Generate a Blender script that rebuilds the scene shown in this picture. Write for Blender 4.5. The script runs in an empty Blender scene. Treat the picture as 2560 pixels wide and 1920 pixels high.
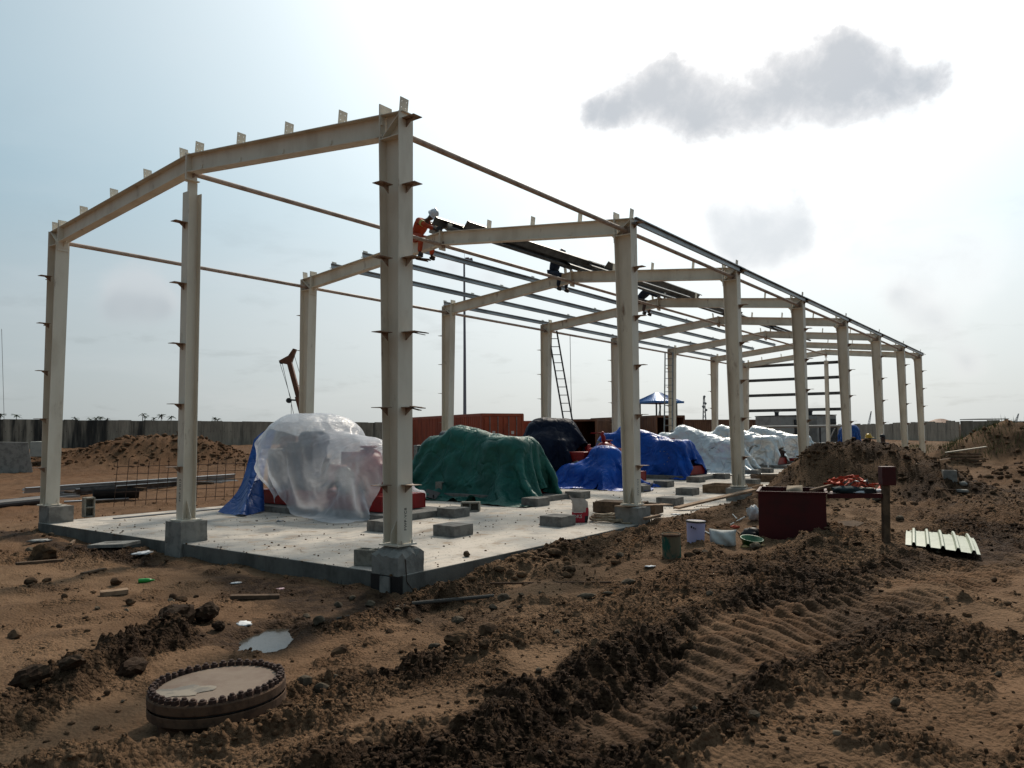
import bpy, bmesh, math, random, time
import numpy as np
from mathutils import Vector, Matrix, Euler

random.seed(7)
rng = np.random.default_rng(7)
SC = bpy.context.scene
COL = SC.collection
PI = math.pi
T0 = time.time()

# ------------------------------------------------------------------ camera
FPX, CAM = 1938.76, Vector((7.4553, -7.6900, 1.5313))
YAW, PITCH, ROLL = math.radians(36.2734), math.radians(3.5111), math.radians(-0.3363)
cF = Vector((-math.sin(YAW) * math.cos(PITCH), math.cos(YAW) * math.cos(PITCH), math.sin(PITCH)))
cR0 = Vector((math.cos(YAW), math.sin(YAW), 0))
cU0 = cR0.cross(cF)
cR = cR0 * math.cos(ROLL) + cU0 * math.sin(ROLL)
cU = -cR0 * math.sin(ROLL) + cU0 * math.cos(ROLL)
cam = bpy.data.objects.new('camera', bpy.data.cameras.new('camera'))
COL.objects.link(cam)
cam.data.sensor_width = 36.0
cam.data.lens = 36.0 * FPX / 2560.0
cam.data.clip_start, cam.data.clip_end = 0.05, 3000
mw = Matrix((cR, cU, -cF)).transposed().to_4x4()
mw.translation = CAM
cam.matrix_world = mw
SC.camera = cam

# ------------------------------------------------------------------ sky, sun, exposure
SUN_AZ, SUN_EL = math.radians(20), math.radians(41)      # azimuth counted from +Y towards -X
SUN_DIR = Vector((-math.sin(SUN_AZ) * math.cos(SUN_EL), math.cos(SUN_AZ) * math.cos(SUN_EL), math.sin(SUN_EL)))
SC.view_settings.view_transform = 'Standard'
SC.view_settings.look = 'None'
SC.view_settings.exposure = 0.32
SC.view_settings.gamma = 1.0
SC.view_settings.use_curve_mapping = False
SC.render.engine = 'CYCLES'
SC.cycles.max_bounces = 6
SC.cycles.transparent_max_bounces = 8
SC.cycles.use_denoising = True

sun = bpy.data.objects.new('sun', bpy.data.lights.new('sun', 'SUN'))
COL.objects.link(sun)
sun.data.energy = 2.6
sun.data.angle = math.radians(5)
sun.data.color = (1.0, 0.90, 0.76)
sun.rotation_euler = SUN_DIR.to_track_quat('Z', 'Y').to_euler()
sun.location = (0, 0, 40)


def px_ray(px, py):
    return cF + cR * ((px - 1280) / FPX) - cU * ((py - 960) / FPX)


def at_z(px, py, z):
    d = px_ray(px, py)
    return CAM + d * ((z - CAM.z) / d.z)


def at_y(px, py, y):
    d = px_ray(px, py)
    return CAM + d * ((y - CAM.y) / d.y)


def at_x(px, py, x):
    d = px_ray(px, py)
    return CAM + d * ((x - CAM.x) / d.x)


def at_d(px, py, D):
    return CAM + px_ray(px, py) * D


class NT:
    """small node-tree writer"""
    def __init__(s, tree):
        s.t = tree

    def n(s, typ, **kw):
        nd = s.t.nodes.new(typ)
        for k, v in kw.items():
            if k.startswith('i_'):
                key = k[2:]
                key = int(key) if key.isdigit() else key.replace('_', ' ')
                s.put(nd.inputs[key], v)
            else:
                setattr(nd, k, v)
        return nd

    def put(s, sock, v):
        if isinstance(v, bpy.types.NodeSocket):
            s.t.links.new(v, sock)
        elif isinstance(v, (tuple, list)) and len(v) == 3 and sock.type == 'RGBA':
            sock.default_value = (*v, 1)
        else:
            sock.default_value = v

    def math(s, op, a, b=0.0, c=None, clamp=False):
        nd = s.t.nodes.new('ShaderNodeMath')
        nd.operation = op
        nd.use_clamp = clamp
        s.put(nd.inputs[0], a)
        s.put(nd.inputs[1], b)
        if c is not None:
            s.put(nd.inputs[2], c)
        return nd.outputs[0]

    def vmath(s, op, a, b=(0, 0, 0)):
        nd = s.t.nodes.new('ShaderNodeVectorMath')
        nd.operation = op
        s.put(nd.inputs[0], a)
        if op == 'SCALE':
            s.put(nd.inputs['Scale'], b)
        else:
            s.put(nd.inputs[1], b)
        return nd.outputs['Value'] if op in ('DOT_PRODUCT', 'LENGTH', 'DISTANCE') else nd.outputs[0]

    def mix(s, f, a, b, blend='MIX'):
        nd = s.t.nodes.new('ShaderNodeMix')
        nd.data_type = 'RGBA'
        nd.blend_type = blend
        s.put(nd.inputs[0], f)
        s.put(nd.inputs[6], a)
        s.put(nd.inputs[7], b)
        return nd.outputs[2]

    def smooth(s, v, lo, hi, a=0.0, b=1.0):
        nd = s.t.nodes.new('ShaderNodeMapRange')
        nd.interpolation_type = 'SMOOTHSTEP'
        s.put(nd.inputs[0], v)
        for i, q in enumerate((lo, hi, a, b)):
            nd.inputs[i + 1].default_value = q
        return nd.outputs[0]

    def noise(s, vec, scale=3.0, detail=5.0, rough=0.55, dist=0.0):
        nd = s.t.nodes.new('ShaderNodeTexNoise')
        s.put(nd.inputs['Vector'], vec)
        nd.inputs['Scale'].default_value = scale
        nd.inputs['Detail'].default_value = detail
        nd.inputs['Roughness'].default_value = rough
        nd.inputs['Distortion'].default_value = dist
        return nd.outputs[0]


world = bpy.data.worlds.new('World')
SC.world = world
world.use_nodes = True
world.node_tree.nodes.clear()
w = NT(world.node_tree)
tc = w.n('ShaderNodeTexCoord')
dirv = w.vmath('NORMALIZE', tc.outputs['Generated'])
sep = w.n('ShaderNodeSeparateXYZ', i_0=dirv)
elz = w.math('MAXIMUM', sep.outputs[2], 0.0)
nish = w.n('ShaderNodeTexSky', sky_type='NISHITA', sun_disc=False, sun_elevation=SUN_EL, sun_rotation=-SUN_AZ,
           air_density=1.2, dust_density=3.0, altitude=0)
ramp = w.n('ShaderNodeValToRGB', i_0=elz)
cr = ramp.color_ramp
cr.interpolation = 'EASE'
for i, (p, c) in enumerate([(0.0, (0.335, 0.375, 0.385)), (0.10, (0.315, 0.375, 0.405)), (0.30, (0.205, 0.325, 0.395)), (0.6, (0.185, 0.285, 0.35)), (1.0, (0.16, 0.245, 0.31))]):
    e = cr.elements[i] if i < 2 else cr.elements.new(p)
    e.position = p
    e.color = (*c, 1)
sdot = w.math('MAXIMUM', w.vmath('DOT_PRODUCT', dirv, SUN_DIR), 0.0)
glow = w.math('ADD', w.math('MULTIPLY', w.math('POWER', sdot, 5.0), 0.95), w.math('MULTIPLY', w.math('POWER', sdot, 28.0), 1.0))
gcol = w.mix(1.0, (1.0, 0.97, 0.92), w.n('ShaderNodeCombineColor', i_0=glow, i_1=glow, i_2=glow).outputs[0], 'MULTIPLY')
sraw = w.vmath('DOT_PRODUCT', dirv, SUN_DIR)
base = w.vmath('SCALE', ramp.outputs[0], w.smooth(sraw, -0.9, 0.75, 0.38, 1.0))
base = w.mix(1.0, base, gcol, 'ADD')
# thin high cloud: coordinates on a flat layer, so that it flattens towards the horizon
lay = w.n('ShaderNodeVectorMath', operation='DIVIDE', i_0=dirv)
dz = w.math('ADD', elz, 0.16)
w.put(lay.inputs[1], w.n('ShaderNodeCombineXYZ', i_0=dz, i_1=dz, i_2=1.0).outputs[0])
nz = w.noise(lay.outputs[0], 1.1, 7, 0.6, 0.4)
wisp = w.math('MULTIPLY', w.smooth(nz, 0.46, 0.74), 0.30)
base = w.mix(wisp, base, w.vmath('ADD', w.vmath('SCALE', base, 0.72), (0.20, 0.20, 0.205)))
nz2 = w.noise(lay.outputs[0], 2.6, 6, 0.6, 0.2)
base = w.mix(w.math('MULTIPLY', w.math('MULTIPLY', w.smooth(nz2, 0.55, 0.72), w.smooth(elz, 0.42, 0.05)), 0.45), base, w.vmath('SCALE', base, 0.74))


def cloud(base, blobs, core, edge, jit, amount=1.0, lo=0.06, hi=0.42, ragged=0.5):
    off = None
    for sc_, k_ in ((5.0, 1.0), (15.0, 0.42)):
        j = w.n('ShaderNodeTexNoise')
        w.put(j.inputs['Vector'], dirv)
        j.inputs['Scale'].default_value = sc_
        j.inputs['Detail'].default_value = 8
        j.inputs['Roughness'].default_value = 0.6
        o_ = w.vmath('SCALE', w.vmath('SUBTRACT', j.outputs['Color'], (0.5, 0.5, 0.5)), jit * k_)
        off = o_ if off is None else w.vmath('ADD', off, o_)
    p = w.vmath('ADD', dirv, off)
    field = None
    for (x, y, r) in blobs:
        c = px_ray(x, y).normalized()
        d = w.vmath('DISTANCE', p, c)
        m = w.math('SUBTRACT', 1.0, w.math('DIVIDE', d, r / FPX * 1.42), clamp=True)
        m = w.math('MULTIPLY', m, m)
        field = m if field is None else w.math('ADD', field, m)
    fine = w.noise(dirv, 22.0, 8, 0.62, 0.3)
    field = w.math('MULTIPLY', field, w.math('ADD', 1.0 - ragged * 0.5, w.math('MULTIPLY', fine, ragged)))
    mask = w.math('MULTIPLY', w.smooth(field, lo, hi), amount)
    col = w.mix(w.smooth(field, lo + 0.1 * (hi - lo), hi * 1.5), edge, core)
    return w.mix(mask, base, col)


BIG = [(1490, 315, 95), (1560, 285, 110), (1640, 265, 150), (1700, 180, 85), (1730, 330, 120), (1840, 265, 150), (1950, 240, 150), (2085, 110, 105), (2070, 215, 150), (2180, 200, 130), (2290, 200, 105), (2370, 190, 70)]
base = cloud(base, BIG, (0.36, 0.405, 0.455), (0.80, 0.80, 0.81), 0.105, 1.0, 0.10, 1.0, 1.2)
base = cloud(base, [(1790, 545, 110), (1890, 560, 110), (1960, 620, 110), (1840, 640, 110), (2010, 560, 80), (1990, 490, 45)], (0.50, 0.53, 0.57), (0.85, 0.85, 0.86), 0.08, 0.8, 0.12, 1.0, 1.0)
base = cloud(base, [(2140, 640, 150), (2290, 700, 150), (2450, 630, 140), (1480, 620, 110), (1310, 560, 90), (1620, 470, 90)], (0.62, 0.64, 0.67), (0.86, 0.87, 0.88), 0.11, 0.55, 0.10, 1.1, 1.2)
base = cloud(base, [(300, 735, 90), (370, 720, 80), (420, 750, 60)], (0.52, 0.53, 0.55), (0.52, 0.54, 0.56), 0.07, 0.5, 0.1, 0.9, 1.1)
base = cloud(base, [(280, 770, 60), (350, 768, 70), (410, 772, 50)], (0.33, 0.37, 0.405), (0.40, 0.44, 0.47), 0.03, 0.6, 0.1, 0.9, 0.6)
base = cloud(base, [(1130, 680, 70), (1230, 700, 60), (2330, 800, 90), (2240, 745, 70), (2420, 905, 80)], (0.48, 0.51, 0.55), (0.68, 0.69, 0.71), 0.05, 0.6, 0.1, 0.9, 1.0)
haze10 = w.vmath('SCALE', base, 9.2)
tot = w.vmath('ADD', haze10, w.vmath('SCALE', nish.outputs[0], 0.08))
bg = w.n('ShaderNodeBackground', i_Strength=0.1)
w.put(bg.inputs['Color'], tot)
wo = w.n('ShaderNodeOutputWorld')
world.node_tree.links.new(bg.outputs[0], wo.inputs[0])


# ------------------------------------------------------------------ materials
def new_mat(name):
    m = bpy.data.materials.new(name)
    m.use_nodes = True
    m.node_tree.nodes.clear()
    t = NT(m.node_tree)
    b = t.n('ShaderNodeBsdfPrincipled')
    o = t.n('ShaderNodeOutputMaterial')
    m.node_tree.links.new(b.outputs[0], o.inputs[0])
    return m, t, b, o


def M(name, col, rough=0.75, metal=0.0, col2=None, scale=4.0, lo=0.45, hi=0.65, bump=0.0, bscale=30.0, stretch=(1, 1, 1), spec=0.4,
      col3=None, scale3=12.0, lo3=0.6, hi3=0.7, bdist=0.01, rvar=0.0):
    m, t, b, o = new_mat(name)
    pos = t.n('ShaderNodeNewGeometry').outputs['Position']
    if stretch != (1, 1, 1):
        pos = t.vmath('MULTIPLY', pos, stretch)
    c = None
    if col2:
        n1 = t.noise(pos, scale, 6, 0.6)
        c = t.mix(t.smooth(n1, lo, hi), col, col2)
    if col3:
        n3 = t.noise(pos, scale3, 5, 0.65)
        c = t.mix(t.smooth(n3, lo3, hi3), c if c is not None else col, col3)
    if rvar:
        r = t.n('ShaderNodeObjectInfo').outputs['Random']
        k = t.math('ADD', t.math('MULTIPLY', r, 2 * rvar), 1.0 - rvar)
        c = t.vmath('SCALE', c if c is not None else t.n('ShaderNodeRGB').outputs[0], k) if c is not None else c
    t.put(b.inputs['Base Color'], c if c is not None else col)
    b.inputs['Roughness'].default_value = rough
    b.inputs['Metallic'].default_value = metal
    b.inputs['Specular IOR Level'].default_value = spec
    if bump:
        bn = t.n('ShaderNodeBump', i_Strength=bump, i_Distance=bdist)
        t.put(bn.inputs['Height'], t.noise(pos, bscale, 6, 0.65))
        t.put(b.inputs['Normal'], bn.outputs[0])
    return m


cream = M('cream_paint', (0.72, 0.645, 0.53), 0.5, 0, (0.60, 0.515, 0.405), 2.2, 0.42, 0.7, 0.12, 60, (1, 1, 0.35), 0.3, (0.27, 0.175, 0.115), 3.1, 0.60, 0.76)
pipe_paint = M('dusty_pipe_paint', (0.40, 0.29, 0.225), 0.6, 0, (0.28, 0.19, 0.14), 5, 0.45, 0.62)
rusty_cleat = M('rusty_cleat_paint', (0.34, 0.25, 0.185), 0.7, 0, (0.19, 0.105, 0.065), 9, 0.42, 0.60)
galv = M('galvanised_steel', (0.34, 0.345, 0.35), 0.4, 0.5, (0.20, 0.20, 0.20), 3, 0.4, 0.65, 0, 30, (1, 0.3, 1), 0.5)
galv_dark = M('weathered_dark_steel', (0.10, 0.105, 0.11), 0.45, 0.6, (0.055, 0.055, 0.055), 4, 0.4, 0.65)
concrete = M('grey_concrete', (0.25, 0.235, 0.21), 0.9, 0, (0.16, 0.15, 0.135), 5, 0.42, 0.66, 0.35, 45, (1, 1, 1), 0.2, (0.13, 0.125, 0.115), 2.1, 0.62, 0.8)
block_mat = M('hollow_block_concrete', (0.25, 0.24, 0.205), 0.95, 0, (0.18, 0.165, 0.14), 14, 0.4, 0.62, 0.5, 90, (1, 1, 1), 0.1)
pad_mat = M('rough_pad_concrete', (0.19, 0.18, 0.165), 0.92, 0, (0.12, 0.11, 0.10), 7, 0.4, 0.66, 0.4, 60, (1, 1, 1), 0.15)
bitumen = M('black_bitumen', (0.006, 0.006, 0.007), 0.5, 0, (0.013, 0.012, 0.012), 8, 0.4, 0.7, 0.2, 50)
red_paint = M('red_machine_paint', (0.25, 0.008, 0.008), 0.45, 0, (0.17, 0.007, 0.007), 4, 0.4, 0.7, 0, 30, (1, 1, 1), 0.25)
dark_red = M('dark_oxide_red_paint', (0.062, 0.0045, 0.0045), 0.6, 0, (0.042, 0.005, 0.0045), 3, 0.42, 0.66, 0.05, 40, (1, 1, 1), 0.3)
black = M('black_rubber', (0.012, 0.012, 0.013), 0.6, 0, (0.03, 0.028, 0.026), 8, 0.5, 0.7)
dark_machine = M('dark_engine_metal', (0.03, 0.032, 0.036), 0.5, 0.3, (0.07, 0.065, 0.06), 10, 0.45, 0.65)
grey_metal = M('grey_cast_metal', (0.26, 0.27, 0.26), 0.5, 0.4, (0.16, 0.165, 0.16), 12, 0.42, 0.6)
cont_red = M('container_red', (0.36, 0.078, 0.036), 0.65, 0, (0.25, 0.055, 0.028), 2.0, 0.42, 0.66, 0, 30, (1, 1, 0.3), 0.3)
cont_roof = M('salmon_container_roof', (0.50, 0.22, 0.15), 0.7, 0, (0.32, 0.13, 0.09), 3)  # paler and pinker than the container sides
cont_brown = M('container_brown', (0.21, 0.10, 0.055), 0.7, 0, (0.14, 0.065, 0.04), 1.6, 0.42, 0.66, 0, 30, (1, 1, 0.4), 0.3)
white_mark = M('white_marking', (0.6, 0.57, 0.52), 0.7)
wood = M('weathered_timber', (0.27, 0.18, 0.115), 0.85, 0, (0.16, 0.10, 0.062), 6, 0.4, 0.62, 0.3, 40, (1, 1, 1), 0.15, None, rvar=0.25)
wood_dark = M('dirty_timber', (0.13, 0.085, 0.055), 0.9, 0, (0.075, 0.05, 0.034), 7, 0.4, 0.65, 0.35, 40, (1, 1, 1), 0.1)
rust = M('rusted_steel', (0.115, 0.064, 0.038), 0.9, 0.0, (0.065, 0.036, 0.022), 11, 0.42, 0.64, 0.35, 60, (1, 1, 1), 0.25, (0.20, 0.125, 0.08), 6, 0.6, 0.75)
flange_top = M('dusty_flange_top', (0.205, 0.150, 0.108), 0.75, 0.0, (0.165, 0.11, 0.078), 5, 0.4, 0.7, 0.15, 40, (1, 1, 1), 0.3)
rebar_mat = M('rusty_rebar', (0.055, 0.030, 0.02), 0.8, 0.2)
roof_blue = M('blue_roof_sheet', (0.03, 0.15, 0.40), 0.4, 0.1, (0.05, 0.19, 0.46), 3)
roof_under = M('tan_soffit', (0.33, 0.20, 0.13), 0.8)
orange_cloth = M('orange_coverall_cloth', (0.42, 0.065, 0.022), 0.9, 0, (0.34, 0.05, 0.02), 12, 0.4, 0.6, 0.4, 30)
navy_cloth = M('navy_cloth', (0.012, 0.018, 0.035), 0.9, 0, (0.02, 0.026, 0.045), 14, 0.4, 0.6)
vest_cloth = M('dull_green_vest', (0.20, 0.22, 0.05), 0.9, 0, (0.09, 0.09, 0.04), 20, 0.45, 0.55)
brown_cloth = M('brown_shirt_cloth', (0.09, 0.06, 0.05), 0.9)
skin_mat = M('dark_skin', (0.055, 0.028, 0.019), 0.55)
helmet_white = M('white_helmet', (0.62, 0.63, 0.66), 0.35, 0, None, spec=0.5)
helmet_dark = M('dark_blue_helmet', (0.03, 0.035, 0.05), 0.35)
helmet_yellow = M('yellow_helmet', (0.55, 0.33, 0.03), 0.4)
stripe_mat = M('reflective_stripe', (0.42, 0.45, 0.12), 0.5)
lilac = M('lilac_plastic', (0.40, 0.37, 0.54), 0.5, 0, (0.33, 0.29, 0.40), 6, 0.5, 0.75, 0, 30, (1, 1, 1), 0.4, (0.33, 0.25, 0.17), 5, 0.66, 0.74)
white_sack = M('white_woven_sack', (0.48, 0.48, 0.45), 0.85, 0, (0.36, 0.35, 0.32), 9, 0.45, 0.7, 0.3, 14, (1, 1, 1), 0.2)
green_plastic = M('green_plastic', (0.012, 0.10, 0.03), 0.4, 0, (0.01, 0.06, 0.02), 7)
bright_green = M('bright_green_plastic', (0.02, 0.30, 0.05), 0.3)
bag_red = M('cement_bag_red', (0.38, 0.015, 0.03), 0.7, 0, (0.29, 0.012, 0.022), 12)
bag_paper = M('cement_bag_paper', (0.46, 0.38, 0.32), 0.85, 0, (0.36, 0.29, 0.25), 9, 0.4, 0.7, 0.4, 16)
bag_black = M('cement_bag_black', (0.015, 0.015, 0.02), 0.7)
ink = M('black_ink', (0.012, 0.011, 0.01), 0.8)
rope_mat = M('dusty_rope', (0.40, 0.31, 0.22), 0.95, 0, (0.24, 0.18, 0.12), 30, 0.4, 0.6, 0.5, 90)
harness_orange = M('orange_harness', (0.52, 0.075, 0.03), 0.7, 0, (0.40, 0.05, 0.02), 10)
sheet_grp = M('pale_translucent_roof_sheet', (0.33, 0.36, 0.27), 0.5, 0, (0.25, 0.275, 0.20), 4, 0.4, 0.7, 0, 30, (1, 1, 1), 0.4)
palm_mat = M('palm_leaf', (0.025, 0.045, 0.022), 0.8)
trunk_mat = M('palm_trunk', (0.06, 0.05, 0.04), 0.9)
grass_mat = M('dry_green_grass', (0.085, 0.10, 0.03), 0.9, 0, (0.13, 0.11, 0.045), 5)
gen_grey = M('grey_cabin_paint', (0.32, 0.31, 0.29), 0.7, 0, (0.25, 0.24, 0.22), 2)
distant = M('distant_steel', (0.20, 0.22, 0.24), 0.7)
crane_mat = M('crane_boom_paint', (0.17, 0.065, 0.032), 0.6, 0, (0.11, 0.045, 0.025), 3)
mast_mat = M('mast_grey', (0.20, 0.20, 0.23), 0.6)
paper = M('white_paper', (0.6, 0.6, 0.6), 0.8)
teal_paint = M('teal_green_paint', (0.012, 0.085, 0.06), 0.6, 0, (0.16, 0.14, 0.09), 5, 0.5, 0.6)
drum_mat = M('mud_caked_drum', (0.15, 0.12, 0.075), 0.85, 0, (0.02, 0.085, 0.06), 3.4, 0.50, 0.56, 0.3, 40, (1, 1, 0.5), 0.2, (0.09, 0.075, 0.05), 9, 0.55, 0.7)
rock_mat = M('brown_stone', (0.110, 0.068, 0.040), 0.95, 0, (0.048, 0.029, 0.018), 8, 0.4, 0.62, 0.6, 25, (1, 1, 1), 0.05, None, rvar=0.3)
rock_grey = M('grey_stone', (0.120, 0.094, 0.066), 0.95, 0, (0.056, 0.042, 0.029), 9, 0.4, 0.62, 0.5, 25, (1, 1, 1), 0.08, None, rvar=0.3)
clod_mat = M('earth_clod', (0.120, 0.070, 0.038), 0.98, 0, (0.05, 0.031, 0.019), 6, 0.4, 0.62, 0.8, 40, (1, 1, 1), 0.05)
dark_clod_mat = M('wet_dark_clod', (0.030, 0.017, 0.010), 0.95, 0, (0.055, 0.035, 0.022), 9, 0.42, 0.62, 0.9, 40, (1, 1, 1), 0.1)


def tarp_mat(name, col, col2, rough=0.45, metal=0.0, bump=0.75, spec=0.25, back=None):
    m, t, b, o = new_mat(name)
    g = t.n('ShaderNodeNewGeometry')
    pos = g.outputs['Position']
    n1 = t.noise(pos, 1.6, 5, 0.6)
    c = t.mix(t.smooth(n1, 0.38, 0.68), col, col2)
    if back:
        c = t.mix(g.outputs['Backfacing'], c, back)
    t.put(b.inputs['Base Color'], c)
    b.inputs['Roughness'].default_value = rough
    b.inputs['Metallic'].default_value = metal
    b.inputs['Specular IOR Level'].default_value = spec
    st = t.vmath('MULTIPLY', pos, (1.0, 1.0, 0.55))
    wv = t.n('ShaderNodeTexVoronoi', feature='DISTANCE_TO_EDGE', i_Scale=1.5)
    warp = t.n('ShaderNodeTexNoise', i_Scale=2.0, i_Detail=3.0)
    t.put(warp.inputs['Vector'], pos)
    t.put(wv.inputs['Vector'], t.vmath('ADD', st, t.vmath('SCALE', warp.outputs['Color'], 0.5)))
    h1 = t.math('MULTIPLY', t.smooth(wv.outputs['Distance'], 0.0, 0.10), 0.9)
    h = t.math('ADD', h1, t.math('MULTIPLY', t.noise(st, 3.4, 5, 0.55, 0.8), 1.8))
    bn = t.n('ShaderNodeBump', i_Strength=bump, i_Distance=0.035)
    t.put(bn.inputs['Height'], h)
    t.put(b.inputs['Normal'], bn.outputs[0])
    return m


tarp_green = tarp_mat('green_tarpaulin', (0.008, 0.072, 0.056), (0.013, 0.110, 0.086), 0.55)
tarp_navy = tarp_mat('navy_tarpaulin', (0.003, 0.006, 0.018), (0.006, 0.011, 0.028), 0.6, 0.0, 0.6, 0.12)
tarp_blue = tarp_mat('blue_tarpaulin', (0.002, 0.052, 0.30), (0.003, 0.080, 0.42), 0.42)
tarp_blue2 = tarp_mat('dull_blue_tarpaulin', (0.006, 0.048, 0.20), (0.008, 0.065, 0.26), 0.5)
tarp_silver = tarp_mat('silver_tarpaulin', (0.60, 0.62, 0.62), (0.48, 0.49, 0.485), 0.33, 0.45, 0.8, 0.6)

# clear plastic sheet: mostly see-through, milky where it turns away
plastic, t, b, o = new_mat('clear_plastic_sheet')
pos = t.n('ShaderNodeNewGeometry').outputs['Position']
t.put(b.inputs['Base Color'], (0.78, 0.80, 0.84))
b.inputs['Roughness'].default_value = 0.28
b.inputs['Specular IOR Level'].default_value = 0.6
wr = t.noise(t.vmath('MULTIPLY', pos, (3.0, 3.0, 9.0)), 2.2, 6, 0.6, 1.0)
bn = t.n('ShaderNodeBump', i_Strength=0.75, i_Distance=0.03)
t.put(bn.inputs['Height'], wr)
t.put(b.inputs['Normal'], bn.outputs[0])
tr = t.n('ShaderNodeBsdfTransparent')
tl = t.n('ShaderNodeBsdfTranslucent', i_Color=(0.72, 0.75, 0.80))
t.put(tl.inputs['Normal'], bn.outputs[0])
m1 = t.n('ShaderNodeMixShader', i_0=0.45)
t.t.links.new(b.outputs[0], m1.inputs[1])
t.t.links.new(tl.outputs[0], m1.inputs[2])
lw = t.n('ShaderNodeLayerWeight', i_Blend=0.45)
milk = t.math('ADD', t.math('MULTIPLY', lw.outputs['Facing'], 0.5), t.math('MULTIPLY', t.noise(pos, 1.3, 5, 0.6), 0.80))
m2 = t.n('ShaderNodeMixShader')
t.put(m2.inputs[0], t.math('MINIMUM', t.math('MAXIMUM', milk, 0.38), 0.93))
t.t.links.new(tr.outputs[0], m2.inputs[1])
t.t.links.new(m1.outputs[0], m2.inputs[2])
t.t.links.new(m2.outputs[0], o.inputs[0])

# slab: pale dusty concrete with dirt patches and shadow dapple painted into its colour, sides darker with bitumen runs
slab_mat, t, b, o = new_mat('dusty_slab_concrete')
g = t.n('ShaderNodeNewGeometry')
pos = g.outputs['Position']
n1 = t.noise(pos, 0.55, 6, 0.6)
n2 = t.noise(pos, 2.3, 7, 0.65)
c = t.mix(t.smooth(n1, 0.40, 0.62), (0.50, 0.435, 0.365), (0.30, 0.28, 0.25))
c = t.mix(t.smooth(n2, 0.52, 0.70), c, (0.29, 0.215, 0.15))
c = t.mix(t.math('MULTIPLY', t.smooth(t.noise(pos, 0.9, 5, 0.6), 0.56, 0.72), 0.85), c, (0.17, 0.165, 0.155))
c = t.mix(t.math('MULTIPLY', t.smooth(t.noise(pos, 15, 6, 0.7), 0.56, 0.68), 0.7), c, (0.15, 0.12, 0.09))
c = t.mix(t.math('MULTIPLY', t.smooth(t.noise(t.vmath('MULTIPLY', pos, (1.6, 0.5, 1)), 1.3, 6, 0.65, 0.8), 0.52, 0.66), 0.5), c, (0.235, 0.235, 0.225))
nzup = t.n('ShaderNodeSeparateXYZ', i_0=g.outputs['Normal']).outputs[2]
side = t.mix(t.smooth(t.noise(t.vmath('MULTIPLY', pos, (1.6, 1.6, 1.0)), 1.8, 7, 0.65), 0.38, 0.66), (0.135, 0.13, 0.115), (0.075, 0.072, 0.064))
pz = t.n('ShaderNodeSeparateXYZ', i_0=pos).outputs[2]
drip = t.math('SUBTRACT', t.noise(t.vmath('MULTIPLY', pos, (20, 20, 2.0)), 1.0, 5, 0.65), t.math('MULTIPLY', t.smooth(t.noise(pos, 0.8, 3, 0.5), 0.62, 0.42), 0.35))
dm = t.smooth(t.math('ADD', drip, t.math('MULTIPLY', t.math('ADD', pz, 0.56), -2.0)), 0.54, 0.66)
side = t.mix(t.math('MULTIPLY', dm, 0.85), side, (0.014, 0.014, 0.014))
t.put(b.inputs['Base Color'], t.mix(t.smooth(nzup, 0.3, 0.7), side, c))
b.inputs['Roughness'].default_value = 0.85
b.inputs['Specular IOR Level'].default_value = 0.3
bn = t.n('ShaderNodeBump', i_Strength=0.35, i_Distance=0.012)
t.put(bn.inputs['Height'], t.math('ADD', t.noise(pos, 38, 6, 0.7), t.math('MULTIPLY', n2, 2.0)))
t.put(b.inputs['Normal'], bn.outputs[0])

# perimeter wall: precast concrete with black mould runs
wall_mat, t, b, o = new_mat('mouldy_precast_concrete')
pos = t.n('ShaderNodeNewGeometry').outputs['Position']
n1 = t.noise(t.vmath('MULTIPLY', pos, (0.9, 0.9, 0.10)), 0.8, 5, 0.6)
n2 = t.noise(t.vmath('MULTIPLY', pos, (2, 2, 0.4)), 1.2, 6, 0.7)
rnd = t.n('ShaderNodeObjectInfo').outputs['Random']
py_ = t.n('ShaderNodeSeparateXYZ', i_0=pos).outputs[1]
mould = t.smooth(t.math('ADD', n1, t.smooth(py_, 50, 28, 0.0, 0.16)), 0.54, 0.74)
c = t.mix(t.smooth(n2, 0.4, 0.65), (0.27, 0.235, 0.185), (0.18, 0.155, 0.12))
c = t.vmath('SCALE', c, t.math('ADD', t.math('MULTIPLY', rnd, 0.35), 0.8))
t.put(b.inputs['Base Color'], t.mix(mould, c, (0.018, 0.017, 0.015)))
b.inputs['Roughness'].default_value = 0.9

# ground
ground_mat, t, b, o = new_mat('laterite_ground')
g = t.n('ShaderNodeNewGeometry')
pos = g.outputs['Position']
at = t.n('ShaderNodeVertexColor', layer_name='soil')
sp = t.n('ShaderNodeSeparateColor', i_0=at.outputs[0])
wet, redd, peb = sp.outputs[0], sp.outputs[1], sp.outputs[2]
n1 = t.noise(pos, 1.1, 7, 0.62)
n2 = t.noise(pos, 7, 7, 0.65)
n3 = t.noise(pos, 34, 5, 0.65)
dry = t.mix(t.smooth(n1, 0.36, 0.66), (0.180, 0.110, 0.064), (0.110, 0.067, 0.039))
dry = t.mix(t.math('MULTIPLY', t.smooth(n2, 0.54, 0.70), 0.75), dry, (0.066, 0.036, 0.019))
dry = t.mix(redd, dry, (0.125, 0.060, 0.029))
wetc = t.mix(t.smooth(n2, 0.38, 0.66), (0.030, 0.0165, 0.0095), (0.078, 0.045, 0.025))
wf = t.smooth(t.math('ADD', wet, t.math('MULTIPLY', t.math('SUBTRACT', n2, 0.5), 0.9)), 0.28, 0.62)
c = t.mix(wf, dry, wetc)
c = t.mix(t.math('MULTIPLY', t.smooth(n3, 0.58, 0.70), 0.55), c, t.vmath('SCALE', c, 0.45))
t.put(b.inputs['Base Color'], c)
t.put(b.inputs['Roughness'], t.math('SUBTRACT', 0.97, t.math('MULTIPLY', wf, 0.12)))
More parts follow.
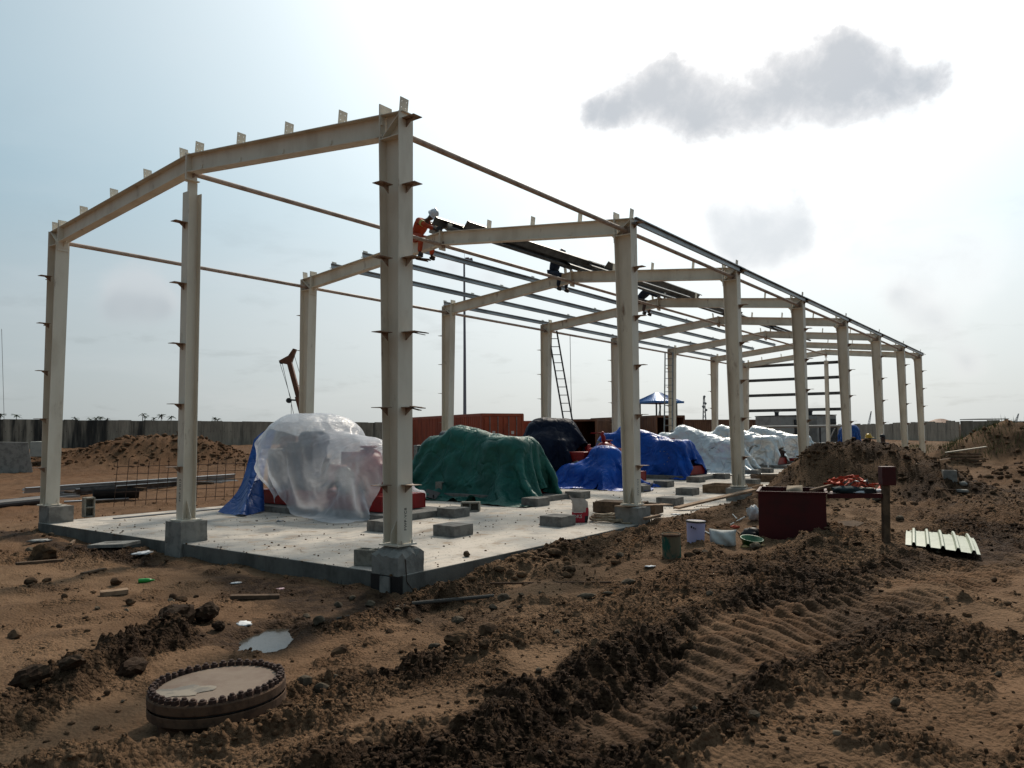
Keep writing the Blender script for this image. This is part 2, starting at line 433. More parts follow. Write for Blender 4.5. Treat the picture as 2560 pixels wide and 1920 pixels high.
b.inputs['Specular IOR Level'].default_value = 0.06
vo = t.n('ShaderNodeTexVoronoi', feature='F1', i_Scale=30.0)
t.put(vo.inputs['Vector'], t.vmath('ADD', pos, t.vmath('SCALE', t.n('ShaderNodeTexNoise', i_Scale=20.0).outputs['Color'], 0.03)))
hh = t.math('ADD', t.math('MULTIPLY', t.noise(pos, 45, 6, 0.7), 1.0), t.math('MULTIPLY', vo.outputs['Distance'], -1.3))
bn = t.n('ShaderNodeBump', i_Distance=0.03)
t.put(bn.inputs['Strength'], t.math('ADD', t.math('MULTIPLY', peb, 1.0), 0.20))
t.put(bn.inputs['Height'], hh)
t.put(b.inputs['Normal'], bn.outputs[0])

water_mat, t, b, o = new_mat('muddy_water')
t.put(b.inputs['Base Color'], (0.035, 0.03, 0.023))
b.inputs['Roughness'].default_value = 0.16
b.inputs['Specular IOR Level'].default_value = 0.28
bn = t.n('ShaderNodeBump', i_Strength=0.12, i_Distance=0.01)
t.put(bn.inputs['Height'], t.noise(t.n('ShaderNodeNewGeometry').outputs['Position'], 9, 3, 0.5))
t.put(b.inputs['Normal'], bn.outputs[0])


# ------------------------------------------------------------------ mesh helpers
class MB:
    def __init__(s):
        s.v, s.f, s.m = [], [], []

    def add(s, vs, fs, mi=0):
        o = len(s.v)
        s.v += [tuple(p) for p in vs]
        s.f += [tuple(o + i for i in f) for f in fs]
        s.m += [mi] * len(fs)
        return s

    def box(s, c, d, rot=None, mi=0, taper=1.0):
        x, y, z = d[0] / 2, d[1] / 2, d[2] / 2
        vs = [Vector((sx * x * (taper if sz > 0 else 1), sy * y * (taper if sz > 0 else 1), sz * z)) for sz in (-1, 1) for sx, sy in ((-1, -1), (1, -1), (1, 1), (-1, 1))]
        if rot is not None:
            R = rot if isinstance(rot, Matrix) else Euler(rot).to_matrix()
            vs = [R @ p for p in vs]
        c = Vector(c)
        return s.add([p + c for p in vs], [(3, 2, 1, 0), (4, 5, 6, 7), (0, 1, 5, 4), (1, 2, 6, 5), (2, 3, 7, 6), (3, 0, 4, 7)], mi)

    def bar(s, p, q, wd, ht, up=(0, 0, 1), mi=0):
        p, q = Vector(p), Vector(q)
        a = (q - p)
        L = a.length
        a.normalize()
        r = a.cross(Vector(up))
        if r.length < 1e-4:
            r = a.cross(Vector((1, 0, 0)))
        r.normalize()
        u = r.cross(a)
        vs = []
        for e in (p, q):
            for sx, sy in ((-1, -1), (1, -1), (1, 1), (-1, 1)):
                vs.append(e + r * (sx * wd / 2) + u * (sy * ht / 2))
        return s.add(vs, [(3, 2, 1, 0), (4, 5, 6, 7), (0, 1, 5, 4), (1, 2, 6, 5), (2, 3, 7, 6), (3, 0, 4, 7)][::1], mi)

    def poly(s, pts2, plane, t, mi=0):
        """prism: pts2 polygon, plane(u,v,w)->xyz, thickness t centred"""
        n = len(pts2)
        vs = [plane(u, v, -t / 2) for u, v in pts2] + [plane(u, v, t / 2) for u, v in pts2]
        fs = [tuple(range(n - 1, -1, -1)), tuple(range(n, 2 * n))] + [(i, (i + 1) % n, n + (i + 1) % n, n + i) for i in range(n)]
        return s.add(vs, fs, mi)

    def tube(s, pts, r, n=8, mi=0, closed=False, cap=True):
        pts = [Vector(p) for p in pts]
        m = len(pts)
        rings = []
        prev = None
        for i, p in enumerate(pts):
            a = (pts[(i + 1) % m] - pts[i - 1]) if closed else (pts[min(i + 1, m - 1)] - pts[max(i - 1, 0)])
            a.normalize()
            if prev is None:
                ref = Vector((0, 0, 1)) if abs(a.z) < 0.9 else Vector((1, 0, 0))
                u = a.cross(ref).normalized()
            else:
                u = (prev - a * prev.dot(a))
                u = u.normalized() if u.length > 1e-6 else a.orthogonal().normalized()
            prev = u
            wv = a.cross(u)
            rr = r[i] if isinstance(r, (list, tuple)) else r
            rings.append([p + u * (rr * math.cos(2 * PI * k / n)) + wv * (rr * math.sin(2 * PI * k / n)) for k in range(n)])
        vs = [q for R in rings for q in R]
        fs = []
        for i in range(m if closed else m - 1):
            j = (i + 1) % m
            for k in range(n):
                fs.append((i * n + k, i * n + (k + 1) % n, j * n + (k + 1) % n, j * n + k))
        if cap and not closed:
            fs.append(tuple(range(n - 1, -1, -1)))
            fs.append(tuple((m - 1) * n + k for k in range(n)))
        return s.add(vs, fs, mi)

    def lathe(s, prof, n=24, c=(0, 0, 0), mi=0, cap=True, rot=None):
        c = Vector(c)
        vs, fs = [], []
        for r, z in prof:
            for k in range(n):
                p = Vector((r * math.cos(2 * PI * k / n), r * math.sin(2 * PI * k / n), z))
                if rot is not None:
                    p = Euler(rot).to_matrix() @ p
                vs.append(p + c)
        m = len(prof)
        for i in range(m - 1):
            for k in range(n):
                fs.append((i * n + k, i * n + (k + 1) % n, (i + 1) * n + (k + 1) % n, (i + 1) * n + k))
        if cap:
            fs.append(tuple(range(n - 1, -1, -1)))
            fs.append(tuple((m - 1) * n + k for k in range(n)))
        return s.add(vs, fs, mi)

    def mesh(s, name, mats, smooth=False):
        me = bpy.data.meshes.new(name)
        me.from_pydata(s.v, [], s.f)
        for m in (mats if isinstance(mats, (list, tuple)) else [mats]):
            me.materials.append(m)
        if any(s.m):
            me.polygons.foreach_set('material_index', s.m)
        if smooth:
            me.polygons.foreach_set('use_smooth', [True] * len(me.polygons))
        me.update()
        return me

    def build(s, name, mats, parent=None, loc=(0, 0, 0), rotz=0.0, smooth=False, bevel=0.0):
        o = link(name, s.mesh(name, mats, smooth), parent, loc, rotz)
        if bevel:
            bv = o.modifiers.new('bevel', 'BEVEL')
            bv.width = bevel
            bv.segments = 2
            bv.limit_method = 'ANGLE'
        return o


def link(name, me, parent=None, loc=(0, 0, 0), rotz=0.0):
    o = bpy.data.objects.new(name, me)
    COL.objects.link(o)
    o.parent = parent
    o.location = loc
    if isinstance(rotz, (tuple, list)):
        o.rotation_euler = rotz
    else:
        o.rotation_euler = (0, 0, rotz)
    return o


def tag(o, label=None, cat=None, group=None, kind=None):
    if label:
        o['label'] = label
    if cat:
        o['category'] = cat
    if group:
        o['group'] = group
    if kind:
        o['kind'] = kind
    return o


def thing(name, label, cat, loc=(0, 0, 0), rotz=0.0, group=None):
    o = link(name, None, None, loc, rotz)
    o.empty_display_size = 0.2
    return tag(o, label, cat, group)


def copy_tree(o, parent=None, loc=None, rotz=None):
    c = o.copy()
    COL.objects.link(c)
    c.parent = parent
    if loc is not None:
        c.location = loc
    if rotz is not None:
        c.rotation_euler = rotz if isinstance(rotz, (tuple, list)) else (0, 0, rotz)
    for ch in list(o.children):
        copy_tree(ch, c)
    return c


def text_mesh(txt, size, mat, extrude=0.001, name='lettering', spacing=1.0):
    cu = bpy.data.curves.new(name, 'FONT')
    cu.body = txt
    cu.size = size
    cu.extrude = extrude
    cu.space_character = spacing
    cu.resolution_u = 2
    tmp = bpy.data.objects.new(name, cu)
    COL.objects.link(tmp)
    dg = bpy.context.evaluated_depsgraph_get()
    me = bpy.data.meshes.new_from_object(tmp.evaluated_get(dg))
    bpy.data.objects.remove(tmp)
    bpy.data.curves.remove(cu)
    me.materials.clear()
    me.materials.append(mat)
    return me


# ------------------------------------------------------------------ noise
_perm = rng.permutation(4096)
_ang = rng.random(4096) * 2 * PI
_gx, _gy = np.cos(_ang), np.sin(_ang)


def gnoise(x, y):
    xi, yi = np.floor(x).astype(np.int64), np.floor(y).astype(np.int64)
    xf, yf = x - xi, y - yi
    u, v = xf * xf * xf * (xf * (xf * 6 - 15) + 10), yf * yf * yf * (yf * (yf * 6 - 15) + 10)

    def g(i, j, dx, dy):
        h = _perm[(_perm[(i & 4095)] + j) & 4095]
        return _gx[h] * dx + _gy[h] * dy
    a = g(xi, yi, xf, yf) * (1 - u) + g(xi + 1, yi, xf - 1, yf) * u
    c = g(xi, yi + 1, xf, yf - 1) * (1 - u) + g(xi + 1, yi + 1, xf - 1, yf - 1) * u
    return (a * (1 - v) + c * v) * 1.5


def sstep(x, a, b):
    t = np.clip((x - a) / (b - a), 0, 1)
    return t * t * (3 - 2 * t)


# ------------------------------------------------------------------ terrain heights
CP = np.array([
    (7.5, -7.7, -0.16), (9.5, -5, -0.12), (6, -6.5, -0.22), (4.6, -6.3, -0.34), (9, -8.5, -0.1), (11, -2, -0.12), (6.2, -3.6, -0.22), (4.5, -4.2, -0.36), (4.2, -2.2, -0.36),
    (2.15, -4.2, -0.60), (1.0, -5.2, -0.55), (-0.5, -4.0, -0.58), (0.58, -2.6, -0.66), (1.2, -2.2, -0.60), (0.0, -2.2, -0.62), (0.9, -3.3, -0.58), (0.9, -1.4, -0.66), (-0.5, -1.2, -0.68), (-2, -1.5, -0.64), (-4, -1.2, -0.62),
    (-4, -4, -0.55), (-8, -1.2, -0.60), (-10, -4, -0.55), (-12, -0.5, -0.55), (-14, 2, -0.58), (-12, 6, -0.55), (-20, 5, -0.60), (-25, 10, -0.55), (-30, 0, -0.5), (-35, 12, -0.5), (-45, 20, -0.4),
    (0.6, -0.2, -0.66), (0.4, 0.4, -0.64), (0.4, 1.3, -0.60), (0.4, 2.6, -0.56), (0.45, 4.2, -0.50), (0.5, 6.3, -0.42), (0.5, 9, -0.36), (0.6, 12, -0.33), (1.0, 0.6, -0.52), (1.2, 1.6, -0.40), (1.3, 3, -0.33), (1.3, 5, -0.27), (1.3, 7, -0.24), (1.4, 10, -0.22), (1.2, 13, -0.25), (2.4, 0.4, -0.40), (3, 2, -0.22), (2.7, 3.4, -0.18), (4, 5, -0.2), (5.5, 5, -0.18),
    (4.6, 1, -0.2), (6.5, 1.5, -0.14), (8, 3, -0.1), (7, 7, -0.18), (10, 8, -0.2), (13, 10, -0.2), (5.5, -1, -0.22), (8, -1, -0.15), (3.2, -1.2, -0.42),
    (1.2, 24.5, -0.42), (6, 14, -0.35), (5, 22, -0.45), (9, 20, -0.3), (4, 30, -0.45), (1, 40, -0.5), (10, 40, -0.1), (-5, 55, -0.5), (-12, 30, -0.5), (-12, 20, -0.5), (-20, 25, -0.5), (-30, 40, -0.4), (-60, 30, -0.2), (-80, 40, 0.0), (-83, 80, 0.0), (-60, 90, 0), (-20, 90, -0.2), (10, 80, -0.1), (20, 60, 0)])
LUMPS = [(2.45, 16.3, 1.15, 1.7, 1.6), (1.35, 14.6, 0.80, 1.0, 1.1), (3.9, 15.2, 0.62, 1.5, 1.4), (1.3, 16.8, 0.45, 0.9, 1.4), (0.95, 18.9, 0.35, 0.7, 0.9), (4.3, 17.5, 0.35, 1.2, 1.5),
         (-40.5, 19.0, 1.40, 2.6, 3.4), (-43.5, 17.2, 1.0, 2.8, 2.2), (-38.6, 21.5, 0.95, 2.2, 2.6), (-47, 14.5, 0.6, 2.4, 2.4), (-34, 22, 0.5, 3, 2),
         (3.6, 39.4, 1.65, 3.0, 2.2), (6.5, 41.5, 1.75, 3.0, 2.5), (2.2, 34, 0.5, 1.5, 1.8), (7.0, 33, 0.75, 2.0, 2.0), (5.6, 26, 0.45, 1.2, 1.4), (8.5, 24, 0.5, 1.6, 1.6), (10.5, 30, 0.8, 2.2, 2.2), (12.5, 21, 0.45, 2.0, 2.0),
         (3.4, 8.0, 0.22, 0.9, 1.6), (5.2, 9.5, 0.3, 1.3, 1.3), (1.35, 1.35, 0.14, 0.45, 0.5), (0.85, 2.4, 0.12, 0.35, 0.6), (1.9, 0.5, 0.08, 0.5, 0.35), (2.3, 6.3, 0.14, 0.7, 1.0), (4.7, 3.9, 0.12, 0.5, 0.4), (6.3, 12, 0.25, 1.5, 1.2),
         (-5.5, 47, -0.2, 3, 3), (2.2, 22.5, -0.35, 1.5, 2.0)]
_pc = at_z(662, 1600, -0.66)
POOL = (_pc.x, _pc.y, -0.685)
_fh = Vector((cF.x, cF.y)).normalized()
FH = (_fh.x, _fh.y)
TRACK = [at_z(x, y, -0.2) for x, y in ((1180, 1900), (1420, 1760), (1640, 1655), (1900, 1560), (2200, 1470), (2600, 1370))]
TRK = np.array([(p.x, p.y) for p in TRACK])
TRACK2 = [at_z(x, y, -0.2) for x, y in ((1950, 1500), (2150, 1400), (2400, 1330), (2700, 1270))]
TRK2 = np.array([(p.x, p.y) for p in TRACK2])


RIDGES = []
for pts_, z_, hw, hh_, dark_, rg_ in [
        ([(-60, 1810), (60, 1755), (160, 1690), (270, 1640), (340, 1600), (430, 1572)], -0.45, 0.17, 0.24, 0.55, 0.9), ([(40, 1915), (250, 1870), (420, 1828), (560, 1812), (700, 1788), (860, 1765)], -0.42, 0.12, 0.13, -0.10, 0.55),
        ([(850, 1560), (980, 1522), (1110, 1482)], -0.55, 0.16, 0.10, 0.15, 0.7), ([(1070, 1655), (1150, 1645), (1250, 1612)], -0.40, 0.17, 0.13, 0.10, 1.0), ([(1150, 1830), (1330, 1690), (1500, 1612), (1700, 1532), (1860, 1490)], -0.22, 0.14, 0.12, 0.42, 0.7),
        ([(1300, 1790), (1470, 1728), (1620, 1650), (1700, 1600)], -0.25, 0.10, -0.17, 0.80, 0.4), ([(1540, 1910), (1740, 1805), (1900, 1722), (2080, 1640), (2320, 1560)], -0.2, 0.15, 0.04, 0.34, 0.62), ([(1120, 1472), (1300, 1422), (1420, 1392), (1570, 1368)], -0.48, 0.30, 0.20, 0.10, 1.0), ([(1580, 1375), (1660, 1340), (1740, 1308), (1860, 1275)], -0.33, 0.26, 0.10, 0.10, 0.9),
        ([(700, 1740), (900, 1702), (1060, 1690)], -0.45, 0.28, 0.02, 0.30, 0.7), ([(2000, 1385), (2100, 1345)], -0.2, 0.22, 0.17, 0.05, 0.8), ([(1730, 1402), (1910, 1392)], -0.2, 0.16, 0.07, 0.0, 0.7), ([(2200, 1650), (2420, 1600)], -0.15, 0.25, 0.04, 0.25, 0.7),
        ([(1900, 1450), (2200, 1400), (2450, 1330)], -0.18, 0.45, 0.0, 0.30, 0.55), ([(1350, 1560), (1600, 1500), (1800, 1440)], -0.3, 0.35, 0.03, 0.10, 0.55), ([(900, 1890), (1100, 1870), (1250, 1860)], -0.28, 0.28, 0.05, 0.40, 0.9), ([(0, 1395), (130, 1385), (300, 1390)], -0.58, 0.5, 0.05, 0.10, 0.5)]:
    q_ = [at_z(x, y, z_) for x, y in pts_]
    RIDGES.append((np.array([(p.x, p.y) for p in q_]), hw, hh_, dark_, rg_))


def path_coords(x, y, P):
    best = np.full(x.shape, 1e9)
    sd, al = np.zeros_like(x), np.zeros_like(x)
    acc = 0.0
    for i in range(len(P) - 1):
        a, bb = P[i], P[i + 1]
        d = bb - a
        L = np.hypot(*d)
        d = d / L
        tt = np.clip((x - a[0]) * d[0] + (y - a[1]) * d[1], 0, L)
        qx, qy = a[0] + d[0] * tt, a[1] + d[1] * tt
        dist = np.hypot(x - qx, y - qy)
        sg = np.sign((x - a[0]) * d[1] - (y - a[1]) * d[0])
        m = dist < best
        best = np.where(m, dist, best)
        sd = np.where(m, dist * sg, sd)
        al = np.where(m, acc + tt, al)
        acc += L
    return sd, al


def macro(x, y):
    num, den = np.zeros_like(x), np.zeros_like(x)
    for (cx, cy, cz) in CP:
        d2 = (x - cx) ** 2 + (y - cy) ** 2
        sc_ = 0.25 + 0.0006 * (cx * cx + cy * cy)
        wgt = 1.0 / (d2 + sc_) ** 1.8
        num += wgt * cz
        den += wgt
    z = num / den
    for (cx, cy, h, sx, sy) in LUMPS:
        q = ((x - cx) / sx) ** 2 + ((y - cy) / sy) ** 2
        z = z + h * np.exp(-q * (1 + 0.25 * gnoise(x * 0.9 + cx, y * 0.9)))
    return z


def inside_slab(x, y):
    return np.minimum(np.minimum(x + 10.74, 0.15 - x), np.minimum(y + 0.19, 44.3 - y))


def macro_p(x, y):
    return float(macro(np.array([x]), np.array([y]))[0])


def on_ground(px, py):
    d = px_ray(px, py)
    lo, hi = 2.0, 400.0
    for n_ in (260, 40):
        ts = np.geomspace(lo, hi, n_)
        m = CAM.z + d.z * ts <= macro(CAM.x + d.x * ts, CAM.y + d.y * ts)
        i = int(np.argmax(m)) if m.any() else n_ - 1
        lo, hi = ts[max(i - 1, 0)], ts[i]
    return CAM + d * hi


def soil_fields(x, y):
    """wet (trench shade included), red, rough fields"""
    r = np.hypot(x - CAM.x, y - CAM.y)
    big = gnoise(x * 0.55 + 3.1, y * 0.55) + 0.5 * gnoise(x * 1.3, y * 1.3 + 9)
    sd, al = path_coords(x, y, TRK)
    trk = 1 - sstep(np.abs(sd), 0.60, 1.05)
    near_slab = np.exp(-(((x + 0.3) / 1.6) ** 2 + ((y + 1.0) / 0.7) ** 2)) + 0.8 * np.exp(-((y + 0.8) / 0.35) ** 2) * (x < 0.6)
    pud = np.exp(-(((x - POOL[0]) / 0.75) ** 2 + ((y - POOL[1]) / 0.75) ** 2) * (1 + 0.6 * gnoise(x * 2.4, y * 2.4)))
    mnd = np.exp(-(((x - 2.6) / 2.4) ** 2 + ((y - 15.5) / 3.0) ** 2))
    rgt = sstep(x, 3.5, 6) * sstep(y, 5, 10)
    wet = 0.13 + 0.26 * big + 0.30 * trk + 0.6 * near_slab + 0.75 * pud + 0.34 * mnd + 0.24 * rgt
    rough = 0.12 + 0.30 * np.maximum(big, 0) + 0.10 * trk + 0.2 * pud + 0.9 * mnd + 0.75 * rgt * sstep(y, 5.5, 8.5)
    rough += 0.4 * sstep(r, 40, 46) * (x < -30)
    dzr = np.zeros_like(x)
    nw = 0.55 * gnoise(x * 1.7 + 1, y * 1.7) + 0.40 * gnoise(x * 4.1, y * 4.1 + 2) + 0.2 * gnoise(x * 9.1, y * 9.1 + 2)
    for (P_, hw, h_, dark_, rg_) in RIDGES:
        s_, a_ = path_coords(x, y, P_)
        q = np.abs(s_) / (hw * 1.35) + nw
        k = 1 - sstep(q, 0.2, 1.25)
        k2 = 1 - sstep(q, 0.6, 2.0)
        dzr += h_ * k * np.clip(0.62 + 0.75 * gnoise(a_ * 1.6 + hw * 50, s_ * 2), 0.1, 1.3)
        wet += 0.72 * dark_ * (k if h_ < 0 else k2)  # banks: damp mud; trench: its shade put into the soil colour
        rough += rg_ * k2
    cl = gnoise(x * 1.6 + 31, y * 1.6) + 0.55 * gnoise(x * 3.7, y * 3.7 + 6)
    rgs = 0.58 + 0.42 * sstep(x * 0.8 + y * 0.3, 0.2, 2.2)
    rough += (0.55 * sstep(cl, 0.02, 0.55) * rgs + 0.14 * rgs) * (1 - 0.85 * trk)
    wet += 0.16 * sstep(cl, 0.1, 0.6) * rgs * (1 - 0.6 * trk)
    rough *= 1 - 0.85 * np.exp(-(((x - SHEET[0]) / 0.8) ** 2 + ((y - SHEET[1]) / 1.0) ** 2))
    edge = dzr
    red = 0.15 + 0.25 * gnoise(x * 0.3, y * 0.3 + 5) + 0.42 * (1 - sstep(x, -16, -11)) + 0.25 * trk * (gnoise(x * 1.7, y * 1.7) > 0)
    return np.clip(wet, 0, 1), np.clip(red, 0, 1), np.clip(rough, 0, 1.4), sd, al, trk, edge


def height(x, y):
    z = macro(x, y)
    wet, red, rough, sd, al, trk, edge = soil_fields(x, y)
    r = np.hypot(x - CAM.x, y - CAM.y)
    wx, wy = x + 0.12 * gnoise(x * 2.1, y * 2.1), y + 0.12 * gnoise(x * 2.1 + 7, y * 2.1 + 3)
    z = z + 0.045 * gnoise(wx * 0.9, wy * 0.9) + 0.035 * gnoise(wx * 1.9, wy * 1.9)
    fade = 1.0 / (1.0 + (r / 60) ** 2)
    b2 = np.abs(gnoise(wx * 5.5 + 3, wy * 5.5))
    b2b = np.abs(gnoise(wx * 9.5 + 13, wy * 9.5 + 5))
    b3 = np.abs(gnoise(wx * 18 + 1, wy * 18 + 8))
    b4 = np.abs(gnoise(wx * 36 + 5, wy * 36 + 2))
    rk = sstep(rough, 0.10, 0.95)
    patch = 0.25 + 0.75 * sstep(gnoise(x * 1.3 + 21, y * 1.3), -0.35, 0.35)
    z += edge + (rk * (0.085 * b2 + 0.080 * b2b) * patch + (0.16 + 0.84 * rk) * (0.050 * b3 + 0.022 * b4)) * (0.6 + 0.4 * fade)
    mnd = np.zeros_like(x)
    for (cx, cy, h, sx, sy) in LUMPS:
        if h > 0.25:
            mnd = np.maximum(mnd, np.exp(-0.45 * (((x - cx) / sx) ** 2 + ((y - cy) / sy) ** 2)) * min(1, h * 1.3))
    z += mnd * (0.20 * (np.abs(gnoise(wx * 1.15 + 9, wy * 1.15)) - 0.25) + 0.13 * (np.abs(gnoise(wx * 2.7, wy * 2.7 + 4)) - 0.2) + 0.06 * np.abs(gnoise(wx * 6, wy * 6)))
    # caterpillar track: lug ribs inside, trench and bank along one side
    lug = np.sin(2 * PI * (al + 0.45 * sd + 0.06 * gnoise(x * 2, y * 2)) / 0.185)
    lk = trk * (0.25 + 0.75 * sstep(gnoise(x * 0.9 + 4, y * 0.9), -0.6, 0.2)) * sstep(al, 0.2, 0.8)
    z += -0.05 * trk + lk * 0.040 * np.tanh(lug * 2.2) * (0.7 + 0.5 * gnoise(x * 4, y * 4))
    sd2, al2 = path_coords(x, y, TRK2)
    t2 = 1 - sstep(np.abs(sd2), 0.4, 0.7)
    z += t2 * 0.026 * np.tanh(2 * np.sin(2 * PI * (al2 + 0.3 * sd2) / 0.17))
    # keep the soil under the slab and the puddle
    ins = inside_slab(x, y)
    z = np.where(ins > 0.0, np.minimum(z, -0.55), z)
    z = _pool(x, y, z)
    return z, wet, red, rough


_ps = at_z(2350, 1360, -0.14)
SHEET = (_ps.x, _ps.y)


def _pool(x, y, z):
    dx, dy = x - POOL[0], y - POOL[1]
    u, v_ = dx * cR0.x + dy * cR0.y, dx * FH[0] + dy * FH[1]
    q = np.sqrt((u / 0.30) ** 2 + (v_ / 0.58) ** 2) + 0.28 * gnoise(x * 3.1, y * 3.1) + 0.12 * gnoise(x * 9, y * 9)
    k = 1 - sstep(q, 0.75, 1.5)
    return np.where(k > 0, z * (1 - k) + (POOL[2] - 0.05 + 0.05 * np.clip(q, 0, 1.3) ** 2) * k, z)


def build_ground():
    th = np.concatenate([np.linspace(-180, -48, 60, endpoint=False), np.linspace(-48, 42, 880, endpoint=False), np.linspace(42, 180, 60)])
    th = np.radians(th) + math.radians(3.0)
    rad = np.concatenate([[0.02, 0.8, 1.6], np.geomspace(2.4, 16, 560, endpoint=False), np.geomspace(16, 70, 190, endpoint=False), np.geomspace(70, 900, 24)])
    A, R = np.meshgrid(th, rad)
    ang = YAW - A                                     # turn right for growing A
    X = CAM.x - np.sin(ang) * R
    Y = CAM.y + np.cos(ang) * R
    Z, wet, red, rough = height(X, Y)
    n, m = X.shape
    V = np.stack([X, Y, Z], -1).reshape(-1, 3)
    i, j = np.meshgrid(np.arange(n - 1), np.arange(m - 1), indexing='ij')
    a = i * m + j
    F = np.stack([a, a + 1, a + m + 1, a + m], -1).reshape(-1, 4)
    # drop cells that lie wholly beneath the slab
    cx, cy = (X[:-1, :-1] + X[1:, 1:]).ravel() / 2, (Y[:-1, :-1] + Y[1:, 1:]).ravel() / 2
    F = F[~((inside_slab(cx, cy) > 0.6) & (cy < 40))]
    me = bpy.data.meshes.new('ground')
    me.vertices.add(len(V))
    me.vertices.foreach_set('co', V.astype(np.float32).ravel())
    me.loops.add(len(F) * 4)
    me.loops.foreach_set('vertex_index', F.astype(np.int32).ravel())
    me.polygons.add(len(F))
    me.polygons.foreach_set('loop_start', np.arange(0, len(F) * 4, 4, dtype=np.int32))
    me.polygons.foreach_set('loop_total', np.full(len(F), 4, dtype=np.int32))
    me.polygons.foreach_set('use_smooth', np.ones(len(F), dtype=bool))
    me.update(calc_edges=True)
    ca = me.color_attributes.new('soil', 'FLOAT_COLOR', 'POINT')
    C = np.stack([wet, red, np.clip(rough, 0, 1), np.ones_like(wet)], -1).reshape(-1, 4)
    ca.data.foreach_set('color', C.astype(np.float32).ravel())
    me.materials.append(ground_mat)
    tag(link('ground', me), kind='structure')


build_ground()


def gz(x, y):
    return float(height(np.array([float(x)]), np.array([float(y)]))[0][0])


# puddle in the low spot before the slab
_pp = []
for k in range(40):
    a = 2 * PI * k / 40
    u, v_ = math.cos(a) * 0.46 * (1 + 0.15 * math.sin(3 * a)), math.sin(a) * 0.85
    _pp.append((POOL[0] + cR0.x * u + FH[0] * v_, POOL[1] + cR0.y * u + FH[1] * v_, POOL[2]))
tag(MB().add(_pp, [tuple(range(40))]).build('puddle', water_mat), kind='structure')

# ------------------------------------------------------------------ slab, pedestals, plinths
YS = [0.0, 6.844, 13.04, 19.274, 25.32, 31.671, 37.764, 43.196]
WID, HT, RISE = 10.736, 6.0, 0.562
SLOPE = RISE / (WID / 2)
SZ = -0.36                                     # top of slab; z = 0 is the top of the column pedestals

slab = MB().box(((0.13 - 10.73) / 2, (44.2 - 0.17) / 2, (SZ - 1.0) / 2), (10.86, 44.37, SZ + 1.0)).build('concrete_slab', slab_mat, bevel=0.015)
tag(slab, kind='structure')
# shallow drainage groove kerb near the far long edge
MB().box((-10.0, 22.6, SZ + 0.008), (0.14, 43.0, 0.03)).build('floor_rail', M('dark_wet_concrete', (0.10, 0.10, 0.10), 0.6), slab)


def rough_block(d, n=5, amp=0.006, seed=1, chip=0.0):
    """box with slightly uneven faces; chip > 0 breaks off the upper edges"""
    bm = bmesh.new()
    bmesh.ops.create_cube(bm, size=1.0)
    bmesh.ops.subdivide_edges(bm, edges=bm.edges[:], cuts=n, use_grid_fill=True)
    r = random.Random(seed)
    for v in bm.verts:
        p = v.co
        x, y, z = p.x * d[0], p.y * d[1], p.z * d[2]
        e = amp
        if chip and p.z > 0.28:
            k = max(abs(p.x), abs(p.y))
            drop = max(0.0, k - 0.26) / 0.24 * chip * (0.6 + 0.8 * r.random())
            z -= drop * (p.z - 0.28) / 0.22
            if p.z > 0.45:
                z += (r.random() - 0.5) * chip * 0.35
        v.co = (x + (r.random() - 0.5) * e, y + (r.random() - 0.5) * e, z + (r.random() - 0.5) * e)
    me = bpy.data.meshes.new('block')
    bm.to_mesh(me)
    bm.free()
    return me


def ped(x, y, d=(0.62, 0.62, 0.62), seed=1, chip=0.0, top=-0.012):
    me = rough_block(d, 6, 0.008, seed, chip)
    me.materials.append(concrete)
    return link('pedestal', me, slab, (x, y, top - d[2] / 2))


for i, y in enumerate(YS):
    if i == 0:
        p0 = ped(-0.135, y, (0.50, 0.50, 0.70), 3, 0.11, -0.004)
        # lower half of this one: bitumen coat with a bare strip of later concrete
        MB().box((0, 0, 0), (0.512, 0.512, 0.62)).build('bitumen_coat', bitumen, p0, (0, 0, -0.325))
        MB().box((0.03, -0.262, -0.36), (0.17, 0.05, 0.66)).build('patch_strip', concrete, p0)
        MB().tube([(0.05, -0.02, 0.345), (0.16, -0.10, 0.31), (0.262, -0.12, 0.18), (0.266, -0.10, -0.1), (0.30, -0.02, -0.22), (0.38, 0.06, -0.32)], 0.007, 5).build('hanging_wire', rebar_mat, p0)
        ped(-10.50, y + 0.10, (0.47, 0.50, 0.70), 4)
        ped(-WID / 2, y + 0.04, (0.50, 0.50, 1.0), 5, 0.0, -0.004)
    else:
        ped(-0.13, y, (0.54, 0.54, 0.62), 10 + i, 0.02)
        ped(-10.52, y, (0.54, 0.54, 0.62), 30 + i)
ped(-WID / 2, YS[7], (0.54, 0.54, 0.62), 60)

# low plinths that carry the machines
MY = [5.0, 10.3, 16.3, 21.5, 26.9, 32.3, 37.6]
for y in MY:
    MB().box((-7.0, y, SZ + 0.06), (5.5, 2.1, 0.16)).build('machine_plinth', pad_mat, slab, bevel=0.01)

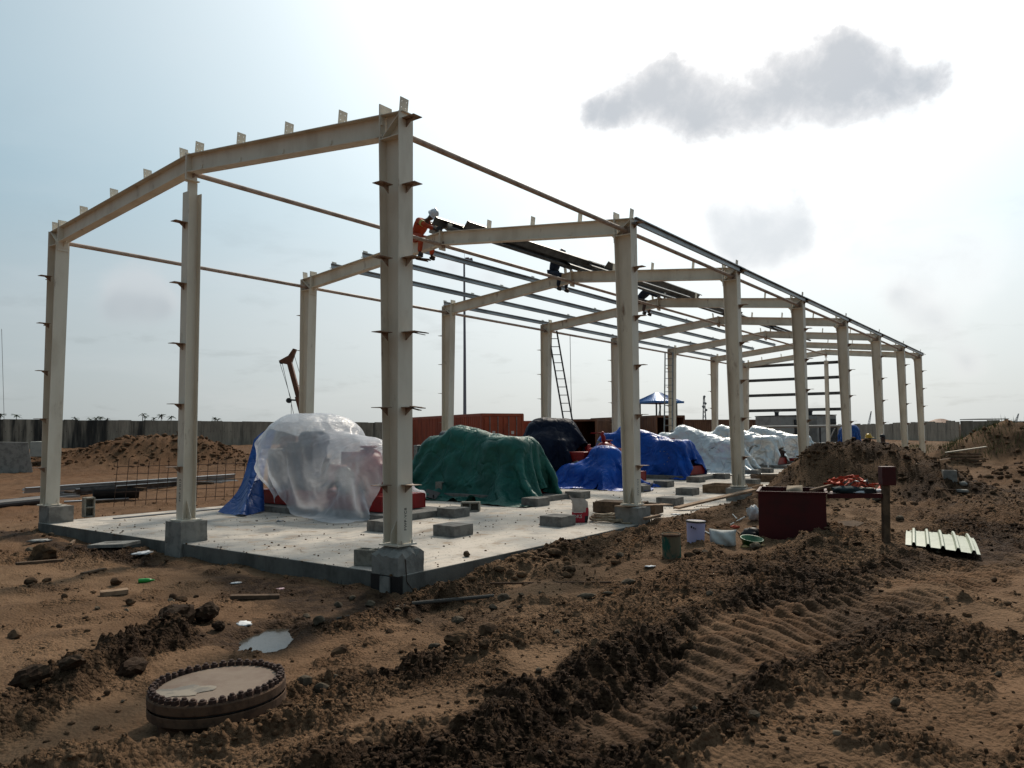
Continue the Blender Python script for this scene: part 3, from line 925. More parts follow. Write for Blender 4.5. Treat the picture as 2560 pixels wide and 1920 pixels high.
# small square anchor pads cast on the slab (front corner given)
PADS = [(1136.7, 1344.5, 'nearest the corner pedestal'), (965, 1332, ''), (1136.6, 1295.8, ''), (1404, 1319, ''), (1452, 1248.6, ''), (1345.8, 1267, ''), (1608, 1231, ''), (1669, 1218.7, ''),
        (1730.7, 1238.8, ''), (1688, 1266, ''), (1749.7, 1206.7, ''), (1813.7, 1198, ''), (1893, 1188, ''), (1925.5, 1182.6, ''), (1888.6, 1213.9, ''), (1990, 1175, ''), (1990, 1190, ''), (2001, 1202, '')]
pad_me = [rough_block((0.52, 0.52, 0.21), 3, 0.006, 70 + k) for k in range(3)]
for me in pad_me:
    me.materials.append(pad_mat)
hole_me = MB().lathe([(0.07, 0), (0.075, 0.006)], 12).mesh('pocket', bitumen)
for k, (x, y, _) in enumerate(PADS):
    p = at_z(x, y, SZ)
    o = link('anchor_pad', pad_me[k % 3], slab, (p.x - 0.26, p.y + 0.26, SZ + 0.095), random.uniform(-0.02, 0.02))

# ------------------------------------------------------------------ steel frame (one building skeleton)
frame = thing('shed_skeleton', 'cream portal frame skeleton of a long shed standing on the concrete slab', 'steel frame', (-WID / 2, 21.6, 0))
FO = Vector((-WID / 2, 21.6, 0))
D0, D1, FB, FT, RD, RB = 0.27, 0.40, 0.28, 0.014, 0.33, 0.20


def XZ(yc):
    return lambda u, v, w_: (u, yc + w_, v)


def column_mesh():
    mb = MB()
    zb, zt = 0.03, HT
    mb.box((-FT / 2, 0, (zb + zt - 0.01) / 2), (FT, FB, zt - 0.01 - zb))                       # outer flange
    zi = HT - RD - 0.01
    mb.bar((-D0 + FT / 2, 0, zb), (-D1 + FT / 2, 0, zi), FB, FT, up=(1, 0, 0))                     # inner flange
    mb.poly([(-D0 + FT, zb), (-FT, zb), (-FT, zt - 0.012), (-D1 + FT, zt + SLOPE * (D1 - FT) - 0.012), (-D1 + FT, zi)], XZ(0), 0.010)  # web
    mb.bar((0.03, 0, zt - 0.006), (-D1, 0, zt + SLOPE * D1 - 0.006), RB, 0.012)                   # cap
    mb.box((-D1 / 2 - 0.01, 0, zi + 0.006), (D1 - 2 * FT - 0.004, FB - 0.03, 0.012))                 # stiffener level with rafter underside
    for s in (-1, 1):
        mb.bar((-D1 + 0.03, s * 0.06, zi + 0.03), (-0.03, s * 0.06, zt - 0.03), 0.10, 0.010, up=(1, 0, 1))  # diagonal stiffener
    mb.box((-D1 - 0.009, 0, (zi - 0.14 + zt + 0.19) / 2), (0.018, FB - 0.04, zt + 0.19 - zi + 0.14))    # moment end plate
    for z in (zi + 0.07, zi + 0.24):
        for s in (-1, 1):
            mb.box((-D1 + 0.012, s * 0.09, z), (0.024, 0.035, 0.035))
    return mb.mesh('column', cream)


def base_plate_mesh():
    mb = MB()
    mb.box((-D0 / 2, 0, 0.012), (D0 + 0.10, FB + 0.08, 0.024))
    for sx in (0.0, -D0):
        for sy in (-0.1, 0.1):
            mb.lathe([(0.014, 0.0), (0.014, 0.055)], 6, (-D0 / 2 + (0.17 if sx == 0 else -0.17), sy, 0.02))
    return mb.mesh('base_plate', cream)


def stiffener_mesh():
    mb = MB()
    for s in (-1, 1):
        mb.poly([(0.006 * s, 0.03), (0.135 * s, 0.03), (0.135 * s, 0.16), (0.012 * s, 0.36)], lambda u, v, w_: (-D0 / 2 + w_, u, v), 0.010)
    return mb.mesh('stiffener', cream)


def girt_cleat_mesh():
    mb = MB()
    mb.box((0.115, 0, 0), (0.23, 0.17, 0.009))
    mb.poly([(0.001, -0.006), (0.14, -0.006), (0.001, -0.11)], XZ(0), 0.008)
    return mb.mesh('girt_cleat', rusty_cleat)


def holed_plate(wd, ht, t, axis='y', holes=((1, 1), (3, 1), (1, 4), (3, 4)), nx=5, nz=6, mats=cream):
    """upright plate in the y-z plane with real bolt holes"""
    bm = bmesh.new()
    gridv = {}
    xs = [-wd / 2, -wd / 2 + wd * 0.2, -wd / 2 + wd * 0.285, wd / 2 - wd * 0.285, wd / 2 - wd * 0.2, wd / 2]
    zs = [0, ht * 0.33, ht * 0.395, ht * 0.72, ht * 0.785, ht]
    hol = {(1, 1), (3, 1), (1, 3), (3, 3)}
    for i, x in enumerate(xs):
        for j, z in enumerate(zs):
            gridv[i, j] = bm.verts.new((0, x, z))
    for i in range(5):
        for j in range(5):
            if (i, j) in hol:
                continue
            bm.faces.new((gridv[i, j], gridv[i + 1, j], gridv[i + 1, j + 1], gridv[i, j + 1]))
    r = bmesh.ops.extrude_face_region(bm, geom=bm.faces[:])
    bmesh.ops.translate(bm, vec=(t, 0, 0), verts=[g for g in r['geom'] if isinstance(g, bmesh.types.BMVert)])
    bmesh.ops.recalc_face_normals(bm, faces=bm.faces[:])
    me = bpy.data.meshes.new('purlin_cleat')
    bm.to_mesh(me)
    bm.free()
    me.materials.append(mats)
    return me


def rafter_mesh():
    mb = MB()
    xa, xb = -D1 - 0.02, -WID / 2 + 0.012
    zt = lambda x: HT - SLOPE * x
    mb.bar((xa, 0, zt(xa) - 0.006), (xb, 0, zt(xb) - 0.006), RB, 0.012)
    mb.bar((xa, 0, zt(xa) - RD + 0.006), (xb, 0, zt(xb) - RD + 0.006), RB, 0.012)
    mb.poly([(xa, zt(xa) - RD + 0.012), (xa, zt(xa) - 0.012), (xb, zt(xb) - 0.012), (xb, zt(xb) - RD + 0.012)], XZ(0), 0.009)
    mb.box((xb - 0.002, 0, (zt(xb) + 0.03 + zt(xb) - RD - 0.13) / 2), (0.018, RB + 0.02, RD + 0.16))     # ridge end plate
    mb.box((xa - 0.0, 0, zt(xa) - RD / 2 - 0.02), (0.016, FB - 0.06, RD + 0.22))
    mb.poly([(xa - 0.01, zt(xa) - RD), (xa - 0.13, zt(xa) - RD + 0.012), (xa - 0.01, zt(xa) - RD - 0.11)], XZ(0), 0.008)
    for k in range(1, 5):                                                                   # web lugs
        x = xa - k * 1.15
        mb.box((x, -0.012, zt(x) - 0.24), (0.05, 0.016, 0.06))
    return mb.mesh('rafter', cream)


COLM, BASEM, STIFM, GCM, RAFM = column_mesh(), base_plate_mesh(), stiffener_mesh(), girt_cleat_mesh(), rafter_mesh()
PCM = holed_plate(0.165, 0.215, 0.008)
GIRTZ = [0.82, 1.87, 2.90, 3.93, 4.96]
OFFS = [0.06, 1.33, 2.60, 3.88, 5.13]                    # purlin cleats measured in from the eave
for i, y in enumerate(YS):
    for side in (0, 1):
        x = 0.0 if side == 0 else -WID
        rz = 0.0 if side == 0 else PI
        c = link('column', COLM, frame, Vector((x, y, 0)) - FO, rz)
        link('base_plate', BASEM, c)
        link('stiffener', STIFM, c)
        for k, z in enumerate(GIRTZ + ([5.90] if side == 0 else [])):
            g = link('girt_cleat', GCM, c, (0.001, 0, z), random.uniform(-0.05, 0.05))
            if i == 0 and side == 0 and k in (1, 2, 3):      # bent left-over clips hang on three of the corner column's cleats
                cb_ = MB().bar((0.10, 0.05, 0.0), (0.30, 0.08, -0.03), 0.10, 0.012).bar((0.12, 0.0, -0.02), (0.29, 0.03, -0.06), 0.07, 0.010)
                cb_.build('bent_clip', rust, c, (0.0, 0.03 * k - 0.05, z + 0.014), 0.2 * k - 0.3)
        if i == 0:
            for z in GIRTZ:
                link('girt_cleat', GCM, c, (-D0 / 2 - 0.06, (0.142 if side else -0.142), z - 0.003), PI / 2 if side else -PI / 2)
        if i in (0, 1, 2) and side == 0:
            me = text_mesh({0: 'FWP-VC8', 1: 'FWP-VC4', 2: 'FWP-VC4'}[i], 0.068 if i == 0 else 0.075, ink, 0.0006, 'lettering', 1.12)
            t_ = link('lettering', me, c, (0.0016, 0.035, 0.20 if i == 0 else 0.20))
            t_.rotation_euler = Matrix(((0, 0, 1), (0, 1, 0), (-1, 0, 0))).to_euler()
            # x of text runs up the flange, its face looks outwards
            t_.matrix_basis = Matrix.Translation((0.0016, 0.03, 0.20)) @ Matrix(((0, 0, 1, 0), (0, -1, 0, 0), (1, 0, 0, 0), (0, 0, 0, 1))).copy()
            R = Matrix(((0.0, 0.0, 1.0), (0.0, -1.0, 0.0), (1.0, 0.0, 0.0)))
            R = Matrix((Vector((0, 0, 1)), Vector((0, -1, 0)), Vector((1, 0, 0)))).transposed()
            t_.matrix_basis = Matrix.Translation((0.0016, 0.03, 0.20)) @ R.to_4x4()
        r = link('rafter', RAFM, frame, Vector((x, y, 0)) - FO, rz)
        for off in OFFS:
            pc_ = link('purlin_cleat', PCM, r, (-off, 0, HT + SLOPE * off - 0.002))
            pc_.rotation_euler = (0, math.atan(SLOPE), 0)
    # gable posts under the ridge of the first and last frame
    if i in (0, 7):
        mb = MB()
        hgt = HT + RISE - RD - 0.16
        h1 = hgt - 0.20
        mb.box((0, -0.12, (0.03 + h1) / 2), (0.20, 0.012, h1 - 0.03))
        mb.box((0, 0.12, (0.03 + h1) / 2), (0.20, 0.012, h1 - 0.03))
        mb.box((0, 0, (0.03 + h1) / 2), (0.009, 0.228, h1 - 0.03))
        mb.box((0, 0.0, (h1 - 0.12 + hgt) / 2), (0.012, 0.19, hgt - h1 + 0.12))
        mb.box((0, 0.0, hgt + 0.02), (0.16, 0.2, 0.014))
        gp = mb.build('column', cream, frame, Vector((-WID / 2, y + (0.03 if i == 0 else 0.0), 0)) - FO)
        MB().box((0, 0, 0.012), (0.36, 0.40, 0.024)).build('base_plate', cream, gp)
        sm = MB()
        for s in (-1, 1):
            sm.poly([(0.006 * s, 0.03), (0.16 * s, 0.03), (0.16 * s, 0.07), (0.02 * s, 0.36)], XZ(0.0), 0.010)
        sm.build('stiffener', cream, gp)
        if i == 0:
            for z in [0.95, 2.05, 3.12, 4.20, 5.30]:
                link('girt_cleat', GCM, gp, (0, -0.127, z), -PI / 2)
            t_ = link('lettering', text_mesh('FWP VO13', 0.075, ink, 0.0006, 'lettering', 1.15), gp)
            R = Matrix((Vector((0, 0, 1)), Vector((-1, 0, 0)), Vector((0, -1, 0)))).transposed()
            t_.matrix_basis = Matrix.Translation((0.03, -0.1275, 0.34)) @ R.to_4x4()


def pipe(a, b_, r=0.046):
    a, b_ = Vector(a), Vector(b_)
    mb = MB().tube([a, b_], r, 10)
    d = (b_ - a).normalized()
    for p in (a, b_):
        mb.box(p, (0.16, 0.012, 0.16))
    mb.build('tie_pipe', pipe_paint, frame, -FO, smooth=False)


for i in range(7):
    y0, y1 = YS[i] + 0.02, YS[i + 1] - 0.02
    pipe((-0.17, y0, 5.76), (-0.17, y1, 5.76))
    pipe((-WID + 0.17, y0, 5.76), (-WID + 0.17, y1, 5.76))
    pipe((-WID / 2, y0, HT + RISE - RD - 0.0), (-WID / 2, y1, HT + RISE - RD - 0.0))


def zsec(L, d=0.20, f=0.065, t=0.005, mat=galv, name='purlin'):
    mb = MB()
    mb.box((0, L / 2, d / 2), (t, L, d))
    mb.box((f / 2 + t / 2 - 0.001, L / 2, d - t / 2 + 0.0005), (f, L, t))
    mb.box((-f / 2 - t / 2 + 0.001, L / 2, t / 2 - 0.0005), (f, L, t))
    mb.box((f, L / 2, d - 0.012), (t, L, 0.02))
    mb.box((-f, L / 2, 0.012), (t, L, 0.02))
    return mb.mesh(name, mat)


ZM = {}
for i in range(1, 7):
    L = YS[i + 1] - YS[i] + 0.32
    ZM[i] = zsec(L, 0.125, 0.055)
    rows = []
    if i < 6:
        rows += [(-WID + o, 1) for o in OFFS[1:4]]
    if i >= 2:
        rows.append((-WID + OFFS[0] + 0.03, 1))
    rows.append((0.075, 0))
    for x, s in rows:
        zz = (HT + SLOPE * (min(-x, WID + x)) + 0.015) if x < 0 else 5.86
        link('purlin', ZM[i], frame, Vector((x + 0.012, YS[i] - 0.14, zz + 0.004 * (i % 2))) - FO, (0, 0 if x > 0 else math.atan(SLOPE) * (1 if s == 0 else -1), 0))
# girts across half of the far gable
GL = zsec(7.2, 0.19, 0.06, 0.005, galv_dark, 'girt')
for z in (2.72, 3.72, 4.72, 5.66):
    link('girt', GL, frame, Vector((-4.15, 43.35, z)) - FO, (0, 0, PI / 2))

# purlins lying loose along the ridge, not yet fixed: each a thing of its own
LOOSE = [(1, -5.28, 6.35, 7.4, 0.00), (1, -5.04, 6.70, 7.4, 0.01), (1, -4.76, 6.95, 7.2, -0.015), (2, -4.95, 12.3, 7.2, 0.01), (2, -4.66, 12.75, 7.2, 0.0), (2, -4.38, 12.6, 7.2, -0.012), (2, -4.12, 12.9, 7.2, 0.006),
         (3, -5.02, 18.8, 7.0, 0.0), (3, -4.72, 18.5, 7.0, 0.012), (3, -4.42, 18.9, 7.0, -0.01), (4, -5.0, 24.8, 7.0, 0.0), (4, -4.7, 25.0, 7.0, 0.01), (5, -4.95, 31.0, 6.6, 0.0), (5, -4.65, 30.9, 6.6, 0.008)]
LP = ['dark loose purlin lying at the ridge just above the white helmet worker', 'dark loose purlin second in the bundle starting at the second frame', 'dark loose purlin on the outside of the bundle starting at the second frame',
      'loose purlin nearest the ridge beside the dark clothed worker', 'loose purlin second from the ridge beyond the dark clothed worker', 'loose purlin third from the ridge beyond the dark clothed worker', 'outermost loose purlin of the four beyond the dark clothed worker',
      'loose purlin nearest the ridge beside the yellow helmet worker on the rafter', 'middle loose purlin of the three by the bending worker', 'outermost loose purlin of the three by the bending worker',
      'loose purlin nearest the ridge past the fifth frame', 'outer loose purlin past the fifth frame', 'inner loose purlin of the last pair near the far gable', 'outer loose purlin of the last pair near the far gable']
for k, (bay, x, y, L, a) in enumerate(LOOSE):
    n_ = k
    me = zsec(L, 0.22, 0.075, 0.006, galv_dark, 'loose_purlin')
    o = link('loose_purlin', me, None, (x, y, HT - SLOPE * x + 0.10), (0, -math.radians(52) if n_ % 2 else math.radians(40), a))
    tag(o, LP[k], 'purlin', 'loose purlins lying along the ridge')

# ------------------------------------------------------------------ perimeter walls of precast panels
def panel_wall(name, label, pts, zb, ht, wd=1.5, gap=0.02, jit=0.05):
    root = thing(name, label, 'wall', (*pts[0], 0))
    meshes = []
    for k in range(4):
        mb = MB()
        mb.box((0, 0, ht / 2), (wd - gap, 0.16, ht))
        for s in (-0.33, 0.33):
            mb.lathe([(0.04, 0), (0.04, 0.02)], 6, (s * wd, -0.085, ht * 0.62), 1, True, (PI / 2, 0, 0))
        meshes.append(mb.mesh('panel', [wall_mat, bitumen]))
    o = Vector((*pts[0], 0))
    n_ = 0
    for a, b_ in zip(pts[:-1], pts[1:]):
        a, b_ = Vector((*a, 0)), Vector((*b_, 0))
        d = b_ - a
        L = d.length
        d.normalize()
        ang = math.atan2(d.y, d.x)
        k = 0
        while (k + 0.5) * wd < L:
            p = a + d * ((k + 0.5) * wd)
            z = zb + random.uniform(-jit, jit) + (0.06 if random.random() < 0.1 else 0)
            q = link('panel', meshes[n_ % 4], root, p - o + Vector((0, 0, z)), ang + random.uniform(-0.008, 0.008))
            q.rotation_euler[1] = random.uniform(-0.006, 0.006)
            k += 1
            n_ += 1
    return root


panel_wall('perimeter_wall', 'long mouldy precast panel wall behind the reddish earth heap and containers', [(-83.0, 2.0), (-82.4, 205.0)], -0.35, 3.45)
RW = [at_d(2090, 1062, 165), at_d(2310, 1060, 120), at_d(2400, 1060, 106), at_d(2760, 1060, 98)]
panel_wall('perimeter_wall', 'grey green concrete panel wall with open gaps beyond the earth mounds', [(p.x, p.y) for p in RW], -0.75, 3.30, 1.55, 0.05, 0.14)


# ------------------------------------------------------------------ shipping containers
def container(name, label, p_near, p_far, width_dir, mat, roofmat, zb, H=2.75, doors=True, L=None):
    """p_near: ground corner at the door end, body runs towards p_far, doors across width_dir"""
    a = Vector((p_near[0], p_near[1], 0))
    d = Vector((p_far[0] - a.x, p_far[1] - a.y, 0))
    L = L or d.length
    d.normalize()
    ang = math.atan2(d.y, d.x)
    W = 2.44
    s = 1 if Vector((-d.y, d.x, 0)).dot(Vector((*width_dir, 0))) > 0 else -1
    root = thing(name, label, 'shipping container', (a.x, a.y, zb), ang)
    mb = MB()
    # corrugated long sides: trapezoid ribs
    for y in (0.0, s * W):
        out = -s if y == 0.0 else s
        prof = []
        x, k = 0.12, 0
        while x < L - 0.12:
            prof += [(x, 0.0), (x + 0.10, 0.0), (x + 0.14, 0.036), (x + 0.24, 0.036)]
            x += 0.28
        vs, fs = [], []
        for (px_, dp) in prof:
            yy = y - out * dp
            vs += [(px_, yy, 0.16), (px_, yy, H - 0.12)]
        for k in range(len(prof) - 1):
            fs.append((2 * k, 2 * k + 2, 2 * k + 3, 2 * k + 1))
        mb.add(vs, fs)
    mb.box((L / 2, s * W / 2, 0.08), (L - 0.02, W - 0.04, 0.12))
    mb.box((L - 0.03, s * W / 2, H / 2), (0.05, W - 0.1, H - 0.1))
    mb.build('side_panels', mat, root)
    fr = MB()
    for x in (0.06, L - 0.06):
        for y in (0.06 * s, s * (W - 0.06)):
            fr.box((x, y, H / 2), (0.13, 0.13, H))
    for z in (0.09, H - 0.07):
        for y in (0.05 * s, s * (W - 0.05)):
            fr.box((L / 2, y, z), (L - 0.26, 0.105, 0.13))
        for x in (0.06, L - 0.06):
            fr.box((x, s * W / 2, z), (0.11, W - 0.26, 0.13))
    fr.build('corner_frame', mat, root)
    MB().box((L / 2, s * W / 2, H + 0.012), (L - 0.04, W - 0.04, 0.03)).build('roof', roofmat, root)
    if doors:
        for k in (0, 1):
            y0 = s * (0.14 + k * 1.085)
            dr = MB()
            dr.box((0.0, y0 + s * 0.53, H / 2), (0.05, 1.06, H - 0.3))
            for q in range(5):
                dr.box((-0.03, y0 + s * 0.53, 0.35 + q * (H - 0.6) / 4.3), (0.03, 1.0, 0.30))
            dro = dr.build('door', mat, root)
            for q in (0.30, 0.76):
                b_ = MB().tube([(-0.075, y0 + s * q, 0.14), (-0.075, y0 + s * q, H - 0.14)], 0.022, 6)
                b_.box((-0.075, y0 + s * q + 0.08, 1.05), (0.03, 0.26, 0.04))
                b_.build('lock_bar', grey_metal, dro)
            MB().box((-0.052, y0 + s * 0.53, H * 0.66), (0.004, 0.16, 0.16)).build('plate', white_mark, dro)
    return root


def gxy(px, D):
    p = at_d(px, 1080, D)
    return (p.x, p.y)


wdir = (cR0.x, cR0.y)
container('shipping_container', 'rust red container with barred doors behind the green tarpaulin', gxy(1204, 40), gxy(1010, 51.5), (cR0.x * 0.9 + cF.x * 0.45, cR0.y * 0.9 + cF.y * 0.45), cont_red, cont_roof, -0.42, 2.88, L=12.19)
container('shipping_container', 'second rust red container half hidden by the corner column', gxy(1003, 50), gxy(952, 57.5), (cR0.x * 0.9 + cF.x * 0.45, cR0.y * 0.9 + cF.y * 0.45), cont_red, cont_roof, -0.42, 2.60, False, 6.06)
container('shipping_container', 'dark red container with white door labels next to the navy tarpaulin', gxy(1253, 43), gxy(1215, 55), (cR0.x, cR0.y), cont_red, cont_roof, -0.45, 2.55, L=12.19)
container('shipping_container', 'brown container carrying the blue roofed lookout', gxy(1713, 58), gxy(1560, 68), (-cF.x, -cF.y), cont_brown, cont_brown, -0.35, 3.0, False, 12.19)
container('shipping_container', 'brown container end showing above the big blue tarpaulin', gxy(1492, 57), gxy(1570, 63), (cF.x, cF.y), cont_brown, cont_brown, -0.4, 2.8, False, 6.06)
container('shipping_container', 'low brown container behind the silver tarpaulins', gxy(1716, 84), gxy(1815, 86), (cF.x, cF.y), cont_brown, cont_brown, -0.2, 2.9, False, 12.19)

# lookout shelter with a hipped blue roof on the brown container
g0 = at_d(1646, 1040, 62)
gaz = thing('lookout_shelter', 'small lookout shelter with hipped blue metal roof on the brown container', 'shelter', (g0.x, g0.y, 2.66), YAW + 0.5)
mb = MB()
e_, hz = 1.28, 1.18
for sx in (-1, 1):
    for sy in (-1, 1):
        MB().box((sx * 1.02, sy * 1.02, hz / 2), (0.09, 0.09, hz)).build('post', dark_machine, gaz)
roofb = MB()
tz, rl = hz + 0.72, 0.28
cn = [(-e_ * 1.12, -e_ * 1.12, hz), (e_ * 1.12, -e_ * 1.12, hz), (e_ * 1.12, e_ * 1.12, hz), (-e_ * 1.12, e_ * 1.12, hz)]
tp = [(-rl, -0.04, tz), (rl, -0.04, tz), (rl, 0.04, tz), (-rl, 0.04, tz)]
roofb.add(cn + tp, [(0, 1, 5, 4), (1, 2, 6, 5), (2, 3, 7, 6), (3, 0, 4, 7), (4, 5, 6, 7)])
roofb.build('roof', roof_blue, gaz)
rb_ = MB()
for k in range(4):
    A, B = Vector(cn[k]), Vector(cn[(k + 1) % 4])
    TA, TB = Vector(tp[k]), Vector(tp[(k + 1) % 4])
    for q in range(1, 12):
        f_ = q / 12
        lo_ = A.lerp(B, f_)
        hi_ = TA.lerp(TB, f_)
        rb_.bar(lo_ + Vector((0, 0, 0.012)), hi_ + Vector((0, 0, 0.012)), 0.035, 0.03)
    rb_.bar(A - Vector((0, 0, 0.06)), B - Vector((0, 0, 0.06)), 0.03, 0.16)
ribs = rb_.build('roof_ribs', roof_blue, gaz)
ribs['kind'] = 'stuff'
MB().box((0, 0, hz - 0.05), (2 * e_ * 1.08, 2 * e_ * 1.08, 0.03)).build('soffit', roof_under, gaz)

# ------------------------------------------------------------------ generator cabins and pipe racks at the far end
for k, (x0, x1, top, D, lab) in enumerate([(1951, 2012, 1040, 60, 'grey generator cabin with dark louvred end beyond the first silver tarpaulins'), (2020, 2060, 1039, 62, 'dark generator cabin between its two grey neighbours'), (2042, 2090, 1038, 60.5, 'grey generator cabin next to the plinth with the small blue tarpaulin')]):
    a, b_ = at_d(x0, top, D), at_d(x1, top, D + 1)
    L = (b_ - a).length
    ang = math.atan2(b_.y - a.y, b_.x - a.x)
    zt = a.z + 0.5
    g_ = thing('generator_cabin', lab, 'generator', (a.x, a.y, -0.5), ang, 'generator cabins past the far gable')
    mb = MB()
    mb.box((L / 2, 1.4, zt / 2), (L, 2.8, zt - 0.02))
    mb.build('body', gen_grey if k != 1 else dark_machine, g_)
    dk = MB().box((L * 0.76, -0.03, zt * 0.55), (L * 0.42, 0.05, zt * 0.72))
    lv = dk.build('louvre_panel', dark_machine, g_)
    sl = MB()
    for q in range(7):
        sl.box((L * 0.76, -0.07, zt * (0.24 + 0.095 * q)), (L * 0.40, 0.05, 0.05))
    sl.build('louvre_slat', black, lv)
    MB().lathe([(0.16, 0), (0.16, 0.3), (0.2, 0.32), (0.2, 0.36)], 10, (L * 0.3, 1.2, zt - 0.01)).build('exhaust_stack', dark_machine, g_)
    MB().box((L / 2, 1.4, zt + 0.03), (L + 0.06, 2.9, 0.06)).build('roof', dark_machine, g_)
pr = at_d(1940, 1062, 56)
pk = thing('pipe_rack', 'pale steel pipe rack with two rails standing before the generator cabins', 'pipe rack', (pr.x, pr.y, -0.45), math.atan2(cR0.y, cR0.x))
for z in (0.95, 2.2):
    MB().tube([(-1.5, 0, z + 0.0), (4.7, 0, z + 0.05)], 0.085, 8).build('rail', gen_grey, pk)
for x in (-0.8, 1.4, 3.2, 4.4):
    MB().box((x, 0.1, 1.15), (0.1, 0.1, 2.3)).build('post', dark_machine, pk)
for x in (1.5, 3.3):
    MB().bar((x, 0.1, 0.2), (x + 1.0, 0.1, 2.1), 0.06, 0.06).build('brace', gen_grey, pk)

# ------------------------------------------------------------------ floodlight mast, cranes, radio tower
m0, m1 = at_d(1162, 1040, 123), at_d(1160, 646, 123)
mast = thing('floodlight_mast', 'tall slim floodlight mast rising behind the second column row', 'light mast', (m0.x, m0.y, -0.4), YAW)
H_ = m1.z + 0.4
MB().tube([(0, 0, 0), (0.0, 0, H_ * 0.5), (-0.05, 0, H_)], [0.30, 0.22, 0.15], 10).build('pole', mast_mat, mast)
hd = MB().tube([(-0.95, 0, H_ - 0.15), (0.75, 0, H_ - 0.15)], 0.06, 6)
hd.tube([(0, -0.7, H_ - 0.15), (0, 0.7, H_ - 0.15)], 0.06, 6)
hd.tube([(0, 0, H_), (0, 0, H_ + 1.3)], 0.025, 5)
hd.build('crossarm', mast_mat, mast)
for x, y, a in ((-1.15, 0, 0.4), (0.45, -0.4, -0.2), (1.0, 0.1, -0.5), (0.1, 0.7, 0.2)):
    MB().box((0, 0, 0), (0.62, 0.18, 0.5)).build('lamp', mast_mat, mast, (x, y, H_ + 0.16), (0.5, 0, a))

c0 = at_d(773, 1092, 58)
c1 = at_d(717, 893, 58)
crane = thing('mobile_crane', 'brown mobile crane with its boom raised behind the plastic wrapped machine', 'crane', (c0.x, c0.y, -0.5), YAW)
tipx = (c1 - c0).dot(cR0)
tipz = c1.z + 0.5
bx = lambda z: 0.15 + (tipx - 0.15) * (z - 1.2) / (tipz - 1.2)
MB().bar((bx(1.2), 0, 1.2), (bx(tipz * 0.62), 0, tipz * 0.62), 0.46, 0.46).build('boom', crane_mat, crane)
MB().bar((bx(tipz * 0.60), 0, tipz * 0.60), (bx(tipz * 0.95), 0, tipz * 0.95), 0.34, 0.34).build('boom_extension', crane_mat, crane)
hd = MB()
hd.poly([(tipx - 0.35, tipz - 0.45), (tipx + 0.22, tipz - 0.55), (tipx + 0.42, tipz + 0.05), (tipx + 0.62, tipz + 0.62), (tipx + 0.40, tipz + 0.68), (tipx + 0.05, tipz + 0.15), (tipx - 0.68, tipz - 0.25)], XZ(0), 0.36)
hd.build('boom_head', crane_mat, crane)
MB().lathe([(0.16, -0.1), (0.16, 0.1)], 12, (tipx - 0.5, 0, tipz - 0.32), 0, True, (PI / 2, 0, 0)).build('sheave', dark_machine, crane)
lz = tipz * 0.58
MB().bar((bx(lz) - 0.05, 0, lz), (bx(lz) - 0.75, 0, lz + 0.05), 0.12, 0.12).lathe([(0.2, -0.1), (0.2, 0.1)], 10, (bx(lz) - 0.8, 0, lz), 0, True, (PI / 2, 0, 0)).build('winch_arm', dark_machine, crane)
MB().tube([(bx(lz) + 0.3, 0, lz + 0.1), (bx(lz) + 0.62, 0, lz), (bx(1.6) + 0.55, 0, 1.6)], 0.11, 8).build('lift_cylinder', dark_machine, crane)
for q, (xa, za, xb2, zb2) in enumerate([(tipx + 0.45, tipz + 0.2, bx(lz) + 0.55, lz + 0.2), (tipx - 0.62, tipz - 0.4, bx(lz) - 0.6, lz), (bx(lz) - 0.62, lz, bx(lz) - 0.60, 1.1), (tipx - 0.45, tipz - 0.4, bx(lz * 0.55) - 0.5, 1.4)]):
    MB().tube([(xa, 0, za), (xb2, 0, zb2)], 0.018, 4).build('cable', black, crane)
MB().tube([(bx(3.2) - 0.45, 0, 1.0), (bx(3.2) - 0.38, 0, 3.3)], 0.05, 6).build('hose', black, crane)
MB().box((0.6, 0, 0.75), (5.4, 2.3, 0.5)).box((2.0, 0.1, 1.3), (1.6, 2.0, 0.7)).build('carrier', crane_mat, crane)
MB().box((-1.3, 0.0, 1.35), (1.2, 1.9, 0.9), None, 0, 0.9).build('cab', crane_mat, crane)
for x in (-1.4, 0.6, 2.4):
    for y in (-1.05, 1.05):
        MB().lathe([(0.2, -0.15), (0.5, -0.14), (0.5, 0.14), (0.2, 0.15)], 16, (0, 0, 0), 0, True, (PI / 2, 0, 0)).build('wheel', black, crane, (x, y, 0.5))


def lattice(name, label, cat, base, H, wd, mat, boom=None):
    """square lattice mast; boom = (dx, dz) leaning jib instead"""
    root = thing(name, label, cat, base, YAW)
    mb = MB()
    top = Vector(boom if boom else (0, 0, H))
    t1 = 0.25 * wd
    cs0 = [Vector((sx * wd, sy * wd, 0)) for sx, sy in ((-1, -1), (1, -1), (1, 1), (-1, 1))]
    cs1 = [top + Vector((sx * t1, sy * t1, 0)) for sx, sy in ((-1, -1), (1, -1), (1, 1), (-1, 1))]
    n = 9
    th_ = wd * 0.16
    for k in range(4):
        mb.tube([cs0[k], cs1[k]], th_, 4)
        for q in range(n):
            a = cs0[k].lerp(cs1[k], q / n)
            b_ = cs0[(k + 1) % 4].lerp(cs1[(k + 1) % 4], (q + 1) / n)
            mb.tube([a, b_], th_ * 0.6, 3)
    mb.build('lattice', mat, root)
    return root


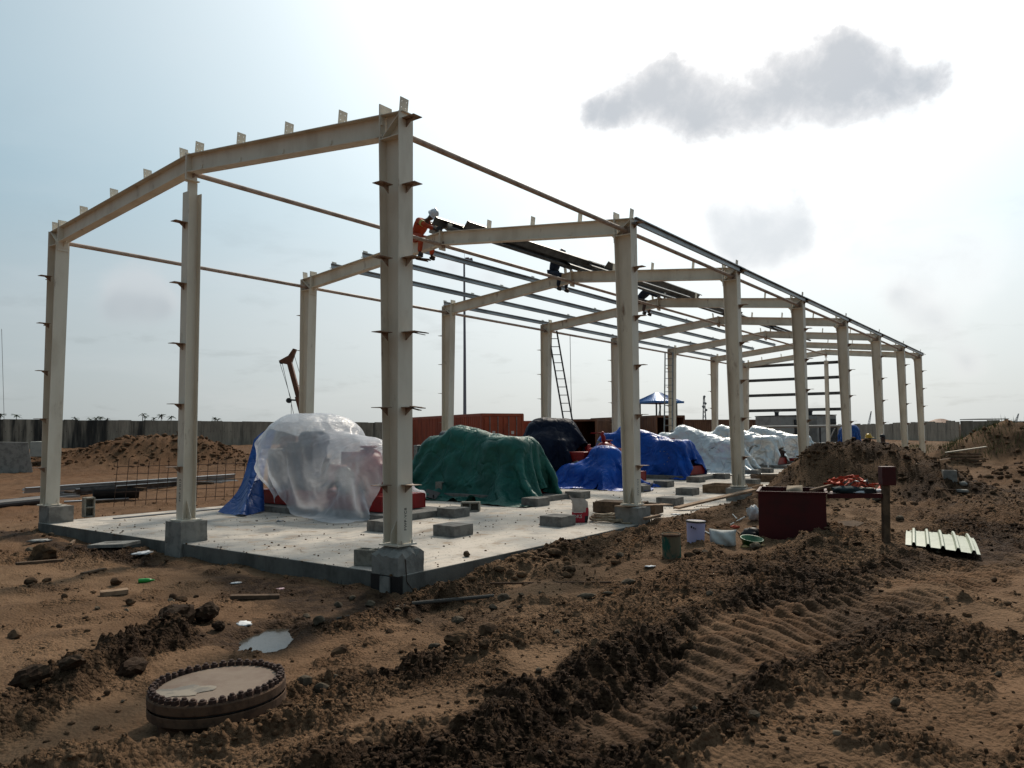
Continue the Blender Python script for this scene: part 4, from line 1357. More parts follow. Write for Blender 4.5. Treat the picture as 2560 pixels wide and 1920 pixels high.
pt = at_d(1761, 1046, 250)
tw = lattice('radio_tower', 'slender lattice radio tower with dishes on the horizon', 'radio tower', (pt.x, pt.y, -0.2), 12.8, 0.62, distant)
for z, s in ((8.3, 0.5), (9.4, -0.45), (10.4, 0.3), (12.6, 0.0)):
    MB().lathe([(0.05, 0), (0.42, 0.16), (0.40, 0.2)], 10, (s, -0.4, z), 0, True, (PI / 2, 0, 0)).build('dish', distant, tw)
for px, py, tx, ty, D, lab in [(2168, 1062, 2179, 1028, 260, 'faint lattice crane jib far behind the wall, near the seventh column'), (2535, 1052, 2547, 1034, 240, 'short dark crane jib poking over the far end of the panel wall'), (1645, 1040, 1652, 1014, 240, 'distant crane jib seen beneath the blue shelter roof')]:
    a, q = at_d(px, py, D), at_d(tx, ty, D)
    a.z -= 2.2
    lattice('distant_crane', lab, 'crane', a, 0, 0.34, distant, (((q - a).dot(cR0)), 0, q.z - a.z))
a = at_d(2480, 1050, 118)
rf = thing('shed_roof', 'flat dark shed roof just showing above the panel wall', 'shed', (a.x, a.y, -0.3), YAW)
MB().box((0, 2, 1.5), (3.4, 4, 3.0)).build('wall', gen_grey, rf)
MB().box((0, 2, a.z + 0.45), (4.6, 5, 0.12)).build('roof', dark_machine, rf)
a = at_d(2350, 1048, 135)
hp = MB().lathe([(6.5, 0), (4.6, 1.9), (2.6, 3.2), (0.6, 3.9), (0.02, 3.95)], 14, (0, 0, 0), 0, False)
hp.build('earth_heap', cont_brown, None, (a.x, a.y, -0.6))
tag(bpy.data.objects['earth_heap'], 'brown heap peeping over the panel wall beside the last column', 'earth heap')
guy = at_d(2, 880, 100), at_d(14, 1046, 100)
MB().tube([guy[0] - guy[1] + Vector((0, 0, 3)), Vector((0, 0, -3))], 0.03, 4).build('guy_wire', distant, None, guy[1])
tag(bpy.data.objects['guy_wire'], 'thin slanting guy wire at the edge of the sky', 'wire')


# ------------------------------------------------------------------ palms and bushes beyond the wall
def palm(px, py, D, fr, label):
    p = at_d(px, py + 3, D)
    H = p.z + 0.3
    fr = int(fr * 1.7)
    root = thing('palm_tree', label, 'palm', (p.x, p.y, -0.3), random.uniform(0, 6), 'palms beyond the long wall')
    MB().tube([(0, 0, 0), (0.1, 0, H * 0.5), (0.0, 0.1, H)], [0.22, 0.16, 0.13], 6).build('trunk', trunk_mat, root)
    mb = MB()
    for k in range(fr):
        a = 2 * PI * k / fr + random.uniform(-0.3, 0.3)
        el = random.uniform(-0.25, 1.3)
        L = random.uniform(1.3, 2.3)
        prev = None
        for q in range(5):
            u = q / 4
            rr = L * u
            z = H + math.sin(el) * rr - 0.9 * u * u * L * 0.55
            c = Vector((math.cos(a) * rr * math.cos(el * 0.6), math.sin(a) * rr * math.cos(el * 0.6), z))
            sd = Vector((-math.sin(a), math.cos(a), 0)) * (0.26 * math.sin(PI * min(0.98, u * 0.85 + 0.12)))
            cur = (c + sd - Vector((0, 0, 0.14)), c, c - sd - Vector((0, 0, 0.14)))
            if prev:
                mb.add([prev[0], cur[0], cur[1], prev[1], prev[2], cur[2]], [(0, 1, 2, 3), (3, 2, 5, 4)])
            prev = cur
    mb.build('crown', palm_mat, root)


for px, py, D, fr, lab in [(41, 1036, 330, 11, 'single palm over the darkest stretch of the wall'), (240, 1043, 374, 8, 'low palm just behind the first column'), (252, 1041, 363, 10, 'round topped palm in the low row'), (225, 1045, 396, 7, 'smallest palm tip above the wall'),
                           (268, 1046, 385, 7, 'flat palm tip between the first and middle posts'), (188, 1043, 374, 8, 'palm tip next to the first steel column'), (357, 1032, 308, 5, 'tallest palm with only a few upright fronds'), (363, 1040, 330, 7, 'short palm touching the tall thin one'), (403, 1037, 330, 9, 'palm just before the gable post'),
                           (385, 1044, 363, 6, 'tiny palm between two larger ones'), (428, 1040, 341, 10, 'broad palm partly behind the gable post'), (537, 1044, 363, 8, 'palm alone beyond the gable post'), (545, 1046, 374, 7, 'small palm beside the lone one'), (2, 1034, 308, 9, 'palm cut by the picture edge')]:
    palm(px, py, D, fr, lab + ', beyond the wall')

# ------------------------------------------------------------------ pump sets on red skids
def pump_set(name, label, y, seed=0):
    root = thing(name, label, 'pump set', (-7.08, y, SZ + 0.16), 0, 'pump sets in a row on the slab')
    sk = MB()
    for s in (-1, 1):
        sk.box((0, s * 0.70, 0.16), (4.40, 0.012, 0.32))
        for z in (0.008, 0.312):
            sk.box((0, s * 0.655, z), (4.40, 0.10, 0.016))
    for x in (-2.17, -1.2, 0.0, 1.0):
        sk.box((x, 0, 0.16), (0.02, 1.38, 0.28))
    sk.box((2.18, 0, 0.16), (0.02, 1.40, 0.32))
    sk.box((0, 0, 0.325), (4.36, 1.36, 0.012))
    sk.build('skid', red_paint, root)
    en = MB()
    en.box((-1.25, 0, 0.72), (1.35, 0.72, 0.75), None, 0, 0.86)
    en.box((-1.25, 0, 1.22), (1.20, 0.42, 0.34))
    en.box((-1.25, 0, 1.44), (1.10, 0.30, 0.12))
    for q in range(6):
        en.lathe([(0.06, 0), (0.06, 0.14)], 8, (-1.72 + q * 0.19, -0.24, 1.16), 0, True, (0.5, 0, 0))
    en.build('engine', dark_machine, root, bevel=0.02)
    MB().box((-2.02, 0, 0.84), (0.16, 0.95, 0.98)).box((-1.92, 0, 0.84), (0.05, 0.8, 0.8)).build('radiator', grey_metal, root, bevel=0.01)
    MB().lathe([(0.17, -0.4), (0.21, -0.36), (0.21, 0.36), (0.17, 0.4)], 16, (-1.05, 0.12, 1.56), 0, True, (0, PI / 2, 0)).build('air_filter', dark_machine, root, smooth=True)
    MB().tube([(-0.75, -0.2, 1.35), (-0.62, -0.2, 1.55), (-0.66, -0.2, 1.70)], 0.07, 10).build('exhaust_pipe', rust, root)
    MB().lathe([(0.26, -0.2), (0.28, -0.15), (0.28, 0.15), (0.22, 0.2)], 18, (-0.36, 0, 0.72), 0, True, (0, PI / 2, 0)).build('flywheel_housing', dark_machine, root, smooth=True)
    MB().box((0.05, 0, 0.74), (0.5, 0.4, 0.42), None, 0, 0.8).build('coupling_guard', red_paint, root, bevel=0.03)
    pc_ = MB()
    pc_.lathe([(0.12, -0.62), (0.20, -0.60), (0.22, -0.42), (0.36, -0.34), (0.47, -0.18), (0.50, 0.0), (0.47, 0.18), (0.36, 0.34), (0.22, 0.42), (0.20, 0.60), (0.12, 0.62)], 22, (1.05, 0, 0.80), 0, True, (0, PI / 2, 0))
    pc_.lathe([(0.40, -0.05), (0.56, -0.045), (0.56, 0.045), (0.40, 0.05)], 20, (1.05, 0, 0.80), 0, True, (0, PI / 2, 0))
    pcs = pc_.build('pump_casing', red_paint, root, smooth=True)
    MB().lathe([(0.10, 0), (0.12, 0.10), (0.20, 0.12), (0.20, 0.16)], 14, (1.05, 0, 1.26)).build('top_boss', red_paint, pcs)
    dp = MB().tube([(1.05, -0.20, 0.72), (1.05, -0.62, 0.66)], 0.20, 18)
    dp.lathe([(0.2, -0.03), (0.31, -0.03), (0.31, 0.03), (0.2, 0.03)], 22, (1.05, -0.64, 0.66), 0, True, (PI / 2, 0, 0))
    dp.tube([(1.05, 0.20, 0.72), (1.05, 0.66, 0.72)], 0.18, 16)
    dp.build('suction_branch', red_paint, root)
    fl = MB().lathe([(0.001, 0.0), (0.20, 0.01), (0.22, 0.03), (0.31, 0.03), (0.31, 0.06)], 22, (1.05, -0.70, 0.66), 0, False, (PI / 2, 0, 0))
    for q in range(10):
        a = 2 * PI * q / 10
        fl.lathe([(0.018, -0.02), (0.018, 0.08)], 6, (1.05 + 0.265 * math.cos(a), -0.70, 0.66 + 0.265 * math.sin(a)), 0, True, (PI / 2, 0, 0))
    fl.build('flange_cover', grey_metal, root)
    MB().tube([(1.55, 0, 0.8), (1.8, 0, 0.8)], 0.09, 10).build('shaft_end', grey_metal, root)
    MB().box((-0.2, 0.55, 0.8), (0.4, 0.24, 0.9)).build('control_cabinet', red_paint, root, bevel=0.01)
    for x in (0.7, 1.4):
        MB().box((x, 0, 0.42), (0.14, 0.7, 0.2)).build('pump_foot', red_paint, root)
    return root


PL = ['pump set on a red skid seen through the clear plastic sheet', 'pump set with red skid under the green tarpaulin', 'red pump with a top valve, half covered by the navy tarpaulin', 'pump set with red skid under the big bright blue tarpaulin',
      'pump set under the widest silver tarpaulin next to the blue one', 'pump set with red skid under the middle silver tarpaulin', 'pump set with red skid under the farthest silver tarpaulin']
pump0 = pump_set('pump_set', PL[0], MY[0])
for y, lab in zip(MY[1:], PL[1:]):
    c = copy_tree(pump0, None, (-7.08, y, SZ + 0.16))
    c['label'] = lab
# bare upper works of the third pump: valve and gauge arm
p3 = [o for o in bpy.data.objects if o.get('label') == PL[2]][0]
vv = MB().lathe([(0.44, 0), (0.46, 0.06), (0.43, 0.12), (0.36, 0.20), (0.30, 0.32), (0.19, 0.42), (0.10, 0.47)], 18, (1.12, -0.30, 0.88))
vv.tube([(1.12, -0.30, 1.3), (1.08, -0.30, 1.52), (1.02, -0.30, 1.62), (1.08, -0.30, 1.70)], [0.06, 0.075, 0.07, 0.045], 10)
vv.tube([(0.55, -0.3, 0.98), (1.75, -0.3, 0.98)], [0.17, 0.17], 14)
vo_ = vv.build('relief_valve', red_paint, p3, smooth=True)
MB().tube([(1.08, -0.30, 1.64), (0.9, -0.32, 1.67), (0.6, -0.32, 1.66)], 0.02, 6).build('valve_lever', red_paint, vo_)
MB().box((0.05, -0.45, 0.78), (0.95, 0.45, 0.46)).build('gear_housing', red_paint, p3, bevel=0.03)
MB().lathe([(0.001, 0), (0.20, 0.01), (0.27, 0.03), (0.30, 0.03), (0.30, 0.09), (0.1, 0.1)], 20, (0.42, -0.95, 0.40), 0, False, (PI / 2, 0, 0.3)).tube([(0.42, -0.9, 0.4), (0.55, -0.5, 0.42)], 0.18, 14).build('blind_cover', grey_metal, p3)


# ------------------------------------------------------------------ draped sheets: a small cloth solver run once when the scene is built
def sdf(prims, X):
    D = np.full(len(X), 1e9)
    G = np.zeros_like(X)
    for pr in prims:
        if pr[0] == 'cap':
            a, b_, r = np.array(pr[1], float), np.array(pr[2], float), pr[3]
            ab = b_ - a
            t_ = np.clip(((X - a) @ ab) / (ab @ ab), 0, 1)[:, None]
            q = X - (a + t_ * ab)
            n_ = np.linalg.norm(q, axis=1) + 1e-9
            d, g_ = n_ - r, q / n_[:, None]
        else:
            c, h, r = np.array(pr[1], float), np.array(pr[2], float), pr[3]
            q = X - c
            p = np.abs(q) - h
            out = np.maximum(p, 0)
            do = np.linalg.norm(out, axis=1)
            d = do + np.minimum(p.max(1), 0) - r
            one = np.zeros_like(q)
            one[np.arange(len(q)), p.argmax(1)] = 1
            g_ = np.where((do > 1e-9)[:, None], out / (do[:, None] + 1e-9), one) * np.sign(q)
        m = d < D
        D = np.where(m, d, D)
        G[m] = g_[m]
    return D, G


def drape(specs, N=52, steps=150, iters=9):
    B = len(specs)
    P = np.zeros((B, N, N, 3))
    r_ = np.random.default_rng(5)
    dx, dy = np.zeros(B), np.zeros(B)
    for k, s in enumerate(specs):
        u = np.linspace(-0.5, 0.5, N)
        U, Vv = np.meshgrid(u * s['size'][0], u * s['size'][1], indexing='ij')
        ca, sa = math.cos(s.get('rot', 0)), math.sin(s.get('rot', 0))
        P[k, ..., 0] = s['c'][0] + U * ca - Vv * sa
        P[k, ..., 1] = s['c'][1] + U * sa + Vv * ca
        P[k, ..., 2] = s['z'] + 0.05 * r_.random((N, N)) + s.get('tilt', 0) * U
        dx[k], dy[k] = s['size'][0] / (N - 1), s['size'][1] / (N - 1)
    V = np.zeros_like(P)
    dt = 1 / 45
    cons = []

    def pairs(st):
        i = np.arange(N - st)
        return [i[(i // st) % 2 == p] for p in (0, 1)]
    for st, k_, ten in ((1, 0.95, False), (2, 0.18, False), (5, 0.9, True)):
        for ax in (1, 2):
            for idx in pairs(st):
                cons.append(('ax', ax, idx, st, k_, ten))
    dg = np.sqrt(dx ** 2 + dy ** 2)
    for it in range(steps):
        Q = P.copy()
        V[..., 2] -= 9.8 * dt
        P = P + V * dt
        for _ in range(iters):
            for (_t, ax, idx, st, k_, ten) in cons:
                if ax == 1:
                    A, C = P[:, idx], P[:, idx + st]
                    rest = (dx * st)[:, None, None]
                else:
                    A, C = P[:, :, idx], P[:, :, idx + st]
                    rest = (dy * st)[:, None, None]
                d = C - A
                L = np.sqrt((d * d).sum(-1)) + 1e-9
                e = (L - rest) / L * (0.5 * k_)
                if ten:
                    e = np.maximum(e, 0)
                corr = d * e[..., None]
                if ax == 1:
                    P[:, idx] += corr
                    P[:, idx + st] -= corr
                else:
                    P[:, :, idx] += corr
                    P[:, :, idx + st] -= corr
            for s1, s2 in (((slice(0, -1), slice(0, -1)), (slice(1, None), slice(1, None))), ((slice(1, None), slice(0, -1)), (slice(0, -1), slice(1, None)))):
                A, C = P[:, s1[0], s1[1]], P[:, s2[0], s2[1]]
                d = C - A
                L = np.sqrt((d * d).sum(-1)) + 1e-9
                e = (L - dg[:, None, None]) / L * 0.10
                corr = d * e[..., None]
                P[:, s1[0], s1[1]] += corr
                P[:, s2[0], s2[1]] -= corr
        for k, s in enumerate(specs):
            X = P[k].reshape(-1, 3)
            X0 = Q[k].reshape(-1, 3)
            D, G = sdf(s['prims'], X)
            m = D < 0.02
            X[m] += G[m] * (0.02 - D[m])[:, None]
            mv = X[m] - X0[m]
            X[m] -= s.get('mu', 0.7) * (mv - (mv * G[m]).sum(1)[:, None] * G[m])
            gl = s.get('ground', SZ + 0.015)
            low = X[:, 2] < gl
            X[low, 2] = gl + 0.012 * r_.random(low.sum())
            X[low, :2] = X0[low, :2] + (X[low, :2] - X0[low, :2]) * 0.3
            P[k] = X.reshape(N, N, 3)
        V = (P - Q) / dt * 0.965
    return P


def cloth_obj(name, P, mat, label, cat='tarpaulin', group=None, crumple=1.0, seed=0):
    """the solved sheet, made three times finer, with small creases pressed into it"""
    N = P.shape[0]
    up = 3
    t_ = np.linspace(0, N - 1, (N - 1) * up + 1)
    i = np.minimum(t_.astype(int), N - 2)
    f_ = (t_ - i)[:, None, None]
    A = P[i] * (1 - f_) + P[i + 1] * f_
    f_ = (t_ - i)[None, :, None]
    A = A[:, i] * (1 - f_) + A[:, i + 1] * f_
    for _ in range(2):
        B_ = A.copy()
        B_[1:-1] = (A[:-2] + 2 * A[1:-1] + A[2:]) / 4
        A = B_.copy()
        A[:, 1:-1] = (B_[:, :-2] + 2 * B_[:, 1:-1] + B_[:, 2:]) / 4
    du = np.gradient(A, axis=0)
    dv = np.gradient(A, axis=1)
    Nn = np.cross(du, dv)
    Nn /= (np.linalg.norm(Nn, axis=2, keepdims=True) + 1e-9)
    n = A.shape[0]
    sl = np.linalg.norm(du, axis=2).mean() * n
    U, V_ = np.meshgrid(np.linspace(0, sl, n), np.linspace(0, np.linalg.norm(dv, axis=2).mean() * n, n), indexing='ij')
    U, V_ = U + seed * 17.3, V_ + seed * 9.1
    wu, wv = U + 0.25 * gnoise(U * 1.3, V_ * 1.3), V_ + 0.25 * gnoise(U * 1.3 + 40, V_ * 1.3)
    cr_ = lambda a, b_: 0.35 - np.abs(gnoise(a, b_))
    h = 0.070 * cr_(wu * 0.9, wv * 0.6) + 0.055 * cr_(wu * 1.2 + wv * 1.6, wv * 0.9 - wu * 0.5 + 7) + 0.034 * cr_(wu * 2.8, wv * 2.0 + 3) + 0.018 * cr_(wu * 4 - wv * 5, wv * 4.5 + 11)
    steep = 0.55 + 0.45 * (1 - np.abs(Nn[..., 2]))
    A = A + Nn * (h * steep * crumple)[..., None]
    A[..., 2] = np.maximum(A[..., 2], SZ + 0.006)
    N = n
    c = A.reshape(-1, 3).mean(0)
    c[2] = SZ
    V = (A.reshape(-1, 3) - c)
    i, j = np.meshgrid(np.arange(N - 1), np.arange(N - 1), indexing='ij')
    q = (i * N + j).ravel()
    F = np.stack([q, q + N, q + N + 1, q + 1], -1)
    me = bpy.data.meshes.new(name)
    me.from_pydata(V.tolist(), [], F.tolist())
    me.polygons.foreach_set('use_smooth', [True] * len(F))
    me.materials.append(mat)
    o = link(name, me, None, tuple(c))
    return tag(o, label, cat, group)


def body(y, hump=2.0, hx=-8.35, tail=0.62, xr=-5.35, hl=0.35):
    return [('cap', (hx - hl * 0.4, y - 0.25, hump - 0.55), (hx + hl, y + 0.25, hump - 0.60), 0.52),
            ('cap', (hx + 0.1, y - 0.35, 0.75), (hx + 0.3, y + 0.35, 0.75), 0.85),
            ('cap', (hx + 1.0, y, 1.05), (xr - 0.5, y - 0.05, tail), 0.72),
            ('box', (-7.08, y, 0.02), (2.2, 0.72, 0.12), 0.03)]


def tent(y, px_=-8.1, top=2.0, sh=(-5.6, 1.28), low=0.85):
    """a peak, a lower shoulder box and the skid: the sheet tents between them"""
    return [('cap', (px_ - 0.30, y - 0.20, top - 0.27), (px_ + 0.12, y + 0.20, top - 0.25), 0.25), ('box', (px_ - 0.1, y, 0.9), (0.75, 0.40, 0.45), 0.05), ('cap', (px_ + 0.3, y - 0.05, top - 0.65), (sh[0], y - 0.1, sh[1] - 0.42), 0.38),
            ('box', (sh[0], y - 0.1, sh[1] * 0.5 + 0.05), (0.50, 0.52, sh[1] * 0.5 - 0.15), 0.10), ('box', (-7.08, y, 0.02), (2.2, 0.72, 0.12), 0.03)]


TARPS = [
    dict(name='green', c=(-6.95, 9.75), size=(6.7, 5.3), rot=0.08, cr=1.2, z=2.25, mu=0.75, prims=tent(10.2, -7.95, 2.0, (-5.55, 1.36)), mat=tarp_green, label='large green tarpaulin draped over the second pump set down to the slab'),
    dict(name='navy', c=(-8.75, 16.0), size=(4.4, 5.2), rot=-0.08, z=2.3, mu=0.8, prims=body(16.3, 2.05, -8.45, 0.5, -6.4, 0.55)[:2] + [('box', (-8.3, 16.3, 0.55), (0.9, 0.7, 0.6), 0.1)], mat=tarp_navy, label='dark navy tarpaulin wrapped over an engine block, red pump beside it'),
    dict(name='lowblue', c=(-6.0, 15.3), size=(5.2, 3.6), rot=0.12, z=1.5, mu=0.7, cr=1.6, prims=[('cap', (-7.0, 15.3, 0.0), (-5.4, 15.2, 0.05), 0.36), ('cap', (-5.9, 15.6, 0.70), (-5.4, 15.6, 0.68), 0.32), ('box', (-6.5, 15.4, 0.05), (0.3, 0.3, 0.25), 0.08)], mat=tarp_blue, label='low crumpled blue tarpaulin on the slab before the bare red pump'),
    dict(name='blue', c=(-7.25, 21.25), size=(5.7, 3.7), rot=-0.03, z=2.15, mu=0.75, prims=tent(21.5, -8.3, 2.03, (-5.75, 1.15)), mat=tarp_blue, label='big bright blue tarpaulin over a pump set, red skid showing below'),
    dict(name='silver1', c=(-7.0, 26.0), size=(6.9, 5.6), rot=0.04, z=2.15, mu=0.75, cr=1.5, prims=tent(26.9, -8.2, 2.06, (-5.7, 1.15)), mat=tarp_silver, label='widest silver tarpaulin with its hem spread over the slab'),
    dict(name='silver2', c=(-7.2, 32.2), size=(5.5, 3.7), rot=-0.05, z=2.15, mu=0.75, cr=1.5, prims=tent(32.3, -8.3, 2.06, (-5.6, 1.2)), mat=tarp_silver, label='silver tarpaulin with a round bulge above a red skid end'),
    dict(name='silver3', c=(-7.2, 37.5), size=(5.4, 3.6), rot=0.03, z=2.15, mu=0.75, cr=1.5, prims=tent(37.6, -8.3, 2.06, (-5.6, 1.2)), mat=tarp_silver, label='farthest silver tarpaulin, mostly behind the third column'),
    dict(name='plastic', c=(-6.75, 4.5), size=(4.5, 4.7), rot=0.0, z=2.2, mu=0.55, cr=0.9, prims=[('cap', (-7.86, 4.45, 1.02), (-7.62, 5.15, 1.03), 0.95), ('cap', (-7.2, 4.8, 0.85), (-5.55, 4.6, 0.66), 0.72), ('box', (-7.08, 5.0, 0.02), (2.2, 0.72, 0.12), 0.03)], mat=plastic,
         label='milky clear plastic sheet bulging over the first pump set'),
    dict(name='plinth', c=(-4.1, 43.0), size=(2.9, 2.7), rot=0.3, z=1.95, mu=0.8, prims=[('cap', (-4.25, 43.0, 1.35), (-3.95, 43.0, 1.40), 0.42), ('box', (-4.1, 43.0, 0.7), (0.30, 0.35, 0.5), 0.1)], ground=0.12, mat=tarp_blue2, label='small blue tarpaulin on a concrete plinth beyond the fourth column'),
]
PP = drape(TARPS)
# the plastic is gathered in under the big bulge
Q_ = PP[[s['name'] for s in TARPS].index('plastic')]
k_ = sstep(-Q_[..., 2], -0.75, 0.15) * sstep(-Q_[..., 0], 6.9, 7.6)
Q_[..., 1] += k_ * (4.55 - Q_[..., 1]) * 0.42
Q_[..., 0] += k_ * (-7.9 - Q_[..., 0]) * 0.5
Q_[..., 2] += k_ * 0.12
for k, s in enumerate(TARPS):
    cloth_obj('plastic_sheet' if s['name'] == 'plastic' else 'tarpaulin', PP[k], s['mat'], s['label'], 'plastic sheet' if s['name'] == 'plastic' else 'tarpaulin', None if s['name'] == 'plastic' else 'tarpaulins over machines', s.get('cr', 1.0), k + 1)
pl = rough_block((1.5, 1.4, 0.42), 3, 0.01, 9)
pl.materials.append(pad_mat)
o = link('concrete_plinth', pl, None, (-4.1, 43.0, -0.09))
tag(o, 'pale concrete plinth under the small blue tarpaulin', 'plinth')
mb = MB()
mb.box((0, 0, 0.55), (0.7, 0.75, 1.1)).lathe([(0.3, 1.1), (0.36, 1.2), (0.36, 1.4), (0.2, 1.55)], 14)
o = mb.build('valve_unit', dark_machine, None, (-4.1, 43.0, 0.115))
tag(o, 'dark valve unit standing hidden in the small blue tarpaulin on the plinth', 'valve')


def hanging_sheet(name, top, bot, mat, label, cat, nu=40, nv=26, fold=0.07, nf=7):
    """sheet hanging between two edge polylines, with folds that grow downwards"""
    def pl_(P_, u):
        P_ = [Vector(p) for p in P_]
        f_ = u * (len(P_) - 1)
        i = min(int(f_), len(P_) - 2)
        return P_[i].lerp(P_[i + 1], f_ - i)
    V, F = [], []
    for i in range(nu + 1):
        u = i / nu
        a, b_ = pl_(top, u), pl_(bot, u)
        d = (pl_(bot, min(1, u + 0.02)) - pl_(bot, max(0, u - 0.02)))
        nrm = d.cross(b_ - a)
        nrm.normalize()
        for j in range(nv + 1):
            v_ = j / nv
            p = a.lerp(b_, v_)
            p.z -= 0.0
            p += nrm * (fold * (0.25 + 0.75 * v_) * math.sin(u * nf * 2 * PI * (0.7 + 0.3 * v_) + 1.3 * math.sin(3 * u)) * math.sin(PI * min(1, u * 4 + 0.1) / 2 if u < .25 else 1.57) + 0.02 * math.sin(9 * v_ + 5 * u))
            p += nrm * (-0.16 * math.sin(PI * v_))
            V.append(p)
    for i in range(nu):
        for j in range(nv):
            k = i * (nv + 1) + j
            F.append((k, k + 1, k + nv + 2, k + nv + 1))
    c = Vector((sum(p.x for p in V) / len(V), sum(p.y for p in V) / len(V), SZ))
    me = bpy.data.meshes.new(name)
    me.from_pydata([tuple(p - c) for p in V], [], F)
    me.polygons.foreach_set('use_smooth', [True] * len(F))
    me.materials.append(mat)
    o = link(name, me, None, c)
    return tag(o, label, cat)


hanging_sheet('tarpaulin', [at_d(690, 1075, 20.9), at_d(660, 1078, 20.4), at_d(634, 1098, 19.9)], [at_z(660, 1278, SZ + 0.03), at_z(608, 1290, SZ + 0.02), at_z(547, 1281, SZ + 0.02)], tarp_blue2, 'dull blue tarpaulin hanging off the plastic wrapped machine to the slab', 'tarpaulin', nf=2, fold=0.07)

# ------------------------------------------------------------------ ladders and a hanging rope
def ladder(label, foot, top, wd, mat, n):
    foot, top = Vector(foot), Vector(top)
    root = thing('ladder', label, 'ladder', foot, 0, 'ladders leaning on the column row')
    d = top - foot
    side = Vector((0, 1, 0)) if abs(d.x) > abs(d.y) else Vector((1, 0, 0))
    side = (cR0 * wd / 2)
    for s in (-1, 1):
        MB().bar(side * s, d + side * s, 0.035, 0.065, up=side).build('rail', mat, root)
    me = MB().tube([-side, side], 0.018, 6).mesh('rung', mat)
    for k in range(1, n):
        link('rung', me, root, d * (k / n))
    return root


ladder('dark metal ladder leaning on the fourth far column behind the navy tarpaulin', (-9.35, 19.75, SZ), (-10.32, 19.42, 5.75), 0.36, dark_machine, 18)
ladder('slender pale ladder leaning beside the blue roofed lookout', (-9.9, 29.55, SZ), (-10.35, 30.9, 5.75), 0.42, grey_metal, 17)
rt = at_x(1425, 838, -9.6)
MB().tube([(0, 0, 0), (0.01, 0.02, -2.2), (0.05, 0.0, -4.2)], 0.012, 5).build('hanging_rope', black, None, rt)
tag(bpy.data.objects['hanging_rope'], 'thin dark rope hanging straight down from the roof purlins', 'rope')


# ------------------------------------------------------------------ workers
def skinned(name, pts, edges, mat, parent=None, root=0, loc=(0, 0, 0), lev=2):
    """pts: {key: (pos, radius)}; one continuous surface grown over a skeleton"""
    keys = list(pts)
    ix = {k: i for i, k in enumerate(keys)}
    me = bpy.data.meshes.new(name)
    me.from_pydata([tuple(Vector(pts[k][0])) for k in keys], [(ix[a], ix[b_]) for a, b_ in edges], [])
    me.materials.append(mat)
    o = link(name, me, parent, loc)
    o.modifiers.new('skin', 'SKIN').use_smooth_shade = True
    sv = me.skin_vertices[0].data
    for i, k in enumerate(keys):
        r = pts[k][1]
        sv[i].radius = r if isinstance(r, tuple) else (r, r)
        sv[i].use_root = (i == root)
    sb = o.modifiers.new('smooth', 'SUBSURF')
    sb.levels = sb.render_levels = lev
    return o


